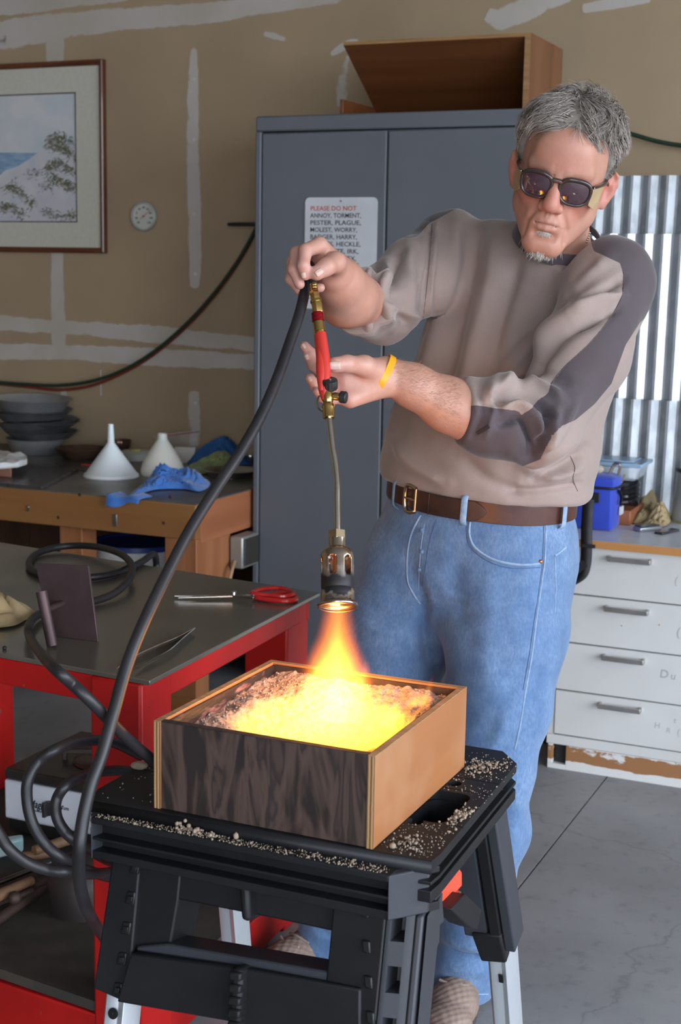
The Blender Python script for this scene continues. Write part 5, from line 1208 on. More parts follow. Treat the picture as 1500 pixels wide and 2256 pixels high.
seg_lathe('cone_nut', (723, 890), (724, 921), [(0, 8), (0, 12), (.12, 14.5), (.3, 14.3), (.85, 12.5), (.9, 13.4), (1, 13), (1, 8)], brass, 12)
MB().tube(spline([TP(703, 872) , TP(699, 885), TP(702, 898), TP(710, 905)], 6), .003, 8, flat=.4).build('hook', steel, tq)
tube_pts = spline([TP(724, 915), TP(727, 940), TP(732, 985), TP(738, 1020), TP(742, 1060), TP(742, 1110), TP(743, 1172)], 8)
chrome = mat('polished_tube', (.60, .57, .52), .12, 1, c2=(.50, .46, .40), ns=12, stretch=(1, 1, .3))
MB().tube(tube_pts, [7.2 * 2.28 / CAM_F] * len(tube_pts), 20).build('neck_tube', chrome, tq, smooth=60)
seg_lathe('hex_nut', (743, 1168), (743, 1189), [(0, 9), (0, 12), (.12, 20.5), (.9, 20.5), (1, 18)], mat('nickel_brass', (.68, .54, .34), .22, 1, c2=(.6, .46, .28)), 6)
nick = bpy.data.materials.new('heat_tinted_steel'); nt, N, L = nodes(nick); b = N['Principled BSDF']
tcn = nt.nodes.new('ShaderNodeTexCoord'); sp = nt.nodes.new('ShaderNodeSeparateXYZ'); L.new(tcn.outputs['Object'], sp.inputs[0])
zz_ = math_(nt, 'ADD', sp.outputs['Z'], math_(nt, 'MULTIPLY', math_(nt, 'SUBTRACT', texnoise(nt, 60, (1, 1, .4), 4), .5), .03))
soot = ramp(nt, math_(nt, 'MULTIPLY', zz_, 10), [(.20, (0, 0, 0)), (.26, (1, 1, 1)), (.47, (1, 1, 1)), (.62, (0, 0, 0))])
tint = ramp(nt, texnoise(nt, 30, (1, 1, .5), 3), [(.35, (.50, .40, .27)), (.55, (.42, .36, .33)), (.7, (.36, .24, .16))])
L.new(mixc(nt, soot, tint, (.012, .010, .012)), b.inputs['Base Color'])
L.new(math_(nt, 'SUBTRACT', 1.0, math_(nt, 'MULTIPLY', soot, .75)), b.inputs['Metallic']); L.new(math_(nt, 'ADD', math_(nt, 'MULTIPLY', soot, .35), .2), b.inputs['Roughness'])
seg_lathe('burner_neck', (743, 1187), (743, 1210), [(0, 15), (0, 18.5), (.85, 18), (1, 19)], nick)
A, B = TP(743, 1206), TP(744, 1339); Lb = (B - A).length; ks = 2.22 / CAM_F
prof = [(0, 17), (.02, 22), (.05, 29), (.09, 33.5), (.13, 35), (.16, 35.3)] + [(.16 + .36 * i / 14, 35.3) for i in range(1, 15)] + [(.60, 35.3), (.69, 35), (.70, 34.2), (.71, 35.2), (.80, 35.5), (.90, 36.5), (.925, 40), (.94, 43), (.965, 43.6), (.985, 42.5), (1.0, 39)]
sg_ = 96; axd = (B - A).normalized(); xx = axd.orthogonal(); xx = (RGT - axd * RGT.dot(axd)).normalized(); yy = axd.cross(xx)
vs = [A + axd * f * Lb + (xx * math.cos(2 * math.pi * k / sg_) + yy * math.sin(2 * math.pi * k / sg_)) * r * ks for f, r in prof for k in range(sg_)]
fs = []
for j in range(len(prof) - 1):
    fm = (prof[j][0] + prof[j + 1][0]) / 2
    for k in range(sg_):
        a = math.degrees(2 * math.pi * (k + .5) / sg_) + 11
        da = ((a + 30) % 60) - 30
        u = da * math.pi / 180 * 35.3 * ks; vv = (fm - .345) * Lb; hw = 10 * ks; hl = .155 * Lb - hw
        dv = max(0, abs(vv) - hl)
        if .16 < fm < .53 and math.hypot(u, dv) < hw: continue
        l = (k + 1) % sg_; fs.append((j * sg_ + k, j * sg_ + l, (j + 1) * sg_ + l, (j + 1) * sg_ + k))
MB().add(vs, fs).build('burner_cup', nick, tq, smooth=50, solid=.0016)
ly = axd; MB().lathe([(10 * ks, 0), (10 * ks, .45 * Lb), (7 * ks, .5 * Lb), (.1 * ks, .5 * Lb)], A, axd, 20).build('inner_nozzle', mat('hot_brass', (.55, .25, .12), .35, .9), tq)

# ---------------------------------------------------------------- hoses
def hose(name, pts, r, label, m=rubber, nseg=10, cat='hose'):
    P = spline([at(x, y, d=d) for x, y, d in pts], 10); o = MB().tube(P, r, 14).build(name, m, smooth=70); return tag(o, label, cat)
hose('gas_hose', [(686, 596, 2.362), (680, 585, 2.372), (672, 600, 2.385), (671, 640, 2.37), (660, 690, 2.34), (640, 750, 2.31), (610, 835, 2.27), (575, 915, 2.23), (530, 995, 2.19), (480, 1070, 2.15), (420, 1165, 2.10), (365, 1270, 2.05), (315, 1375, 2.0), (278, 1470, 1.97), (250, 1570, 1.94), (225, 1660, 1.92), (200, 1730, 1.905), (182, 1810, 1.895), (174, 1880, 1.895), (175, 1940, 1.94), (188, 1995, 2.02), (212, 2040, 2.18), (245, 2085, 2.34), (290, 2130, 2.45)], .0088, 'long black gas hose running from the hand down past the work stand')
dt = lambda x, y, h=.009: ((at(x, y, z=TZ + h) - CAM_POS).dot(FWD))
loop = [(344, 1262, 0), (344, 1238, 0), (338, 1221, .012), (315, 1236, .009), (290, 1249, .009), (250, 1264, .009), (200, 1272, .009), (140, 1272, .009), (85, 1264, .009), (64, 1245, .009), (78, 1222, .009), (120, 1207, .012), (170, 1202, .016), (220, 1206, .022), (265, 1220, .028), (290, 1245, .028), (285, 1275, .022), (255, 1305, .014), (215, 1322, .010), (165, 1334, .009), (110, 1345, .010), (76, 1360, .014), (62, 1385, .022), (72, 1415, .034)]
P3 = []
for x, y, h in loop:
    P3.append(at(x, y, d=dt(340, 1215, .012) + .02) if h == 0 else at(x, y, z=TZ + h))
for x, y, d in ((110, 1462, 1.98), (165, 1512, 1.93), (215, 1560, 1.94), (262, 1610, 1.99), (300, 1645, 2.03), (335, 1675, 2.06), (400, 1740, 2.10)): P3.append(at(x, y, d=d))
o = MB().tube(spline(P3, 8), .0082, 14).build('air_hose', rubber, smooth=70); tag(o, 'black hose looped on the steel table and hanging over its front edge', 'hose')
hose('hose_coil', [(310, 1665, 2.36), (250, 1636, 2.28), (190, 1632, 2.18), (130, 1648, 2.07), (85, 1678, 2.06), (62, 1718, 2.05), (60, 1765, 2.05), (72, 1815, 2.05), (100, 1860, 2.05), (140, 1893, 2.06), (185, 1915, 2.12), (240, 1932, 2.24), (320, 1950, 2.38)], .0082, 'outer black hose loop hanging in front of the white stove')
hose('hose_coil', [(320, 1700, 2.42), (250, 1698, 2.32), (195, 1705, 2.22), (152, 1725, 2.11), (126, 1758, 2.10), (124, 1795, 2.10), (140, 1828, 2.10), (170, 1856, 2.11), (210, 1880, 2.20), (250, 1900, 2.30), (330, 1920, 2.42)], .0082, 'inner black hose loop hanging over the stove knob')
hose('hose_coil', [(-60, 1760, 2.02), (-25, 1800, 2.02), (0, 1840, 2.02), (20, 1870, 2.02), (55, 1898, 2.03), (100, 1915, 2.04), (150, 1922, 2.05), (200, 1925, 2.14), (250, 1922, 2.26), (330, 1915, 2.40)], .0082, 'black hose loop coming in at the left edge below the stove')
# ---------------------------------------------------------------- implicit surfaces for the man
from mathutils.bvhtree import BVHTree
def A3(v): return np.array((v[0], v[1], v[2]), dtype=np.float64)
class SDF:
    """Smooth blend of round cones and ellipsoids, meshed with surface nets."""
    def __init__(s): s.p = []
    def cone(s, a, b, ra, rb, k=.012, op=0):
        a, b = A3(a), A3(b); ba = b - a; L2 = max(ba @ ba, 1e-9)
        def f(P):
            t = np.clip(((P - a) @ ba) / L2, 0, 1); q = P - a - t[:, None] * ba
            return np.sqrt((q * q).sum(1)) - (ra + (rb - ra) * t)
        s.p.append((f, (a + b) / 2, math.sqrt(L2) / 2 + max(ra, rb), k, op)); return s
    def chain(s, pts, k=.012, op=0):
        for (a, ra), (b, rb) in zip(pts[:-1], pts[1:]): s.cone(a, b, ra, rb, k, op)
        return s
    def ell(s, c, rad, axes=None, k=.012, op=0):
        c = A3(c); r = np.array(rad, dtype=np.float64); M = np.array([A3(x) for x in axes]) if axes is not None else np.eye(3)
        def f(P):
            q = (P - c) @ M.T; k0 = np.sqrt(((q / r) ** 2).sum(1)); k1 = np.sqrt(((q / r ** 2) ** 2).sum(1))
            return k0 * (k0 - 1) / np.maximum(k1, 1e-9)
        s.p.append((f, c, max(rad), k, op)); return s
    def loft(s, secs, k=.03, op=0):
        """secs: (centre, x axis, half width, half depth); elliptical cross sections joined along their centres"""
        for (a, xa, wa, da), (b, xb, wb, db) in zip(secs[:-1], secs[1:]):
            s._ec(A3(a), A3(b), A3(xa), A3(xb), wa, da, wb, db, k, op)
        return s
    def _ec(s, a, b, xa, xb, wa, da, wb, db, k, op):
        ba = b - a; L = np.linalg.norm(ba); ax = ba / L
        def f(P):
            h = (P - a) @ ax; t = np.clip(h / L, 0, 1); q = P - a - t[:, None] * ba
            x = xa + (xb - xa) * .5; x = x - ax * (x @ ax); x /= np.linalg.norm(x); y = np.cross(ax, x)
            w = wa + (wb - wa) * t; d = da + (db - da) * t
            e = h - t * L
            k0 = np.sqrt(((q @ x) / w) ** 2 + ((q @ y) / d) ** 2 + (e / np.minimum(w, d)) ** 2)
            return (k0 - 1) * np.minimum(w, d)
        s.p.append((f, (a + b) / 2, L / 2 + max(wa, wb, da, db), k, op))
    def plane(s, c, n, R, k=.004):
        """cut away everything on the side the normal points to, within R of c"""
        c, n = A3(c), A3(n) / np.linalg.norm(A3(n))
        def f(P):
            q = P - c; return np.maximum(-(q @ n), np.sqrt((q * q).sum(1)) - R)
        s.p.append((f, c, R, k, 1)); return s
    def ev(s, P, c, R):
        d = np.full(len(P), 1.0)
        for f, pc, pr, k, op in s.p:
            if np.linalg.norm(pc - c) > pr + R + k + .02: continue
            v = f(P)
            if op == 0:
                h = np.clip(.5 + .5 * (d - v) / k, 0, 1); d = d * (1 - h) + v * h - k * h * (1 - h)
            else:
                v = -v; h = np.clip(.5 - .5 * (d - v) / k, 0, 1); d = d * (1 - h) + v * h + k * h * (1 - h)
        return d
    def mesh(s, h, N=22):
        lo = np.min([c - r for f, c, r, k, o in s.p if o == 0], axis=0) - 3 * h; hi = np.max([c + r for f, c, r, k, o in s.p if o == 0], axis=0) + 3 * h
        nb = np.ceil((hi - lo) / (N * h)).astype(int); R = N * h * .87
        ids, vts, qs = [], [], []
        ar = np.arange(-1, N + 1); G = np.stack(np.meshgrid(ar, ar, ar, indexing='ij'), -1).reshape(-1, 3)
        n2 = N + 2; BIG = 1 << 20
        for bi in np.ndindex(*nb):
            base = np.array(bi) * N; c = lo + (base + N / 2) * h
            if abs(s.ev(c[None], c, .001 + R)[0]) > R * 1.35 + .01: continue
            D = s.ev(lo + (base + G) * h, c, R + h * 2).reshape(n2, n2, n2)
            I = D < 0
            if I.all() or not I.any(): continue
            cnt = sum(I[i:n2 - 1 + i, j:n2 - 1 + j, k:n2 - 1 + k].astype(np.int8) for i in (0, 1) for j in (0, 1) for k in (0, 1))
            ce = np.argwhere((cnt > 0) & (cnt < 8))
            if not len(ce): continue
            acc = np.zeros((len(ce), 3)); num = np.zeros(len(ce)); co = [(i, j, k) for i in (0, 1) for j in (0, 1) for k in (0, 1)]
            vals = {o: D[ce[:, 0] + o[0], ce[:, 1] + o[1], ce[:, 2] + o[2]] for o in co}
            for a in co:
                for ax in range(3):
                    if a[ax]: continue
                    b = list(a); b[ax] = 1; b = tuple(b); va, vb = vals[a], vals[b]; m = (va < 0) != (vb < 0)
                    t = np.where(m, va / np.where(m, va - vb, 1), 0); p = np.array(a, float)[None].repeat(len(ce), 0); p[:, ax] += t
                    acc[m] += p[m]; num[m] += 1
            v = lo + (base + ce - 1 + acc / num[:, None]) * h
            gid = lambda q: ((q[:, 0] + base[0] + 8) * BIG + (q[:, 1] + base[1] + 8)) * BIG + (q[:, 2] + base[2] + 8)
            ids.append(gid(ce)); vts.append(v)
            for ax in range(3):
                o = [slice(1, N + 1)] * 3; o2 = list(o); o2[ax] = slice(2, N + 2)
                A, B = I[tuple(o)], I[tuple(o2)]; e = np.argwhere(A != B) + 1
                if not len(e): continue
                u, w = [(1, 2), (2, 0), (0, 1)][ax]; q = []
                for du, dw in ((-1, -1), (0, -1), (0, 0), (-1, 0)):
                    t = e.copy(); t[:, u] += du; t[:, w] += dw; q.append(gid(t))
                q = np.stack(q, 1); fl = ~I[e[:, 0], e[:, 1], e[:, 2]]; q[fl] = q[fl][:, ::-1]; qs.append(q)
        ids = np.concatenate(ids); vts = np.concatenate(vts); q = np.concatenate(qs)
        u, first = np.unique(ids, return_index=True)
        return vts[first], np.searchsorted(u, q)
def vnormals(v, q):
    n = np.cross(v[q[:, 2]] - v[q[:, 0]], v[q[:, 3]] - v[q[:, 1]]); out = np.zeros_like(v)
    for i in range(4):
        for j in range(3): out[:, j] += np.bincount(q[:, i], n[:, j], len(v))
    return out / np.maximum(np.linalg.norm(out, axis=1, keepdims=True), 1e-12)
def relax(v, q, it=1, f=.5):
    for _ in range(it):
        s = np.zeros_like(v); c = np.zeros(len(v))
        for i in range(4):
            j = (i + 1) % 4
            for a in range(3): s[:, a] += np.bincount(q[:, i], v[q[:, j], a], len(v)) + np.bincount(q[:, j], v[q[:, i], a], len(v))
            c += np.bincount(q[:, i], minlength=len(v)) + np.bincount(q[:, j], minlength=len(v))
        v = v * (1 - f) + f * s / c[:, None]
    return v
def quad_object(name, v, q, m, parent=None, org=None, attrs=None):
    me = bpy.data.meshes.new(name); o0 = world_org(parent) if parent is not None else Vector(org)
    w = (v - A3(o0)).astype(np.float32)
    me.vertices.add(len(w)); me.vertices.foreach_set('co', w.ravel()); me.loops.add(q.size); me.loops.foreach_set('vertex_index', q.astype(np.int32).ravel())
    me.polygons.add(len(q)); me.polygons.foreach_set('loop_start', np.arange(0, q.size, 4, dtype=np.int32))
    me.update(calc_edges=True); me.validate()
    for x in (m if isinstance(m, (list, tuple)) else [m]): me.materials.append(x)
    for an, (ty, val) in (attrs or {}).items():
        a = me.attributes.new(an, ty, 'POINT')
        if ty == 'FLOAT': a.data.foreach_set('value', val.astype(np.float32))
        else: a.data.foreach_set('color', np.concatenate([val, np.ones((len(val), 1))], 1).astype(np.float32).ravel())
    me.shade_smooth()
    o = bpy.data.objects.new(name, me); COL.objects.link(o)
    if parent is not None: o.parent = parent
    else: o.location = o0
    ORG[o.name] = Vector(o0); return o
def pix(v):
    """image coordinates of room points (to place seams and creases drawn from the photograph)"""
    q = v - A3(CAM_POS); z = q @ A3(FWD); return np.stack([750 + CAM_F * (q @ A3(RGT)) / z, 1128 - CAM_F * (q @ A3(UPV)) / z], 1)
def polydist(p, line):
    d = np.full(len(p), 1e9); L = np.array(line, float)
    for a, b in zip(L[:-1], L[1:]):
        ba = b - a; t = np.clip(((p - a) @ ba) / max(ba @ ba, 1e-9), 0, 1); d = np.minimum(d, np.hypot(*(p - a - t[:, None] * ba).T))
    return d
def polysd(p, poly):
    """signed distance in pixels, positive inside"""
    L = np.array(poly + [poly[0]], float); d = polydist(p, L); ins = np.zeros(len(p), bool)
    for a, b in zip(L[:-1], L[1:]):
        c = ((a[1] > p[:, 1]) != (b[1] > p[:, 1])); xs = (b[0] - a[0]) * (p[:, 1] - a[1]) / (b[1] - a[1] + 1e-12) + a[0]; ins ^= c & (p[:, 0] < xs)
    return np.where(ins, d, -d)
def creases(v, q, lines, sel=None):
    n = vnormals(v, q); P = pix(v); dsp = np.zeros(len(v)); face = np.clip(-(n @ A3(FWD)) * 2 + .3, 0, 1)
    for line, w, amp in lines:
        L = np.array(line, float); lo, hi = L.min(0) - 3 * w, L.max(0) + 3 * w
        m = (P[:, 0] > lo[0]) & (P[:, 0] < hi[0]) & (P[:, 1] > lo[1]) & (P[:, 1] < hi[1])
        if not m.any(): continue
        pm = P[m]; d = polydist(pm, spl2(line)); 
        e = np.minimum(np.hypot(*(pm - L[0]).T), np.hypot(*(pm - L[-1]).T)); tap = np.clip(e / (2.2 * w), 0, 1)
        dsp[m] += amp * np.exp(-(d / w) ** 2) * (.25 + .75 * tap)
    if sel is not None: dsp *= sel
    return v + n * (dsp * face)[:, None]
def spl2(line, n=5):
    return [(p.x, p.y) for p in spline([V(a, b, 0) for a, b in line], n)] if len(line) > 2 else line
def bvh_of(v, q): return BVHTree.FromPolygons([tuple(x) for x in v], [tuple(int(i) for i in f) for f in q])
def surf(bv, px, py, off=0.0):
    h = bv.ray_cast(CAM_POS, ray(px, py).normalized())
    if h[0] is None: return None
    return h[0] + h[1] * off
def noise3(v, s, seed=0): return np.array([mnoise.noise(Vector((a * s + seed, b * s, c * s))) for a, b, c in v])

# ---------------------------------------------------------------- the man: frames
SH_R, SH_L = at(992, 548, d=2.84), at(1345, 622, d=2.60)
EL_L, CU_L, WR_L = at(1192, 935, d=2.49), at(1018, 908, d=2.45), at(852, 824, d=2.42)
EL_R, CU_R, WR_R = at(838, 676, d=2.68), at(797, 664, d=2.58), at(738, 602, d=2.42)
def cam_dir(r, u, t): return RGT * r + UPV * u - FWD * t
hp, hy, hr_ = math.radians(25), math.radians(8), math.radians(15.5)
def hrot(r, u, t):
    u, t = u * math.cos(hp) - t * math.sin(hp), u * math.sin(hp) + t * math.cos(hp)
    r, t = r * math.cos(hy) - t * math.sin(hy), r * math.sin(hy) + t * math.cos(hy)
    r, u = r * math.cos(hr_) + u * math.sin(hr_), -r * math.sin(hr_) + u * math.cos(hr_)
    return cam_dir(r, u, t)
HX, HF, HU = hrot(1, 0, 0), hrot(0, 0, 1), hrot(0, 1, 0)
HC = at(1239, 384, d=2.57); HS = 1.05
def hd(x, y, z): return HC + (HX * (x * .95) + HF * y + HU * z) * HS
HAX = (HX, HF, HU)
COL_C = at(1233, 522, d=2.668); COL_N = cam_dir(.16, .72, .66).normalized(); COL_R = .080

# ---------------------------------------------------------------- skin: one continuous body
S = SDF()
e = lambda c, r, k=.02, op=0: S.ell(hd(*c), [r[0] * HS * .95, r[1] * HS, r[2] * HS], HAX, k, op)
cn = lambda a, b, ra, rb, k=.012, op=0: S.cone(hd(*a), hd(*b), ra * HS, rb * HS, k, op)
e((0, -.012, .040), (.074, .096, .086)); e((0, .026, .030), (.068, .068, .070), .03)
e((0, .034, -.032), (.060, .062, .080), .03)
for s_ in (-1, 1):
    cn((s_ * .046, .010, -.056), (s_ * .018, .072, -.102), .019, .016, .03)
    cn((s_ * .052, -.002, -.015), (s_ * .046, .010, -.056), .018, .019, .03)
    e((s_ * .045, .064, -.020), (.020, .020, .017), .025)                     # cheekbone
    cn((s_ * .046, .079, .022), (s_ * .014, .094, .018), .010, .010, .014)     # brow ridge
cn((-.012, .080, -.105), (.012, .080, -.105), .018, .018, .02)                # chin
e((0, .084, .052), (.045, .02, .03), .03)
e((0, .080, -.064), (.034, .020, .026), .02)                                  # mouth mound
for s_ in (-1, 1):
    e((s_ * .033, .103, -.001), (.0180, .015, .0130), .014, 1)                 # eye socket
    e((s_ * .033, .0800, .000), (.0150, .0125, .0130), .006)                   # closed-down lids
    cn((s_ * .046, .0820, -.004), (s_ * .022, .0890, -.0055), .0012, .0012, .004, 1)
cn((0, .094, .016), (0, .112, -.022), .0095, .0115, .010); e((0, .113, -.0325), (.0150, .0140, .0125), .008)
for s_ in (-1, 1):
    e((s_ * .0150, .102, -.0375), (.0090, .0120, .0090), .006)
    e((s_ * .0075, .106, -.0475), (.0040, .0050, .0030), .003, 1)              # nostril
    cn((s_ * .0225, .104, -.034), (s_ * .0205, .098, -.0455), .0012, .0012, .006, 1)
    cn((s_ * .023, .098, -.042), (s_ * .037, .084, -.074), .0020, .0016, .010, 1)   # fold beside the mouth
    cn((s_ * .037, .084, -.074), (s_ * .036, .080, -.095), .0014, .0010, .010, 1)
    cn((s_ * .047, .081, -.022), (s_ * .024, .093, -.019), .0012, .0010, .008, 1)
cn((-.0032, .1015, -.046), (-.004, .101, -.057), .0012, .0012, .004); cn((.0032, .1015, -.046), (.004, .101, -.057), .0012, .0012, .004)
for s_ in (-1, 1):
    S.chain([(hd(s_ * x, y, z), r) for x, y, z, r in ((.001, .1005, -.0615, .0042), (.010, .0985, -.0620, .0040), (.020, .0920, -.0650, .0030), (.026, .0865, -.0680, .0018))], .005)
    S.chain([(hd(s_ * x, y, z), r) for x, y, z, r in ((.001, .0985, -.0735, .0052), (.010, .0965, -.0728, .0048), (.019, .0905, -.0710, .0034), (.025, .0865, -.0690, .0018))], .005)
S.chain([(hd(*p), .0013) for p in ((-.027, .0890, -.0690), (-.019, .0955, -.0678), (-.009, .1015, -.0672), (0, .1035, -.0675), (.009, .1015, -.0672), (.019, .0955, -.0678), (.027, .0890, -.0690))], .0022, 1)
cn((-.016, .0975, -.0865), (.016, .0975, -.0865), .0040, .0040, .010, 1)
for z, yy in ((.040, .0995), (.050, .0990), (.060, .0965)): S.chain([(hd(x, yy - x * x * 7, z + .003 * math.cos(x * 60)), .0008 * HS) for x in (-.036, -.018, 0, .018, .036)], .006, 1)
for s_ in (-.0075, .0065): cn((s_, .1035, .014), (s_ * 1.3, .1025, .032), .0010, .0010, .005, 1)
for s_ in (-1, 1):                                                            # ears
    er = (HX * (s_ * .70) + HF * .71).normalized(); ef = (HX * s_ - er * (HX * s_).dot(er)).normalized()      # ef: outwards, across the ear
    c = hd(s_ * .0815, -.010, -.006); ax = (er, ef, HU)
    S.ell(c, (.0050, .0165, .0290), ax, .006)
    S.chain([(c + ef * f_ + HU * u_ + er * .0040, .0040) for f_, u_ in ((.005, -.023), (.012, -.011), (.0158, .005), (.0130, .021), (.002, .0300), (-.010, .023), (-.014, .009))], .003)
    S.chain([(c + ef * f_ + HU * u_ + er * .0040, .0030) for f_, u_ in ((.004, -.016), (.0095, -.002), (.007, .014))], .003)
    S.ell(c + er * .0065 - HU * .005 - ef * .004, (.0060, .0085, .0110), ax, .004, 1)
    S.ell(c + er * .0060 + HU * .018 + ef * .004, (.0040, .0065, .0090), ax, .004, 1)
    S.ell(c - HU * .030 - ef * .002 + er * .002, (.0052, .0085, .0100), ax, .006)
    S.ell(c - ef * .0155 - HU * .006 + er * .006, (.004, .004, .006), ax, .004)
NB = COL_C - COL_N * .05
S.cone(hd(0, -.028, -.050), NB, .058, .066, .03)
S.cone(hd(0, .020, -.085), COL_C + COL_N * -.02 - FWD * .03, .030, .030, .04)
S.cone(hd(.035, -.02, -.06), COL_C - COL_N * .02 - FWD * .045, .018, .012, .02)
# trunk and arms under the sweater
SX = (SH_L - SH_R).normalized()
T1, T2, T3 = at(1183, 660, d=2.76), at(1140, 800, d=2.81), at(1078, 1040, d=2.86)
S.loft([(NB, SX, .060, .055), (T1, SX, .140, .080), (T2, SX, .140, .090), (T3, SX, .140, .09)], .04)
S.cone(NB - COL_N * .03, SH_R, .035, .04, .03).cone(NB - COL_N * .03, SH_L, .035, .04, .03)
S.cone(SH_R, EL_R, .042, .038).cone(SH_L, EL_L, .044, .034)
FR1 = at(764, 655, d=2.50)
S.chain([(EL_R, .040), (FR1, .049), (at(748, 622, d=2.45), .039), (WR_R, .030)], .02)
S.chain([(EL_L, .034), (at(1075, 921, d=2.462), .038), (at(1035, 912, d=2.455), .0435), (at(985, 890, d=2.45), .043), (at(910, 850, d=2.43), .034), (WR_L, .0285)], .02)
# hands: (px, py, distance, radius)
def fing(lst, k=.0045): S.chain([(at(x, y, d=d), r) for x, y, d, r in lst], k)
HL = {'index': [(762, 820, 2.388, .0125), (718, 806, 2.384, .0100), (690, 783, 2.366, .0090), (671, 762, 2.352, .0078)],
      'middle': [(758, 838, 2.392, .0125), (713, 828, 2.392, .0102), (690, 806, 2.372, .0090), (679, 783, 2.354, .0080)],
      'ring': [(758, 856, 2.392, .0120), (717, 858, 2.388, .0096), (695, 850, 2.366, .0088), (683, 832, 2.346, .0078)],
      'little': [(766, 873, 2.390, .0110), (730, 880, 2.382, .0085), (710, 876, 2.366, .0077), (698, 862, 2.352, .0070)]}
wl = [(846, 818), (846, 826), (844, 834), (842, 842)]
for (nm, f), w in zip(HL.items(), wl):
    S.cone(at(*w, d=2.415), at(f[0][0], f[0][1], d=f[0][2]), .021, f[0][3] * 1.06, .012)
for f in HL.values(): fing(f)
THL = [(832, 822, 2.402, .021), (802, 806, 2.368, .0165), (764, 801, 2.335, .0130), (737, 804, 2.322, .0128)]
S.chain([(at(x, y, d=d), r) for x, y, d, r in THL], .008)
S.cone(at(842, 846, d=2.41), at(772, 881, d=2.385), .021, .0135, .014)
S.cone(at(815, 822, d=2.40), at(770, 845, d=2.395), .022, .014, .014)
HR_ = {'index': [(703, 541, 2.368, .0135), (673, 552, 2.338, .0112), (668, 585, 2.326, .0098), (672, 606, 2.332, .0088)],
       'middle': [(692, 549, 2.386, .0128), (653, 558, 2.366, .0110), (647, 593, 2.350, .0096), (660, 626, 2.352, .0086)],
       'ring': [(690, 563, 2.402, .0120), (645, 578, 2.390, .0104), (641, 614, 2.374, .0092), (662, 642, 2.372, .0082)],
       'little': [(696, 582, 2.412, .0110), (655, 604, 2.406, .0092), (664, 638, 2.394, .0084), (706, 634, 2.392, .0076)]}
for (nm, f), w in zip(HR_.items(), [(736, 588), (737, 594), (738, 602), (738, 608)]):
    S.cone(at(*w, d=2.415), at(f[0][0], f[0][1], d=f[0][2]), .022, f[0][3] * 1.06, .012)
for f in HR_.values(): fing(f)
THR = [(742, 590, 2.398, .020), (739, 578, 2.362, .0165), (719, 588, 2.336, .0135), (698, 602, 2.330, .0118)]
S.chain([(at(x, y, d=d), r) for x, y, d, r in THR], .008)
def main_piece(v, q):
    par = np.arange(len(v))
    for _ in range(400):
        m = par[q].min(1); new = par.copy()
        for i in range(4): np.minimum.at(new, q[:, i], m)
        new = new[new]
        if (new == par).all(): break
        par = new
    lab, cnt = np.unique(par, return_counts=True); keep = par == lab[cnt.argmax()]
    idx = np.cumsum(keep) - 1; qq = q[keep[q].all(1)]; return v[keep], idx[qq]
sv, sq = S.mesh(.0023); sv, sq = main_piece(sv, sq); sv = relax(sv, sq, 1, .35)
# pigment: redder nose, cheeks, ears, lips and knuckles, pale nails
base = np.array([[.47, .245, .175]]).repeat(len(sv), 0)
def tint(c, r, col, a):
    d = np.linalg.norm(sv - A3(c), axis=1) / r; w = (a * np.exp(-d * d))[:, None]; base[:] = base * (1 - w) + np.array([col]) * w
RED, PINK = (.46, .135, .095), (.54, .285, .235)
for c, r, a in (((0, .112, -.028), .024, .8), ((-.042, .075, -.025), .030, .7), ((.042, .075, -.025), .030, .7), ((.08, -.006, -.008), .035, .8), ((-.08, -.006, -.008), .035, .8), ((0, .09, .035), .045, .35), ((0, .085, -.10), .03, .35)): tint(hd(*c), r, RED, a)
for x in (-.018, -.009, 0, .009, .018): tint(hd(x, .100 - abs(x) * .35, -.0635), .0060, (.38, .15, .125), .55); tint(hd(x, .098 - abs(x) * .3, -.0725), .0065, (.40, .165, .135), .5)
for f in list(HL.values()) + list(HR_.values()) + [THL, THR]:
    for i, (x, y, d, r) in enumerate(f): tint(at(x, y, d=d - .004), .022, PINK, .65)
for c, r in ((WR_R, .05), (FR1, .06)): tint(c, r, (.45, .20, .14), .5)
skin = bpy.data.materials.new('skin'); nt, N, L = nodes(skin); b = N['Principled BSDF']
av = nt.nodes.new('ShaderNodeAttribute'); av.attribute_name = 'pigment'
n1 = texnoise(nt, 35, (1, 1, 1), 5, .65); n2 = texnoise(nt, 160, (1, 1, 1), 3)
c = mixc(nt, ramp(nt, n1, [(.35, (0, 0, 0)), (.75, (.45, .45, .45))]), av.outputs['Color'], (.38, .15, .105))
L.new(c, b.inputs['Base Color']); b.inputs['Roughness'].default_value = .5
b.inputs['Subsurface Weight'].default_value = .12; b.inputs['Subsurface Radius'].default_value = (.010, .004, .002); b.inputs['Subsurface Scale'].default_value = .5
bump(nt, n2, .22, .0012)
man = quad_object('person', sv, sq, skin, org=(-.9, 2.6, 0), attrs={'pigment': ('FLOAT_COLOR', base)})
tag(man, 'man in a taupe and charcoal sweater, jeans and dark glasses holding the gas torch', 'person')
skin_bv = bvh_of(sv, sq)
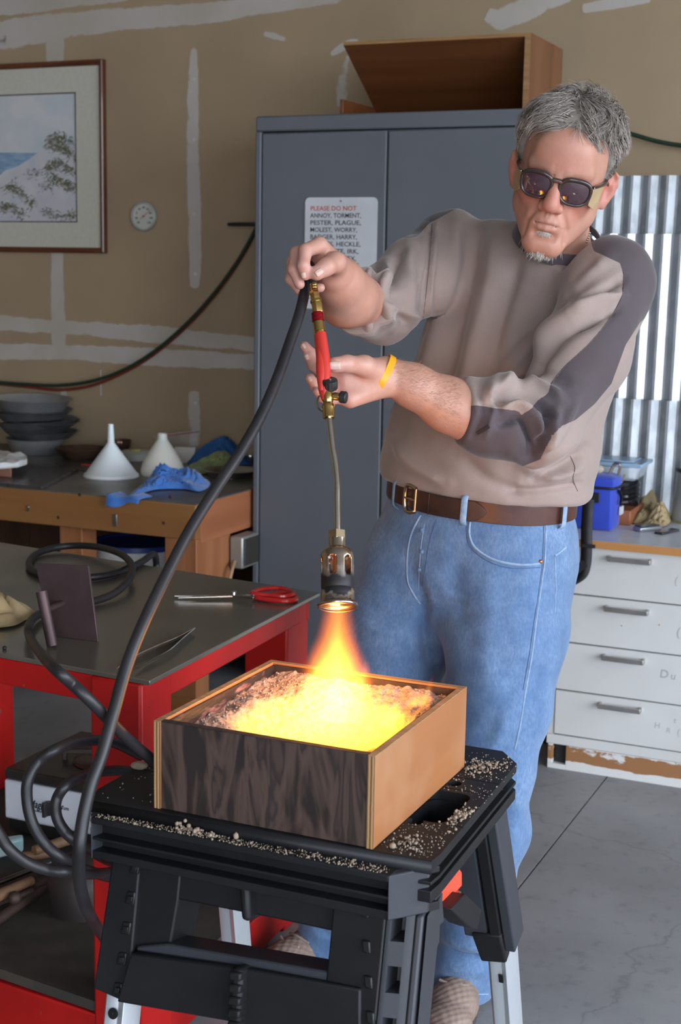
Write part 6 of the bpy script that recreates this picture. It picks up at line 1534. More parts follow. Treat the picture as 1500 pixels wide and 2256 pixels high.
# ---------------------------------------------------------------- sweater
W = SDF()
HIPX = cam_dir(.80, -.06, .60).normalized()
W.loft([(at(1072, 1088, d=2.86), HIPX, .196, .150), (at(1068, 1040, d=2.86), HIPX, .206, .160), (at(1085, 960, d=2.85), HIPX, .202, .158), (at(1135, 800, d=2.81), SX, .190, .140), (at(1180, 665, d=2.77), SX, .178, .122), (COL_C - COL_N * .115, SX, .100, .075)], .05)
NB2 = COL_C - COL_N * .070
W.cone(NB2, NB2 + COL_N * .01, .088, .082, .03)
W.cone(NB2, SH_R, .060, .066, .05).cone(NB2, SH_L, .060, .070, .05)
W.chain([(SH_R, .072), (at(915, 612, d=2.76), .068), (EL_R, .064)], .03).cone(EL_R, CU_R, .062, .0585, .02)
W.chain([(SH_L, .078), (at(1290, 775, d=2.53), .076), (EL_L, .064)], .03).chain([(EL_L, .062), (at(1110, 925, d=2.465), .060), (CU_L, .0505)], .02)
# gathers: rings of cloth pushed up above the cuffs
for t_, r in ((.12, .066), (.42, .064), (.72, .063)): W.cone(EL_L.lerp(CU_L, t_) - UPV * .012, EL_L.lerp(CU_L, t_) + UPV * .012, r - .012, r - .014, .022)
for t_, r in ((.55, .070), (.78, .0675), (.98, .066)): p = SH_R.lerp(EL_R, t_); W.cone(p - UPV * .02, p + UPV * .02, r - .02, r - .02, .02)
aL = (CU_L - EL_L).normalized(); aR = (at(740, 600, d=2.44) - EL_R).normalized()
W.plane(CU_L + aL * .0, aL, .10); W.plane(CU_R + aR * .005, aR, .10)
W.plane(COL_C - COL_N * .007, COL_N, .104, .006)
BC = at(1062, 1097, d=2.87); b1_, b2_, b3_ = at(868, 1052, d=2.98), at(1250, 1120, d=2.78), at(1050, 1122, d=2.72)
BN = (b2_ - b1_).cross(b3_ - b1_).normalized(); BN = BN if BN.z > 0 else -BN
BC = BC - BN * (BC - (b1_ + b2_ + b3_) / 3).dot(BN)
W.plane(BC + BN * .013, -BN, .3, .014)
wv, wq = W.mesh(.0045)
hem_c = at(1075, 1085, d=2.86)
def segd(v, a, b): 
    a, b = A3(a), A3(b); ba = b - a; t = np.clip(((v - a) @ ba) / (ba @ ba), 0, 1); return np.linalg.norm(v - a - t[:, None] * ba, axis=1)
dL = np.minimum(segd(wv, SH_L, EL_L), segd(wv, EL_L, CU_L)); dR = np.minimum(segd(wv, SH_R, EL_R), segd(wv, EL_R, CU_R))
dT = np.minimum(segd(wv, at(1180, 665, d=2.80), at(1090, 980, d=2.87)), segd(wv, NB, at(1180, 665, d=2.80))) - .085
armL = dL - .035 < dT
folds = [
 # body: long soft drapes from the raised shoulder
 ([(1010, 470), (1000, 580), (962, 720), (930, 850)], 20, .008), ([(1050, 480), (1035, 600), (1000, 760), (955, 900)], 22, -.007), ([(1100, 500), (1075, 640), (1035, 800), (985, 940)], 24, .007), ([(1140, 560), (1110, 680), (1080, 800)], 20, -.006),
 ([(952, 490), (944, 590), (931, 705)], 7, -.006), ([(958, 495), (952, 590), (940, 705)], 7, .005),
 # pull from the left armpit across the chest
 ([(1350, 650), (1260, 700), (1180, 760), (1100, 880)], 20, .010), ([(1335, 690), (1240, 740), (1160, 820), (1090, 900)], 17, -.011), ([(1300, 600), (1230, 680), (1150, 760)], 22, -.006), ([(1310, 640), (1225, 700), (1120, 800), (1060, 900)], 18, .006),
 # crumples at the front of the left shoulder
 ([(1372, 615), (1330, 640), (1270, 668)], 10, -.008), ([(1372, 650), (1320, 672), (1262, 700)], 10, .008), ([(1360, 680), (1310, 700), (1260, 728)], 9, -.008), ([(1340, 570), (1290, 610), (1250, 650)], 14, .006),
 # sleeve folds above and at the left elbow
 ([(1095, 868), (1150, 842), (1215, 862), (1240, 885)], 13, .011), ([(1085, 885), (1150, 868), (1205, 905), (1220, 930)], 9, -.013), ([(1095, 905), (1140, 890), (1180, 925), (1195, 965)], 10, .012), ([(1100, 935), (1145, 925), (1165, 965), (1168, 1000)], 8, -.013), ([(1170, 800), (1220, 830), (1270, 850)], 14, -.005),
 ([(1080, 860), (1085, 910), (1070, 960)], 9, .006), ([(1225, 905), (1215, 960), (1190, 990)], 10, .010), ([(1205, 905), (1196, 950), (1180, 985)], 7, -.010), ([(1270, 880), (1235, 950), (1200, 985)], 12, .006),
 ([(1050, 860), (1062, 905), (1040, 965)], 5, -.004),
 # right sleeve
 ([(905, 540), (900, 620), (915, 700)], 14, .008), ([(880, 560), (870, 640), (895, 720)], 10, -.009), ([(855, 580), (845, 650), (865, 725)], 11, .009), ([(835, 590), (822, 650), (835, 725)], 8, -.010), ([(815, 590), (808, 650), (815, 730)], 8, .007), ([(930, 600), (915, 660), (930, 715)], 10, -.006), ([(850, 668), (890, 690), (930, 700)], 9, .007),
 # blouson above the belt
 ([(865, 960), (905, 1020), (985, 1065)], 16, .007), ([(1010, 1000), (1080, 1060), (1160, 1090)], 18, -.005), ([(1285, 955), (1220, 1000), (1150, 1040)], 16, .006), ([(1290, 990), (1230, 1030), (1160, 1060)], 12, -.007), ([(1275, 1065), (1200, 1078), (1120, 1082)], 8, -.006), ([(1130, 1005), (1180, 1040), (1240, 1050)], 14, .005), ([(1280, 1030), (1240, 1046), (1190, 1052)], 8, .006)]
wv = creases(wv, wq, [(l, w * .85, a * 1.7) for l, w, a in folds])
wv = wv + vnormals(wv, wq) * (noise3(wv, 13) * .0045 + noise3(wv, 30, 5) * .0016)[:, None]
wv = relax(wv, wq, 1, .4)
P = pix(wv)
polyL = [(1300, 440), (1325, 505), (1302, 535), (1308, 553), (1330, 563), (1366, 580), (1374, 610), (1370, 650), (1345, 700), (1300, 755), (1240, 812), (1212, 850), (1206, 868), (1180, 885), (1172, 900), (1148, 914), (1140, 905), (1095, 900), (1050, 893), (1030, 895), (960, 940), (960, 1040), (1120, 1040), (1190, 1012), (1215, 962), (1238, 938), (1268, 925), (1310, 890), (1347, 845), (1378, 760), (1410, 710), (1470, 660), (1470, 480)]
polyR = [(1142, 505), (1140, 470), (1120, 464), (1080, 452), (1040, 449), (1000, 462), (965, 482), (945, 492), (920, 520), (905, 524), (888, 524), (870, 500), (900, 400), (1142, 400)]
sdl = polysd(P, polyL); sdl = np.where(armL | (P[:, 1] < 640), sdl, np.minimum(sdl, -4)); sdr = polysd(P, polyR)
stripe = np.maximum(sdl, sdr)
seam = np.minimum(np.abs(stripe), 40)
swm = bpy.data.materials.new('sweater_knit'); nt, N, L = nodes(swm); b = N['Principled BSDF']
av = nt.nodes.new('ShaderNodeAttribute'); av.attribute_name = 'stripe'
f = ramp(nt, math_(nt, 'ADD', math_(nt, 'MULTIPLY', av.outputs['Fac'], .15), .5), [(.45, (0, 0, 0)), (.55, (1, 1, 1))])
n1 = texnoise(nt, 5, (1, 1, 1), 4); n2 = texnoise(nt, 420, (1, 1, 1), 3)
ca = ramp(nt, n1, [(.3, (.335, .255, .225)), (.7, (.295, .222, .195))]); cb_ = ramp(nt, n1, [(.3, (.078, .058, .066)), (.7, (.066, .049, .056))])
L.new(mixc(nt, math_(nt, 'MULTIPLY', n2, .25), mixc(nt, f, ca, cb_), (.05, .04, .04)), b.inputs['Base Color'])
b.inputs['Roughness'].default_value = .85; b.inputs['Sheen Weight'].default_value = .25; b.inputs['Sheen Roughness'].default_value = .4; bump(nt, n2, .3, .0008)
sw = quad_object('sweater', wv, wq, swm, parent=man, attrs={'stripe': ('FLOAT', np.clip(stripe, -3.4, 3.4))})
sw_bv = bvh_of(wv, wq)
charcoal = mat('charcoal_knit', (.075, .056, .064), .85, c2=(.062, .046, .052), ns=40, bmp=.3, bs=420, bd=.0008, sheen=.25)
# collar band
cxa = (RGT - COL_N * RGT.dot(COL_N)).normalized(); cya = COL_N.cross(cxa)
pts, upv = [], []
for k in range(64):
    a = 2 * math.pi * k / 64; dr = cxa * math.cos(a) + cya * math.sin(a); pts.append((COL_C + dr * COL_R, dr))
vs = []
for p, dr in pts:
    for u, w in ((-.011, .006), (-.004, .003), (.004, -.001), (.009, -.005), (.010, -.008), (.004, -.0055), (-.004, -.002), (-.011, .001)): vs.append(p + COL_N * u + dr * (w + .001))
fs = [(k * 8 + i, k * 8 + (i + 1) % 8, ((k + 1) % 64) * 8 + (i + 1) % 8, ((k + 1) % 64) * 8 + i) for k in range(64) for i in range(8)]
MB().add(vs, fs).build('collar', charcoal, sw, smooth=60)
# seams drawn on the cloth: armholes, cuff stitching, sleeve edges
def seam_on(bv, line, r, m, parent, name='seam', off=.0003, n=6, flat=1.0):
    P3 = [surf(bv, x, y, off) for x, y in spl2(line, n)]; P3 = [p for p in P3 if p is not None]
    if len(P3) > 2: return MB().tube(P3, r, 6).build(name, m, parent, smooth=60)
thread = mat('seam_thread', (.10, .078, .075), .9)
for ln_ in ([(1374, 600), (1370, 650), (1345, 700), (1300, 755), (1240, 812), (1212, 850)], [(952, 493), (945, 590), (932, 700)], [(1256, 1005), (1266, 1030), (1262, 1055), (1272, 1082)]): seam_on(sw_bv, ln_, .0007, thread, sw)
sl_ = [(1070, 905), (1066, 930), (1058, 955), (1052, 970)]
# cuffs
def cuff(c, ax_, r, rot, bare, m, n=40):
    x = ax_.orthogonal().normalized(); y = ax_.cross(x); vs = []
    for k in range(n):
        a = 2 * math.pi * k / n; dr = x * math.cos(a) + y * math.sin(a)
        h = sw_bv.ray_cast(c - ax_ * .008 + dr * .16, -dr, .16); rr = (h[0] - (c - ax_ * .008)).length if h[0] is not None else r
        hb = skin_bv.ray_cast(c + dr * .16, -dr, .16); rb = (hb[0] - c).length if hb[0] is not None else r * .8
        for u, w in ((-.012, rr + .0005), (-.002, rr + .0015), (.003, rr), (.004, (rr + rb) / 2), (.001, rb - .004)): vs.append(c + ax_ * u + dr * w)
    return MB().add(vs, [(k * 5 + i, k * 5 + i + 1, ((k + 1) % n) * 5 + i + 1, ((k + 1) % n) * 5 + i) for k in range(n) for i in range(4)]).build('cuff', m, sw, smooth=60)
taupe = mat('taupe_knit', (.335, .255, .225), .85, c2=(.30, .225, .198), ns=30, bmp=.3, bs=420, bd=.0008, sheen=.25)
cuff(CU_R + aR * .004, aR, .058, 0, 0, taupe)
q = [surf(sw_bv, *p, .0008) for p in ((1052, 955), (1078, 939))]
if all(q): MB().bar(q[0], q[1], .006, .0015, up=-FWD).build('cuff_tab', mat('tab_dark', (.03, .025, .03), .7), sw)

# ---------------------------------------------------------------- jeans
J = SDF()
HL_, HR2 = at(1148, 1262, d=2.82), at(905, 1262, d=2.95)
KL, AL = at(1082, 1690, d=2.78), at(1020, 2190, d=2.93)
KR, AR = at(822, 1650, d=2.90), at(708, 2098, d=3.06)
J.loft([(at(1060, 1090, d=2.87), HIPX, .182, .140), (at(1052, 1165, d=2.87), HIPX, .192, .150), (at(1035, 1250, d=2.88), HIPX, .190, .150)], .03)
J.loft([(at(1138, 1240, d=2.83), HIPX, .112, .135), (at(1112, 1400, d=2.81), HIPX, .112, .125), (at(1098, 1560, d=2.79), HIPX, .094, .10), (KL, HIPX, .076, .084), (at(1078, 1830, d=2.81), HIPX, .070, .076), (at(1050, 2000, d=2.87), HIPX, .066, .070), (at(1028, 2130, d=2.92), HIPX, .060, .066), (AL, HIPX, .056, .064)], .03)
J.loft([(at(935, 1240, d=2.93), HIPX, .118, .125), (at(880, 1400, d=2.93), HIPX, .108, .115), (at(845, 1540, d=2.91), HIPX, .092, .095), (KR, HIPX, .076, .082), (at(760, 1880, d=2.98), HIPX, .066, .07), (AR, HIPX, .056, .062)], .03)
J.plane(at(1055, 1062, d=2.87), UPV, .3); J.plane(at(1020, 2200, d=2.93), -UPV, .14, .006); J.plane(at(708, 2106, d=3.06), -UPV, .14, .006)
jv, jq = J.mesh(.0052)
jf = [([(905, 1235), (925, 1330), (935, 1420), (955, 1480)], 14, -.010), ([(930, 1300), (935, 1380), (955, 1470)], 8, -.012),
 ([(885, 1250), (980, 1275), (1080, 1290), (1200, 1300)], 14, .003), ([(900, 1330), (1000, 1350), (1100, 1345)], 12, -.004), ([(950, 1300), (1060, 1330), (1200, 1320)], 12, .004), ([(960, 1400), (1080, 1420), (1200, 1400)], 16, -.004), ([(800, 1330), (860, 1350), (920, 1340)], 10, -.005), ([(790, 1370), (850, 1390), (930, 1380)], 10, .005),
 ([(1080, 1240), (1070, 1400), (1075, 1550)], 26, .006), ([(1010, 1210), (1005, 1300), (1020, 1400)], 20, -.006), ([(1190, 1180), (1200, 1400), (1160, 1600)], 18, -.004),
 ([(1120, 1560), (1090, 1640), (1060, 1700)], 16, .006), ([(1130, 1700), (1110, 1780), (1120, 1850)], 14, -.006), ([(1150, 1750), (1130, 1850), (1110, 1950)], 12, .006),
 ([(975, 2080), (1010, 2105), (1070, 2110)], 10, -.014), ([(965, 2060), (1010, 2080), (1075, 2085)], 14, .010), ([(980, 2130), (1030, 2140), (1080, 2135)], 12, .008), ([(700, 2040), (720, 2060), (740, 2060)], 8, -.008)]
jv = creases(jv, jq, jf)
jv = jv + vnormals(jv, jq) * (noise3(jv, 12, 3) * .004 + noise3(jv, 30, 9) * .0016)[:, None]
jv = relax(jv, jq, 2, .5)
den = bpy.data.materials.new('denim'); nt, N, L = nodes(den); b = N['Principled BSDF']
n1 = texnoise(nt, 3.2, (1, 1, .7), 5, .6); n2 = texnoise(nt, 260, (1, 1, .35), 4, .7); n3 = texnoise(nt, 26, (1, 1, 1), 5, .6)
c = ramp(nt, n1, [(.30, (.045, .098, .205)), (.50, (.085, .158, .295)), (.72, (.185, .28, .43))])
c = mixc(nt, ramp(nt, n3, [(.4, (0, 0, 0)), (.8, (.4, .4, .4))]), c, (.26, .37, .53))
c = mixc(nt, ramp(nt, n2, [(.40, (.55, .55, .55)), (.62, (0, 0, 0))]), c, (.045, .10, .22))
L.new(c, b.inputs['Base Color']); b.inputs['Roughness'].default_value = .85; b.inputs['Sheen Weight'].default_value = .2; bump(nt, n2, .35, .0012)
jn = quad_object('jeans', jv, jq, den, parent=man)
j_bv = bvh_of(jv, jq)
pale = mat('denim_pale', (.26, .35, .48), .85, c2=(.16, .25, .38), ns=60, bmp=.3, bs=300); dkd = mat('denim_dark', (.06, .11, .22), .9)
for ln_, r, m in (([(1035, 1150), (1034, 1180), (1048, 1208), (1085, 1232), (1130, 1243), (1170, 1244), (1192, 1240)], .0026, pale), ([(1028, 1155), (1030, 1190), (1046, 1216), (1085, 1241), (1130, 1252), (1190, 1250)], .0010, dkd),
                  ([(1203, 1150), (1200, 1230), (1192, 1290), (1182, 1360), (1172, 1440), (1158, 1520), (1145, 1600), (1134, 1650)], .0020, pale), ([(1198, 1150), (1195, 1230), (1187, 1300), (1176, 1370), (1166, 1440), (1152, 1520)], .0008, dkd),
                  ([(927, 1135), (905, 1180), (897, 1230), (898, 1280), (912, 1310), (925, 1330)], .0018, pale), ([(962, 1145), (945, 1200), (938, 1250), (930, 1290)], .0010, dkd), ([(1222, 1225), (1224, 1290), (1222, 1350)], .0014, pale), ([(1222, 1225), (1235, 1215), (1246, 1205)], .0024, pale),
                  ([(935, 1155), (928, 1200), (924, 1250), (922, 1300)], .0009, pale), ([(830, 1117), (845, 1100), (860, 1085), (870, 1072)], .0016, pale), ([(1205, 1152), (1225, 1154), (1246, 1156)], .0010, pale),
                  ([(965, 2180), (1000, 2186), (1040, 2190), (1075, 2190)], .0010, pale)):
    seam_on(j_bv, ln_, r, m, jn, 'seam')
p = surf(j_bv, 1190, 1237, .001)
if p: MB().ball(p, .0042, 10, 6).build('rivet', mat('copper', (.55, .22, .10), .35, .9), jn)
for x, y in ((930, 1215), (925, 1255), (930, 1168)):
    p = surf(j_bv, x, y, .0008)
    if p: MB().ball(p, .0045, 10, 6, (1, 1, 1)).build('fly_button', den, jn)
# belt: a leather band round the waist
bxa = (RGT - BN * RGT.dot(BN)).normalized(); bya = BN.cross(bxa)
def belt_r(a, u=0, extra=0.0):
    dr = bxa * math.cos(a) + bya * math.sin(a); c = BC + BN * u; h = j_bv.ray_cast(c + dr * .5, -dr, .5)
    return c, dr, ((h[0] - c).length if h[0] is not None else .17)
leather = mat('belt_leather', (.075, .024, .016), .38, c2=(.045, .014, .010), ns=16, bmp=.25, bs=300, bd=.0006)
leather2 = mat('belt_leather_worn', (.055, .020, .012), .5, c2=(.025, .011, .008), ns=22, bmp=.25, bs=200, bd=.0008)
BW = .0195
def band(a0, a1, n, r_off, th, wd, m, name, parent, point=False):
    vs = []
    rr = [max(belt_r(a0 + (a1 - a0) * k / n, u)[2] for u in (-BW, 0, BW)) for k in range(n + 1)]
    for k in range(n + 1):
        a = a0 + (a1 - a0) * k / n; c, dr, _ = belt_r(a); r = sum(rr[max(0, min(n, k + j))] for j in (-2, -1, 0, 1, 2)) / 5 + r_off
        w = wd
        if point: t = (n - k) * abs(a1 - a0) / n * .2; w = wd * min(1, math.sqrt(max(0.02, t / .026)))
        for u, o_ in ((-w, 0), (-w, th), (w, th), (w, 0)): vs.append(c + BN * u + dr * (r + o_))
    fs = [(k * 4 + i, k * 4 + (i + 1) % 4, k * 4 + 4 + (i + 1) % 4, k * 4 + 4 + i) for k in range(n) for i in range(4)]
    closed = abs(abs(a1 - a0) - 2 * math.pi) < 1e-6
    if not closed: fs += [(3, 2, 1, 0), tuple(n * 4 + i for i in range(4))]
    return MB().add(vs, fs).build(name, m, parent, bevel=.0012)
belt = band(0, 2 * math.pi, 96, .001, .004, BW, leather, 'belt', man)
def ang_of(px, py):
    h = surf(j_bv, px, py)
    if h is None: return None
    q = h - BC; return math.atan2(q.dot(bya), q.dot(bxa))
ab = ang_of(912, 1112); at_ = ang_of(1068, 1150)
if ab is None: ab = -2.3
if at_ is None: at_ = -1.4
if at_ < ab: at_ += 2 * math.pi
band(ab + .03, at_, 30, .0055, .004, BW, leather2, 'belt_tongue', belt, point=True)
# buckle
def bpnt(a, u, o_):
    c, dr, _ = belt_r(a); r = max(belt_r(a, w)[2] for w in (-BW, 0, BW)); return c + BN * u + dr * (r + o_)
bk_m = mat('buckle_brass', (.62, .48, .36), .22, 1, c2=(.55, .42, .3))
loopb = [bpnt(ab + d_, u, .009) for d_, u in ((.10, .022), (.02, .026), (-.05, .024), (-.08, .014), (-.085, 0), (-.08, -.014), (-.05, -.024), (.02, -.026), (.10, -.022))]
MB().tube(spline(loopb, 5), .0042, 10).tube([loopb[0], loopb[-1]], .003, 8).tube([bpnt(ab + .10, 0, .010), bpnt(ab - .08, 0, .011)], .0024, 8).build('buckle', bk_m, belt, smooth=60)
a_keep = ab + .30
band(a_keep, a_keep + .012, 2, .0098, .001, BW + .001, leather2, 'belt_crease', belt)
for px, py in ((1021, 1125), (1230, 1122), (884, 1065)):
    a = ang_of(px, py + 32)
    if a is None: continue
    L_ = [bpnt(a, u, o_) for u, o_ in ((.027, .004), (.021, .0125), (0, .0135), (-.021, .0125), (-.030, .002), (-.036, .001))]
    MB().tube(spline(L_, 4), .0062, 8, flat=.32, up=(bxa * math.cos(a) + bya * math.sin(a))).build('belt_loop', pale, jn, smooth=60)

# ---------------------------------------------------------------- shoes
shoe_m = mat('taupe_leather', (.26, .185, .150), .55, c2=(.20, .14, .115), ns=18, bmp=.2, bs=120); sole_m = mat('shoe_sole', (.06, .05, .045), .8)
def shoe(ank, toe_dir):
    Z = V(0, 0, 1); f = Vector(toe_dir); f.z = 0; f.normalize(); s = f.cross(Z)
    g = V(ank.x, ank.y, 0); X = SDF()
    X.loft([(g - f * .055 + Z * .045, s, .034, .045), (g + f * .02 + Z * .050, s, .037, .050), (g + f * .09 + Z * .040, s, .044, .040), (g + f * .155 + Z * .030, s, .043, .030), (g + f * .19 + Z * .026, s, .034, .024)], .02)
    X.cone(g - f * .01 + Z * .07, g - f * .01 + Z * .115, .045, .042, .02)
    X.plane(g + Z * .012, -Z, .4); X.plane(g - f * .01 + Z * .125, Z, .1)
    v, q = X.mesh(.0032); v = relax(v, q, 1)
    # woven strips: raised checks
    L1 = (v - A3(g)) @ A3(f); L2 = (v - A3(g)) @ A3(s); L3 = v[:, 2]
    chk = np.sin(L1 * 330) * np.sin((L2 + L3) * 330); n = vnormals(v, q); v = v + n * (np.clip(chk * 3, -1, 1) * .0007 * (L3 > .02))[:, None]
    o = quad_object('shoe', v, q, shoe_m, parent=man)
    sp_ = [(-.085, .018), (-.07, .034), (0, .038), (.08, .046), (.15, .047), (.19, .036), (.212, .012), (.212, -.012), (.19, -.036), (.15, -.047), (.08, -.044), (0, -.036), (-.07, -.034), (-.085, -.018)]
    MB().prism([g + f * u + s * w + Z * .0005 for u, w in sp_], (0, 0, .02)).build('sole', sole_m, o, bevel=.004)
    for k in range(3):
        u = .035 + k * .026; MB().tube(spline([g + f * u + s * -.03 + Z * .082, g + f * (u + .008) + Z * (.100 - k * .010), g + f * u + s * .03 + Z * .082], 5), .003, 6).build('lace', mat('lace', (.33, .26, .22), .8), o)
    return o
tl = cam_dir(-.30, 0, 1)
shoe(V(AL.x, AL.y, 0), tl); shoe(V(AR.x, AR.y, 0), cam_dir(-.85, 0, .75))

# ---------------------------------------------------------------- nails, wristband, chain
nail_m = mat('nail', (.60, .40, .33), .3, c2=(.56, .36, .30), ns=80)
def nail(x, y, d, rx, ry, ax2, nrm):
    c = at(x, y, d=d); h = skin_bv.ray_cast(CAM_POS, (c - CAM_POS).normalized())
    if h[0] is None: return
    n_ = h[1].normalized(); u = Vector(ax2); u = (u - n_ * u.dot(n_)).normalized(); w = n_.cross(u)
    mb = MB(); nu, nv = 9, 9; vs = []
    for j in range(nv):
        for i in range(nu):
            a, b_ = (i / (nu - 1) * 2 - 1), (j / (nv - 1) * 2 - 1)
            q_ = 1 - .22 * max(0, abs(b_) - .3) * abs(a)
            vs.append(h[0] + u * (b_ * ry) + w * (a * rx * q_) + n_ * (.0011 - .0020 * a * a - .0009 * b_ * b_ * (b_ > 0)))
    mb.add(vs, [(j * nu + i, j * nu + i + 1, (j + 1) * nu + i + 1, (j + 1) * nu + i) for j in range(nv - 1) for i in range(nu - 1)])
    return mb.build('nail', nail_m, man, smooth=80, solid=.0006)
nail(738, 806, 2.3, .0068, .0085, -RGT, 0); nail(703, 600, 2.3, .0055, .0065, (-RGT * .8 - UPV * .6), 0); nail(668, 607, 2.3, .0042, .005, -UPV, 0)
nail(669, 763, 2.33, .0035, .0045, (UPV * .8 - RGT * .5), 0); nail(676, 787, 2.33, .0035, .0045, (UPV * .9 - RGT * .3), 0); nail(682, 835, 2.33, .0035, .0045, (UPV * .9 - RGT * .3), 0)
wc_ = at(843, 824, d=2.417); wax = (WR_L - at(910, 850, d=2.43)).normalized()
wx = (wax.orthogonal()).normalized(); wy = wax.cross(wx)
wtilt = (wax + UPV * .12).normalized(); wx = wtilt.orthogonal().normalized(); wy = wtilt.cross(wx); vs = []
for k in range(48):
    a = 2 * math.pi * k / 48; dr = wx * math.cos(a) + wy * math.sin(a); h = skin_bv.ray_cast(wc_ + dr * .1, -dr, .1); r = (h[0] - wc_).length if h[0] is not None else .03
    r = max(.024, min(.038, r)); vs += [wc_ + dr * (r + .0005) - wtilt * .006, wc_ + dr * (r + .0028) - wtilt * .006, wc_ + dr * (r + .0028) + wtilt * .006, wc_ + dr * (r + .0005) + wtilt * .006]
MB().add(vs, [(k * 4 + i, k * 4 + (i + 1) % 4, ((k + 1) % 48) * 4 + (i + 1) % 4, ((k + 1) % 48) * 4 + i) for k in range(48) for i in range(4)]).build('wristband', mat('yellow_band', (.80, .36, .015), .4, c2=(.74, .32, .012)), man, bevel=.0012)
cm = MB()
for k in range(9):
    p = surf(skin_bv, 1304 - k * 1.6, 493 + k * 5.0, .001)
    if p: cm.ball(p, .0022, 8, 5)
if cm.v: cm.build('neck_chain', steel, man)

# ---------------------------------------------------------------- glasses
gl_m = mat('spectacle_frame', (.030, .020, .020), .18, c2=(.05, .032, .03), ns=20, coat=.4)
lens_m = bpy.data.materials.new('tinted_lens'); nt, N, L = nodes(lens_m); b = N['Principled BSDF']
b.inputs['Base Color'].default_value = (.060, .026, .040, 1); b.inputs['Roughness'].default_value = .03; b.inputs['Alpha'].default_value = .64; b.inputs['Specular IOR Level'].default_value = .8; b.inputs['Coat Weight'].default_value = 1; b.inputs['Coat IOR'].default_value = 1.9; b.inputs['Coat Roughness'].default_value = .02
gls = bpy.data.objects.new('eyeglasses', None); COL.objects.link(gls); gls.parent = man; gls.location = hd(0, .1, 0) - ORG[man.name]; ORG[gls.name] = hd(0, .1, 0); gls.empty_display_size = .02
def rimp(s, a, gy=.0, k=1.0):
    cx, cz = .0335, -.004
    c_, s_ = math.cos(a), math.sin(a); n_ = 2.6
    x = .0265 * k * math.copysign(abs(c_) ** (2 / n_), c_); z = .0215 * k * math.copysign(abs(s_) ** (2 / n_), s_)
    if z > 0: z *= .92
    x *= (1 + .06 * (z / .02))
    X = cx + x; return hd(s * X, .1115 - 3.4 * (X - .01) ** 2 * (X > .01) + .16 * z + gy, cz + z)
for s_ in (-1, 1):
    rim = [rimp(s_, 2 * math.pi * k / 40) for k in range(40)]
    MB().tube(rim, [.0030 + .0014 * max(0, math.sin(2 * math.pi * k / 40)) for k in range(40)], 8, closed=True).build('rim', gl_m, gls, smooth=60)
    lv = []; 
    for j in range(6):
        for k in range(40):
            kk = j / 5; lv.append(rimp(s_, 2 * math.pi * k / 40, .0022 * (1 - kk * kk), max(kk, .001)))
    MB().add(lv, [(j * 40 + k, j * 40 + (k + 1) % 40, (j + 1) * 40 + (k + 1) % 40, (j + 1) * 40 + k) for j in range(5) for k in range(40)]).build('lens', lens_m, gls, smooth=80, solid=.0012)
    h0 = hd(s_ * .0625, .1025, .009); h1 = hd(s_ * .0700, .088, .010)
    MB().tube(spline([h0, h1, hd(s_ * .0775, .05, .009), hd(s_ * .0805, .012, .008), hd(s_ * .0815, -.012, -.004)], 5), .0030, 8, flat=.6).build('temple', gl_m, gls, smooth=60)
    MB().ball(hd(s_ * .064, .1045, .009), .0016, 8, 5).build('hinge_pin', steel, gls)
    sh_ = [hd(s_ * .0615, .1000, .006), hd(s_ * .0700, .084, .008), hd(s_ * .0755, .060, .007), hd(s_ * .0745, .060, -.026), hd(s_ * .069, .080, -.030), hd(s_ * .0600, .0960, -.022)]
    MB().prism(sh_, HX * (s_ * .0015)).build('side_shield', mat('shield_leather', (.42, .30, .17), .6, ns=40, c2=(.36, .25, .13)), gls, bevel=.0005)
    MB().ball(hd(s_ * .033, .0785, .0), .0128 * HS, 16, 10).build('eyeball', mat('eyeball', (.5, .45, .43), .2), gls)
MB().tube(spline([rimp(-1, math.radians(150)), hd(-.005, .1135, .0085), hd(.005, .1135, .0085), rimp(1, math.radians(150))], 5), .0042, 8).build('bridge', gl_m, gls, smooth=60)

# ---------------------------------------------------------------- hair, brows, beard
hair_m = bpy.data.materials.new('grey_hair'); nt, N, L = nodes(hair_m); b = N['Principled BSDF']
n1 = texnoise(nt, 60, (1, 1, 1), 4); n2 = texnoise(nt, 700, (1, 1, 1), 2)
c = ramp(nt, n1, [(.35, (.215, .175, .145)), (.55, (.31, .265, .23)), (.7, (.14, .11, .09))]); c = mixc(nt, math_(nt, 'MULTIPLY', n2, .5), c, (.42, .37, .33)); L.new(c, b.inputs['Base Color'])
b.inputs['Roughness'].default_value = .45
white_h = mat('white_beard', (.62, .56, .50), .5, c2=(.5, .44, .38), ns=200)
def line_z(phi):
    a = abs(math.degrees(phi))
    return float(np.interp(a, [0, 12, 28, 42, 55, 64, 74, 84, 100, 112, 130, 180], [.060, .063, .072, .068, .042, .006, -.018, .020, .026, -.030, -.065, -.075]))
def scalp(phi, el):
    d = V(math.sin(phi) * math.cos(el), math.cos(phi) * math.cos(el), math.sin(el))
    c = V(0, -.012, .040); r = V(.074, .096, .086)
    q = 1 / math.sqrt(sum((d[i] / r[i]) ** 2 for i in range(3))); return c + d * q, V(d[0] / r[0] ** 2, d[1] / r[1] ** 2, d[2] / r[2] ** 2).normalized()
Hc = SDF()
Hc.ell(hd(0, -.014, .044), [x * HS for x in (.080, .101, .090)], HAX, .01); Hc.ell(hd(-.012, .035, .092), [x * HS for x in (.055, .050, .034)], HAX, .02); Hc.ell(hd(.03, .01, .105), [x * HS for x in (.040, .05, .028)], HAX, .02)
for s_ in (-1, 1): Hc.ell(hd(s_ * .068, .0, .06), [x * HS for x in (.018, .06, .05)], HAX, .015)
Hc.plane(hd(0, .083, .056), HF * .88 - HU * .48, .2, .010)
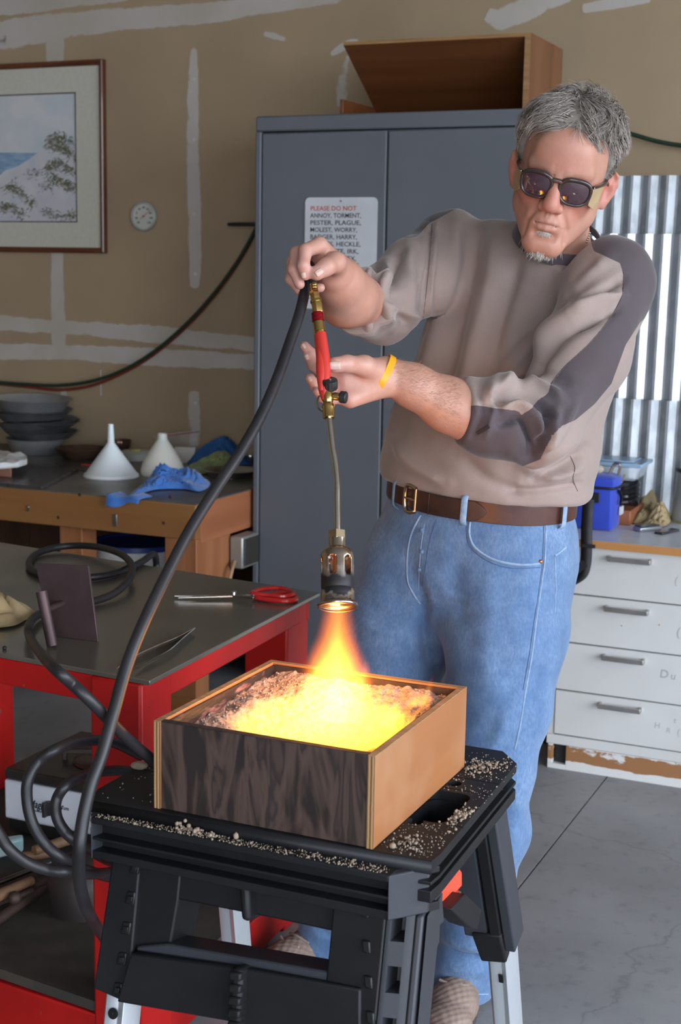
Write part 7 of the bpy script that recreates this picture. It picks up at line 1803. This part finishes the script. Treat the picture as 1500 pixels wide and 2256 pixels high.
for s_ in (-1, 1):
    Hc.plane(hd(s_ * .060, .036, .02), HF * .9 + HX * (s_ * .2) - HU * .1, .062, .006); Hc.ell(hd(s_ * .082, -.010, -.012), [x * HS for x in (.03, .024, .034)], HAX, .006, 1)
Hc.plane(hd(0, -.02, -.045), -HU, .2, .008)
hv, hq = Hc.mesh(.004); nn_ = vnormals(hv, hq); hv = hv + nn_ * (noise3(hv, 60) * .004)[:, None]
cap_m = mat('hair_base', (.21, .185, .16), .8, c2=(.16, .135, .115), ns=120, bmp=.6, bs=300)
hcap = quad_object('hair', hv, hq, cap_m, parent=man)
cap_bv = bvh_of(hv, hq)
RH = random.Random(11)
def strand_mesh(strands, m, name, parent):
    vs, fs = [], []
    for P_, r0 in strands:
        n = len(P_); b0 = len(vs)
        for i, p in enumerate(P_):
            t = (P_[min(i + 1, n - 1)] - P_[max(0, i - 1)]).normalized(); x = t.orthogonal().normalized(); y = t.cross(x); r = r0 * (1 - .75 * i / (n - 1))
            vs += [p + x * r, p - x * r * .5 + y * r * .87, p - x * r * .5 - y * r * .87]
        for i in range(n - 1):
            for k in range(3): l = (k + 1) % 3; fs.append((b0 + i * 3 + k, b0 + i * 3 + l, b0 + i * 3 + 3 + l, b0 + i * 3 + 3 + k))
    me = bpy.data.meshes.new(name); o0 = world_org(parent); me.from_pydata([v - o0 for v in vs], [], fs); me.materials.append(m); me.shade_smooth()
    o = bpy.data.objects.new(name, me); COL.objects.link(o); o.parent = parent; ORG[o.name] = o0; return o
strands = []
while len(strands) < 7000:
    phi = RH.uniform(-math.pi, math.pi); el = math.asin(RH.uniform(-.6, 1)); p, n_ = scalp(phi, el)
    z = line_z(phi)
    if p.z < z + RH.gauss(0, .002): continue
    top = max(0, min(1, (p.z - .045) / .06))
    # combed: sides backwards and down, crown forwards and across to a quiff
    swirl = nz(p.x * 30, p.y * 30, p.z * 30); swirl2 = nz(p.x * 55 + 7, p.y * 55, p.z * 55)
    side = 1 if p.x > 0 else -1
    f = V(side * .25 + swirl * .9, -.7, -.75) * (1 - top) + V(.35 * side + swirl * 1.5, .75 if p.y > -.02 else -.2, .15 + swirl2 * .4) * top
    f = (f - n_ * f.dot(n_)).normalized()
    ln_ = (.014 + .006 * RH.random()) * (1 - top) + (.030 + .018 * RH.random()) * top
    lift = .25 * (1 - top) + .60 * top; cur = swirl2 * 1.2
    P_ = []; q = p - n_ * .002; dr = (n_ * (.5 + lift) + f).normalized()
    W3 = hd(*p); h = cap_bv.ray_cast(W3 + (HX * n_.x + HF * n_.y + HU * n_.z) * .08, -(HX * n_.x + HF * n_.y + HU * n_.z), .1)
    start = (h[0] - (HX * n_.x + HF * n_.y + HU * n_.z) * .003) if h[0] is not None else W3
    q3 = start; st_ = ln_ / 5
    for i in range(6):
        P_.append(q3); D3 = HX * dr.x + HF * dr.y + HU * dr.z; q3 = q3 + D3 * st_ * HS
        dr = (dr + f * .30 - n_ * (.16 + .10 * (1 - top)) + n_.cross(f) * (cur * .28) + V(RH.gauss(0, .07), RH.gauss(0, .07), RH.gauss(0, .07))).normalized()
    strands.append((P_, RH.uniform(.0006, .0012)))
strand_mesh(strands[:5600], hair_m, 'hair_strands', hcap)
strand_mesh(strands[5600:], mat('silver_hair', (.52, .47, .42), .4, c2=(.40, .35, .31), ns=200), 'silver_strands', hcap)
br = []
for s_ in (-1, 1):
    for k in range(110):
        u = RH.random(); p = hd(s_ * (.016 + .034 * u), .100 - .012 * u * u - .006 * u, .0215 + .004 * math.sin(u * 2.4) + RH.gauss(0, .0016)); d = (HX * (s_ * .8) + HU * RH.uniform(-.1, .5) + HF * .25).normalized()
        br.append(([p, p + d * .004, p + d * .0085 - HF * .001], .0004))
strand_mesh(br, hair_m, 'eyebrows', man)
bd = []
for k in range(170):
    x = RH.gauss(0, .009); p = hd(x, .098 - x * x * 30 - .002, -.0795 + RH.gauss(0, .0018)); d = (-HU + HF * .5 + HX * RH.gauss(0, .3)).normalized(); bd.append(([p, p + d * .004, p + d * .008], .0005))
for k in range(420):
    x = RH.gauss(0, .0125); p = hd(x, .090 - x * x * 25 + RH.gauss(0, .003), -.115 + RH.gauss(0, .0032)); d = (-HU * .9 + HF * .45 + HX * RH.gauss(0, .25)).normalized(); bd.append(([p, p + d * .006, p + d * .012 - HF * .001], .0005))
strand_mesh(bd, white_h, 'goatee', man)
ah = []
for k in range(900):
    t_ = RH.random(); a_ = WR_L.lerp(CU_L, .08 + .86 * t_); off_ = RH.uniform(-.042, .042); h = skin_bv.ray_cast(a_ - FWD * .3 + UPV * off_, FWD)
    if h[0] is None or segd(A3(h[0])[None], WR_L, CU_L)[0] > .06: continue
    n_ = h[1]; d = (aL * -.8 + UPV * RH.gauss(.1, .5) + n_ * .45).normalized(); ln_ = RH.uniform(.006, .012)
    ah.append(([h[0] - n_ * .0005, h[0] + d * ln_ * .5, h[0] + (d - n_ * .15) * ln_], .00016))
strand_mesh(ah, mat('arm_hair', (.40, .25, .16), .5), 'arm_hair', man)
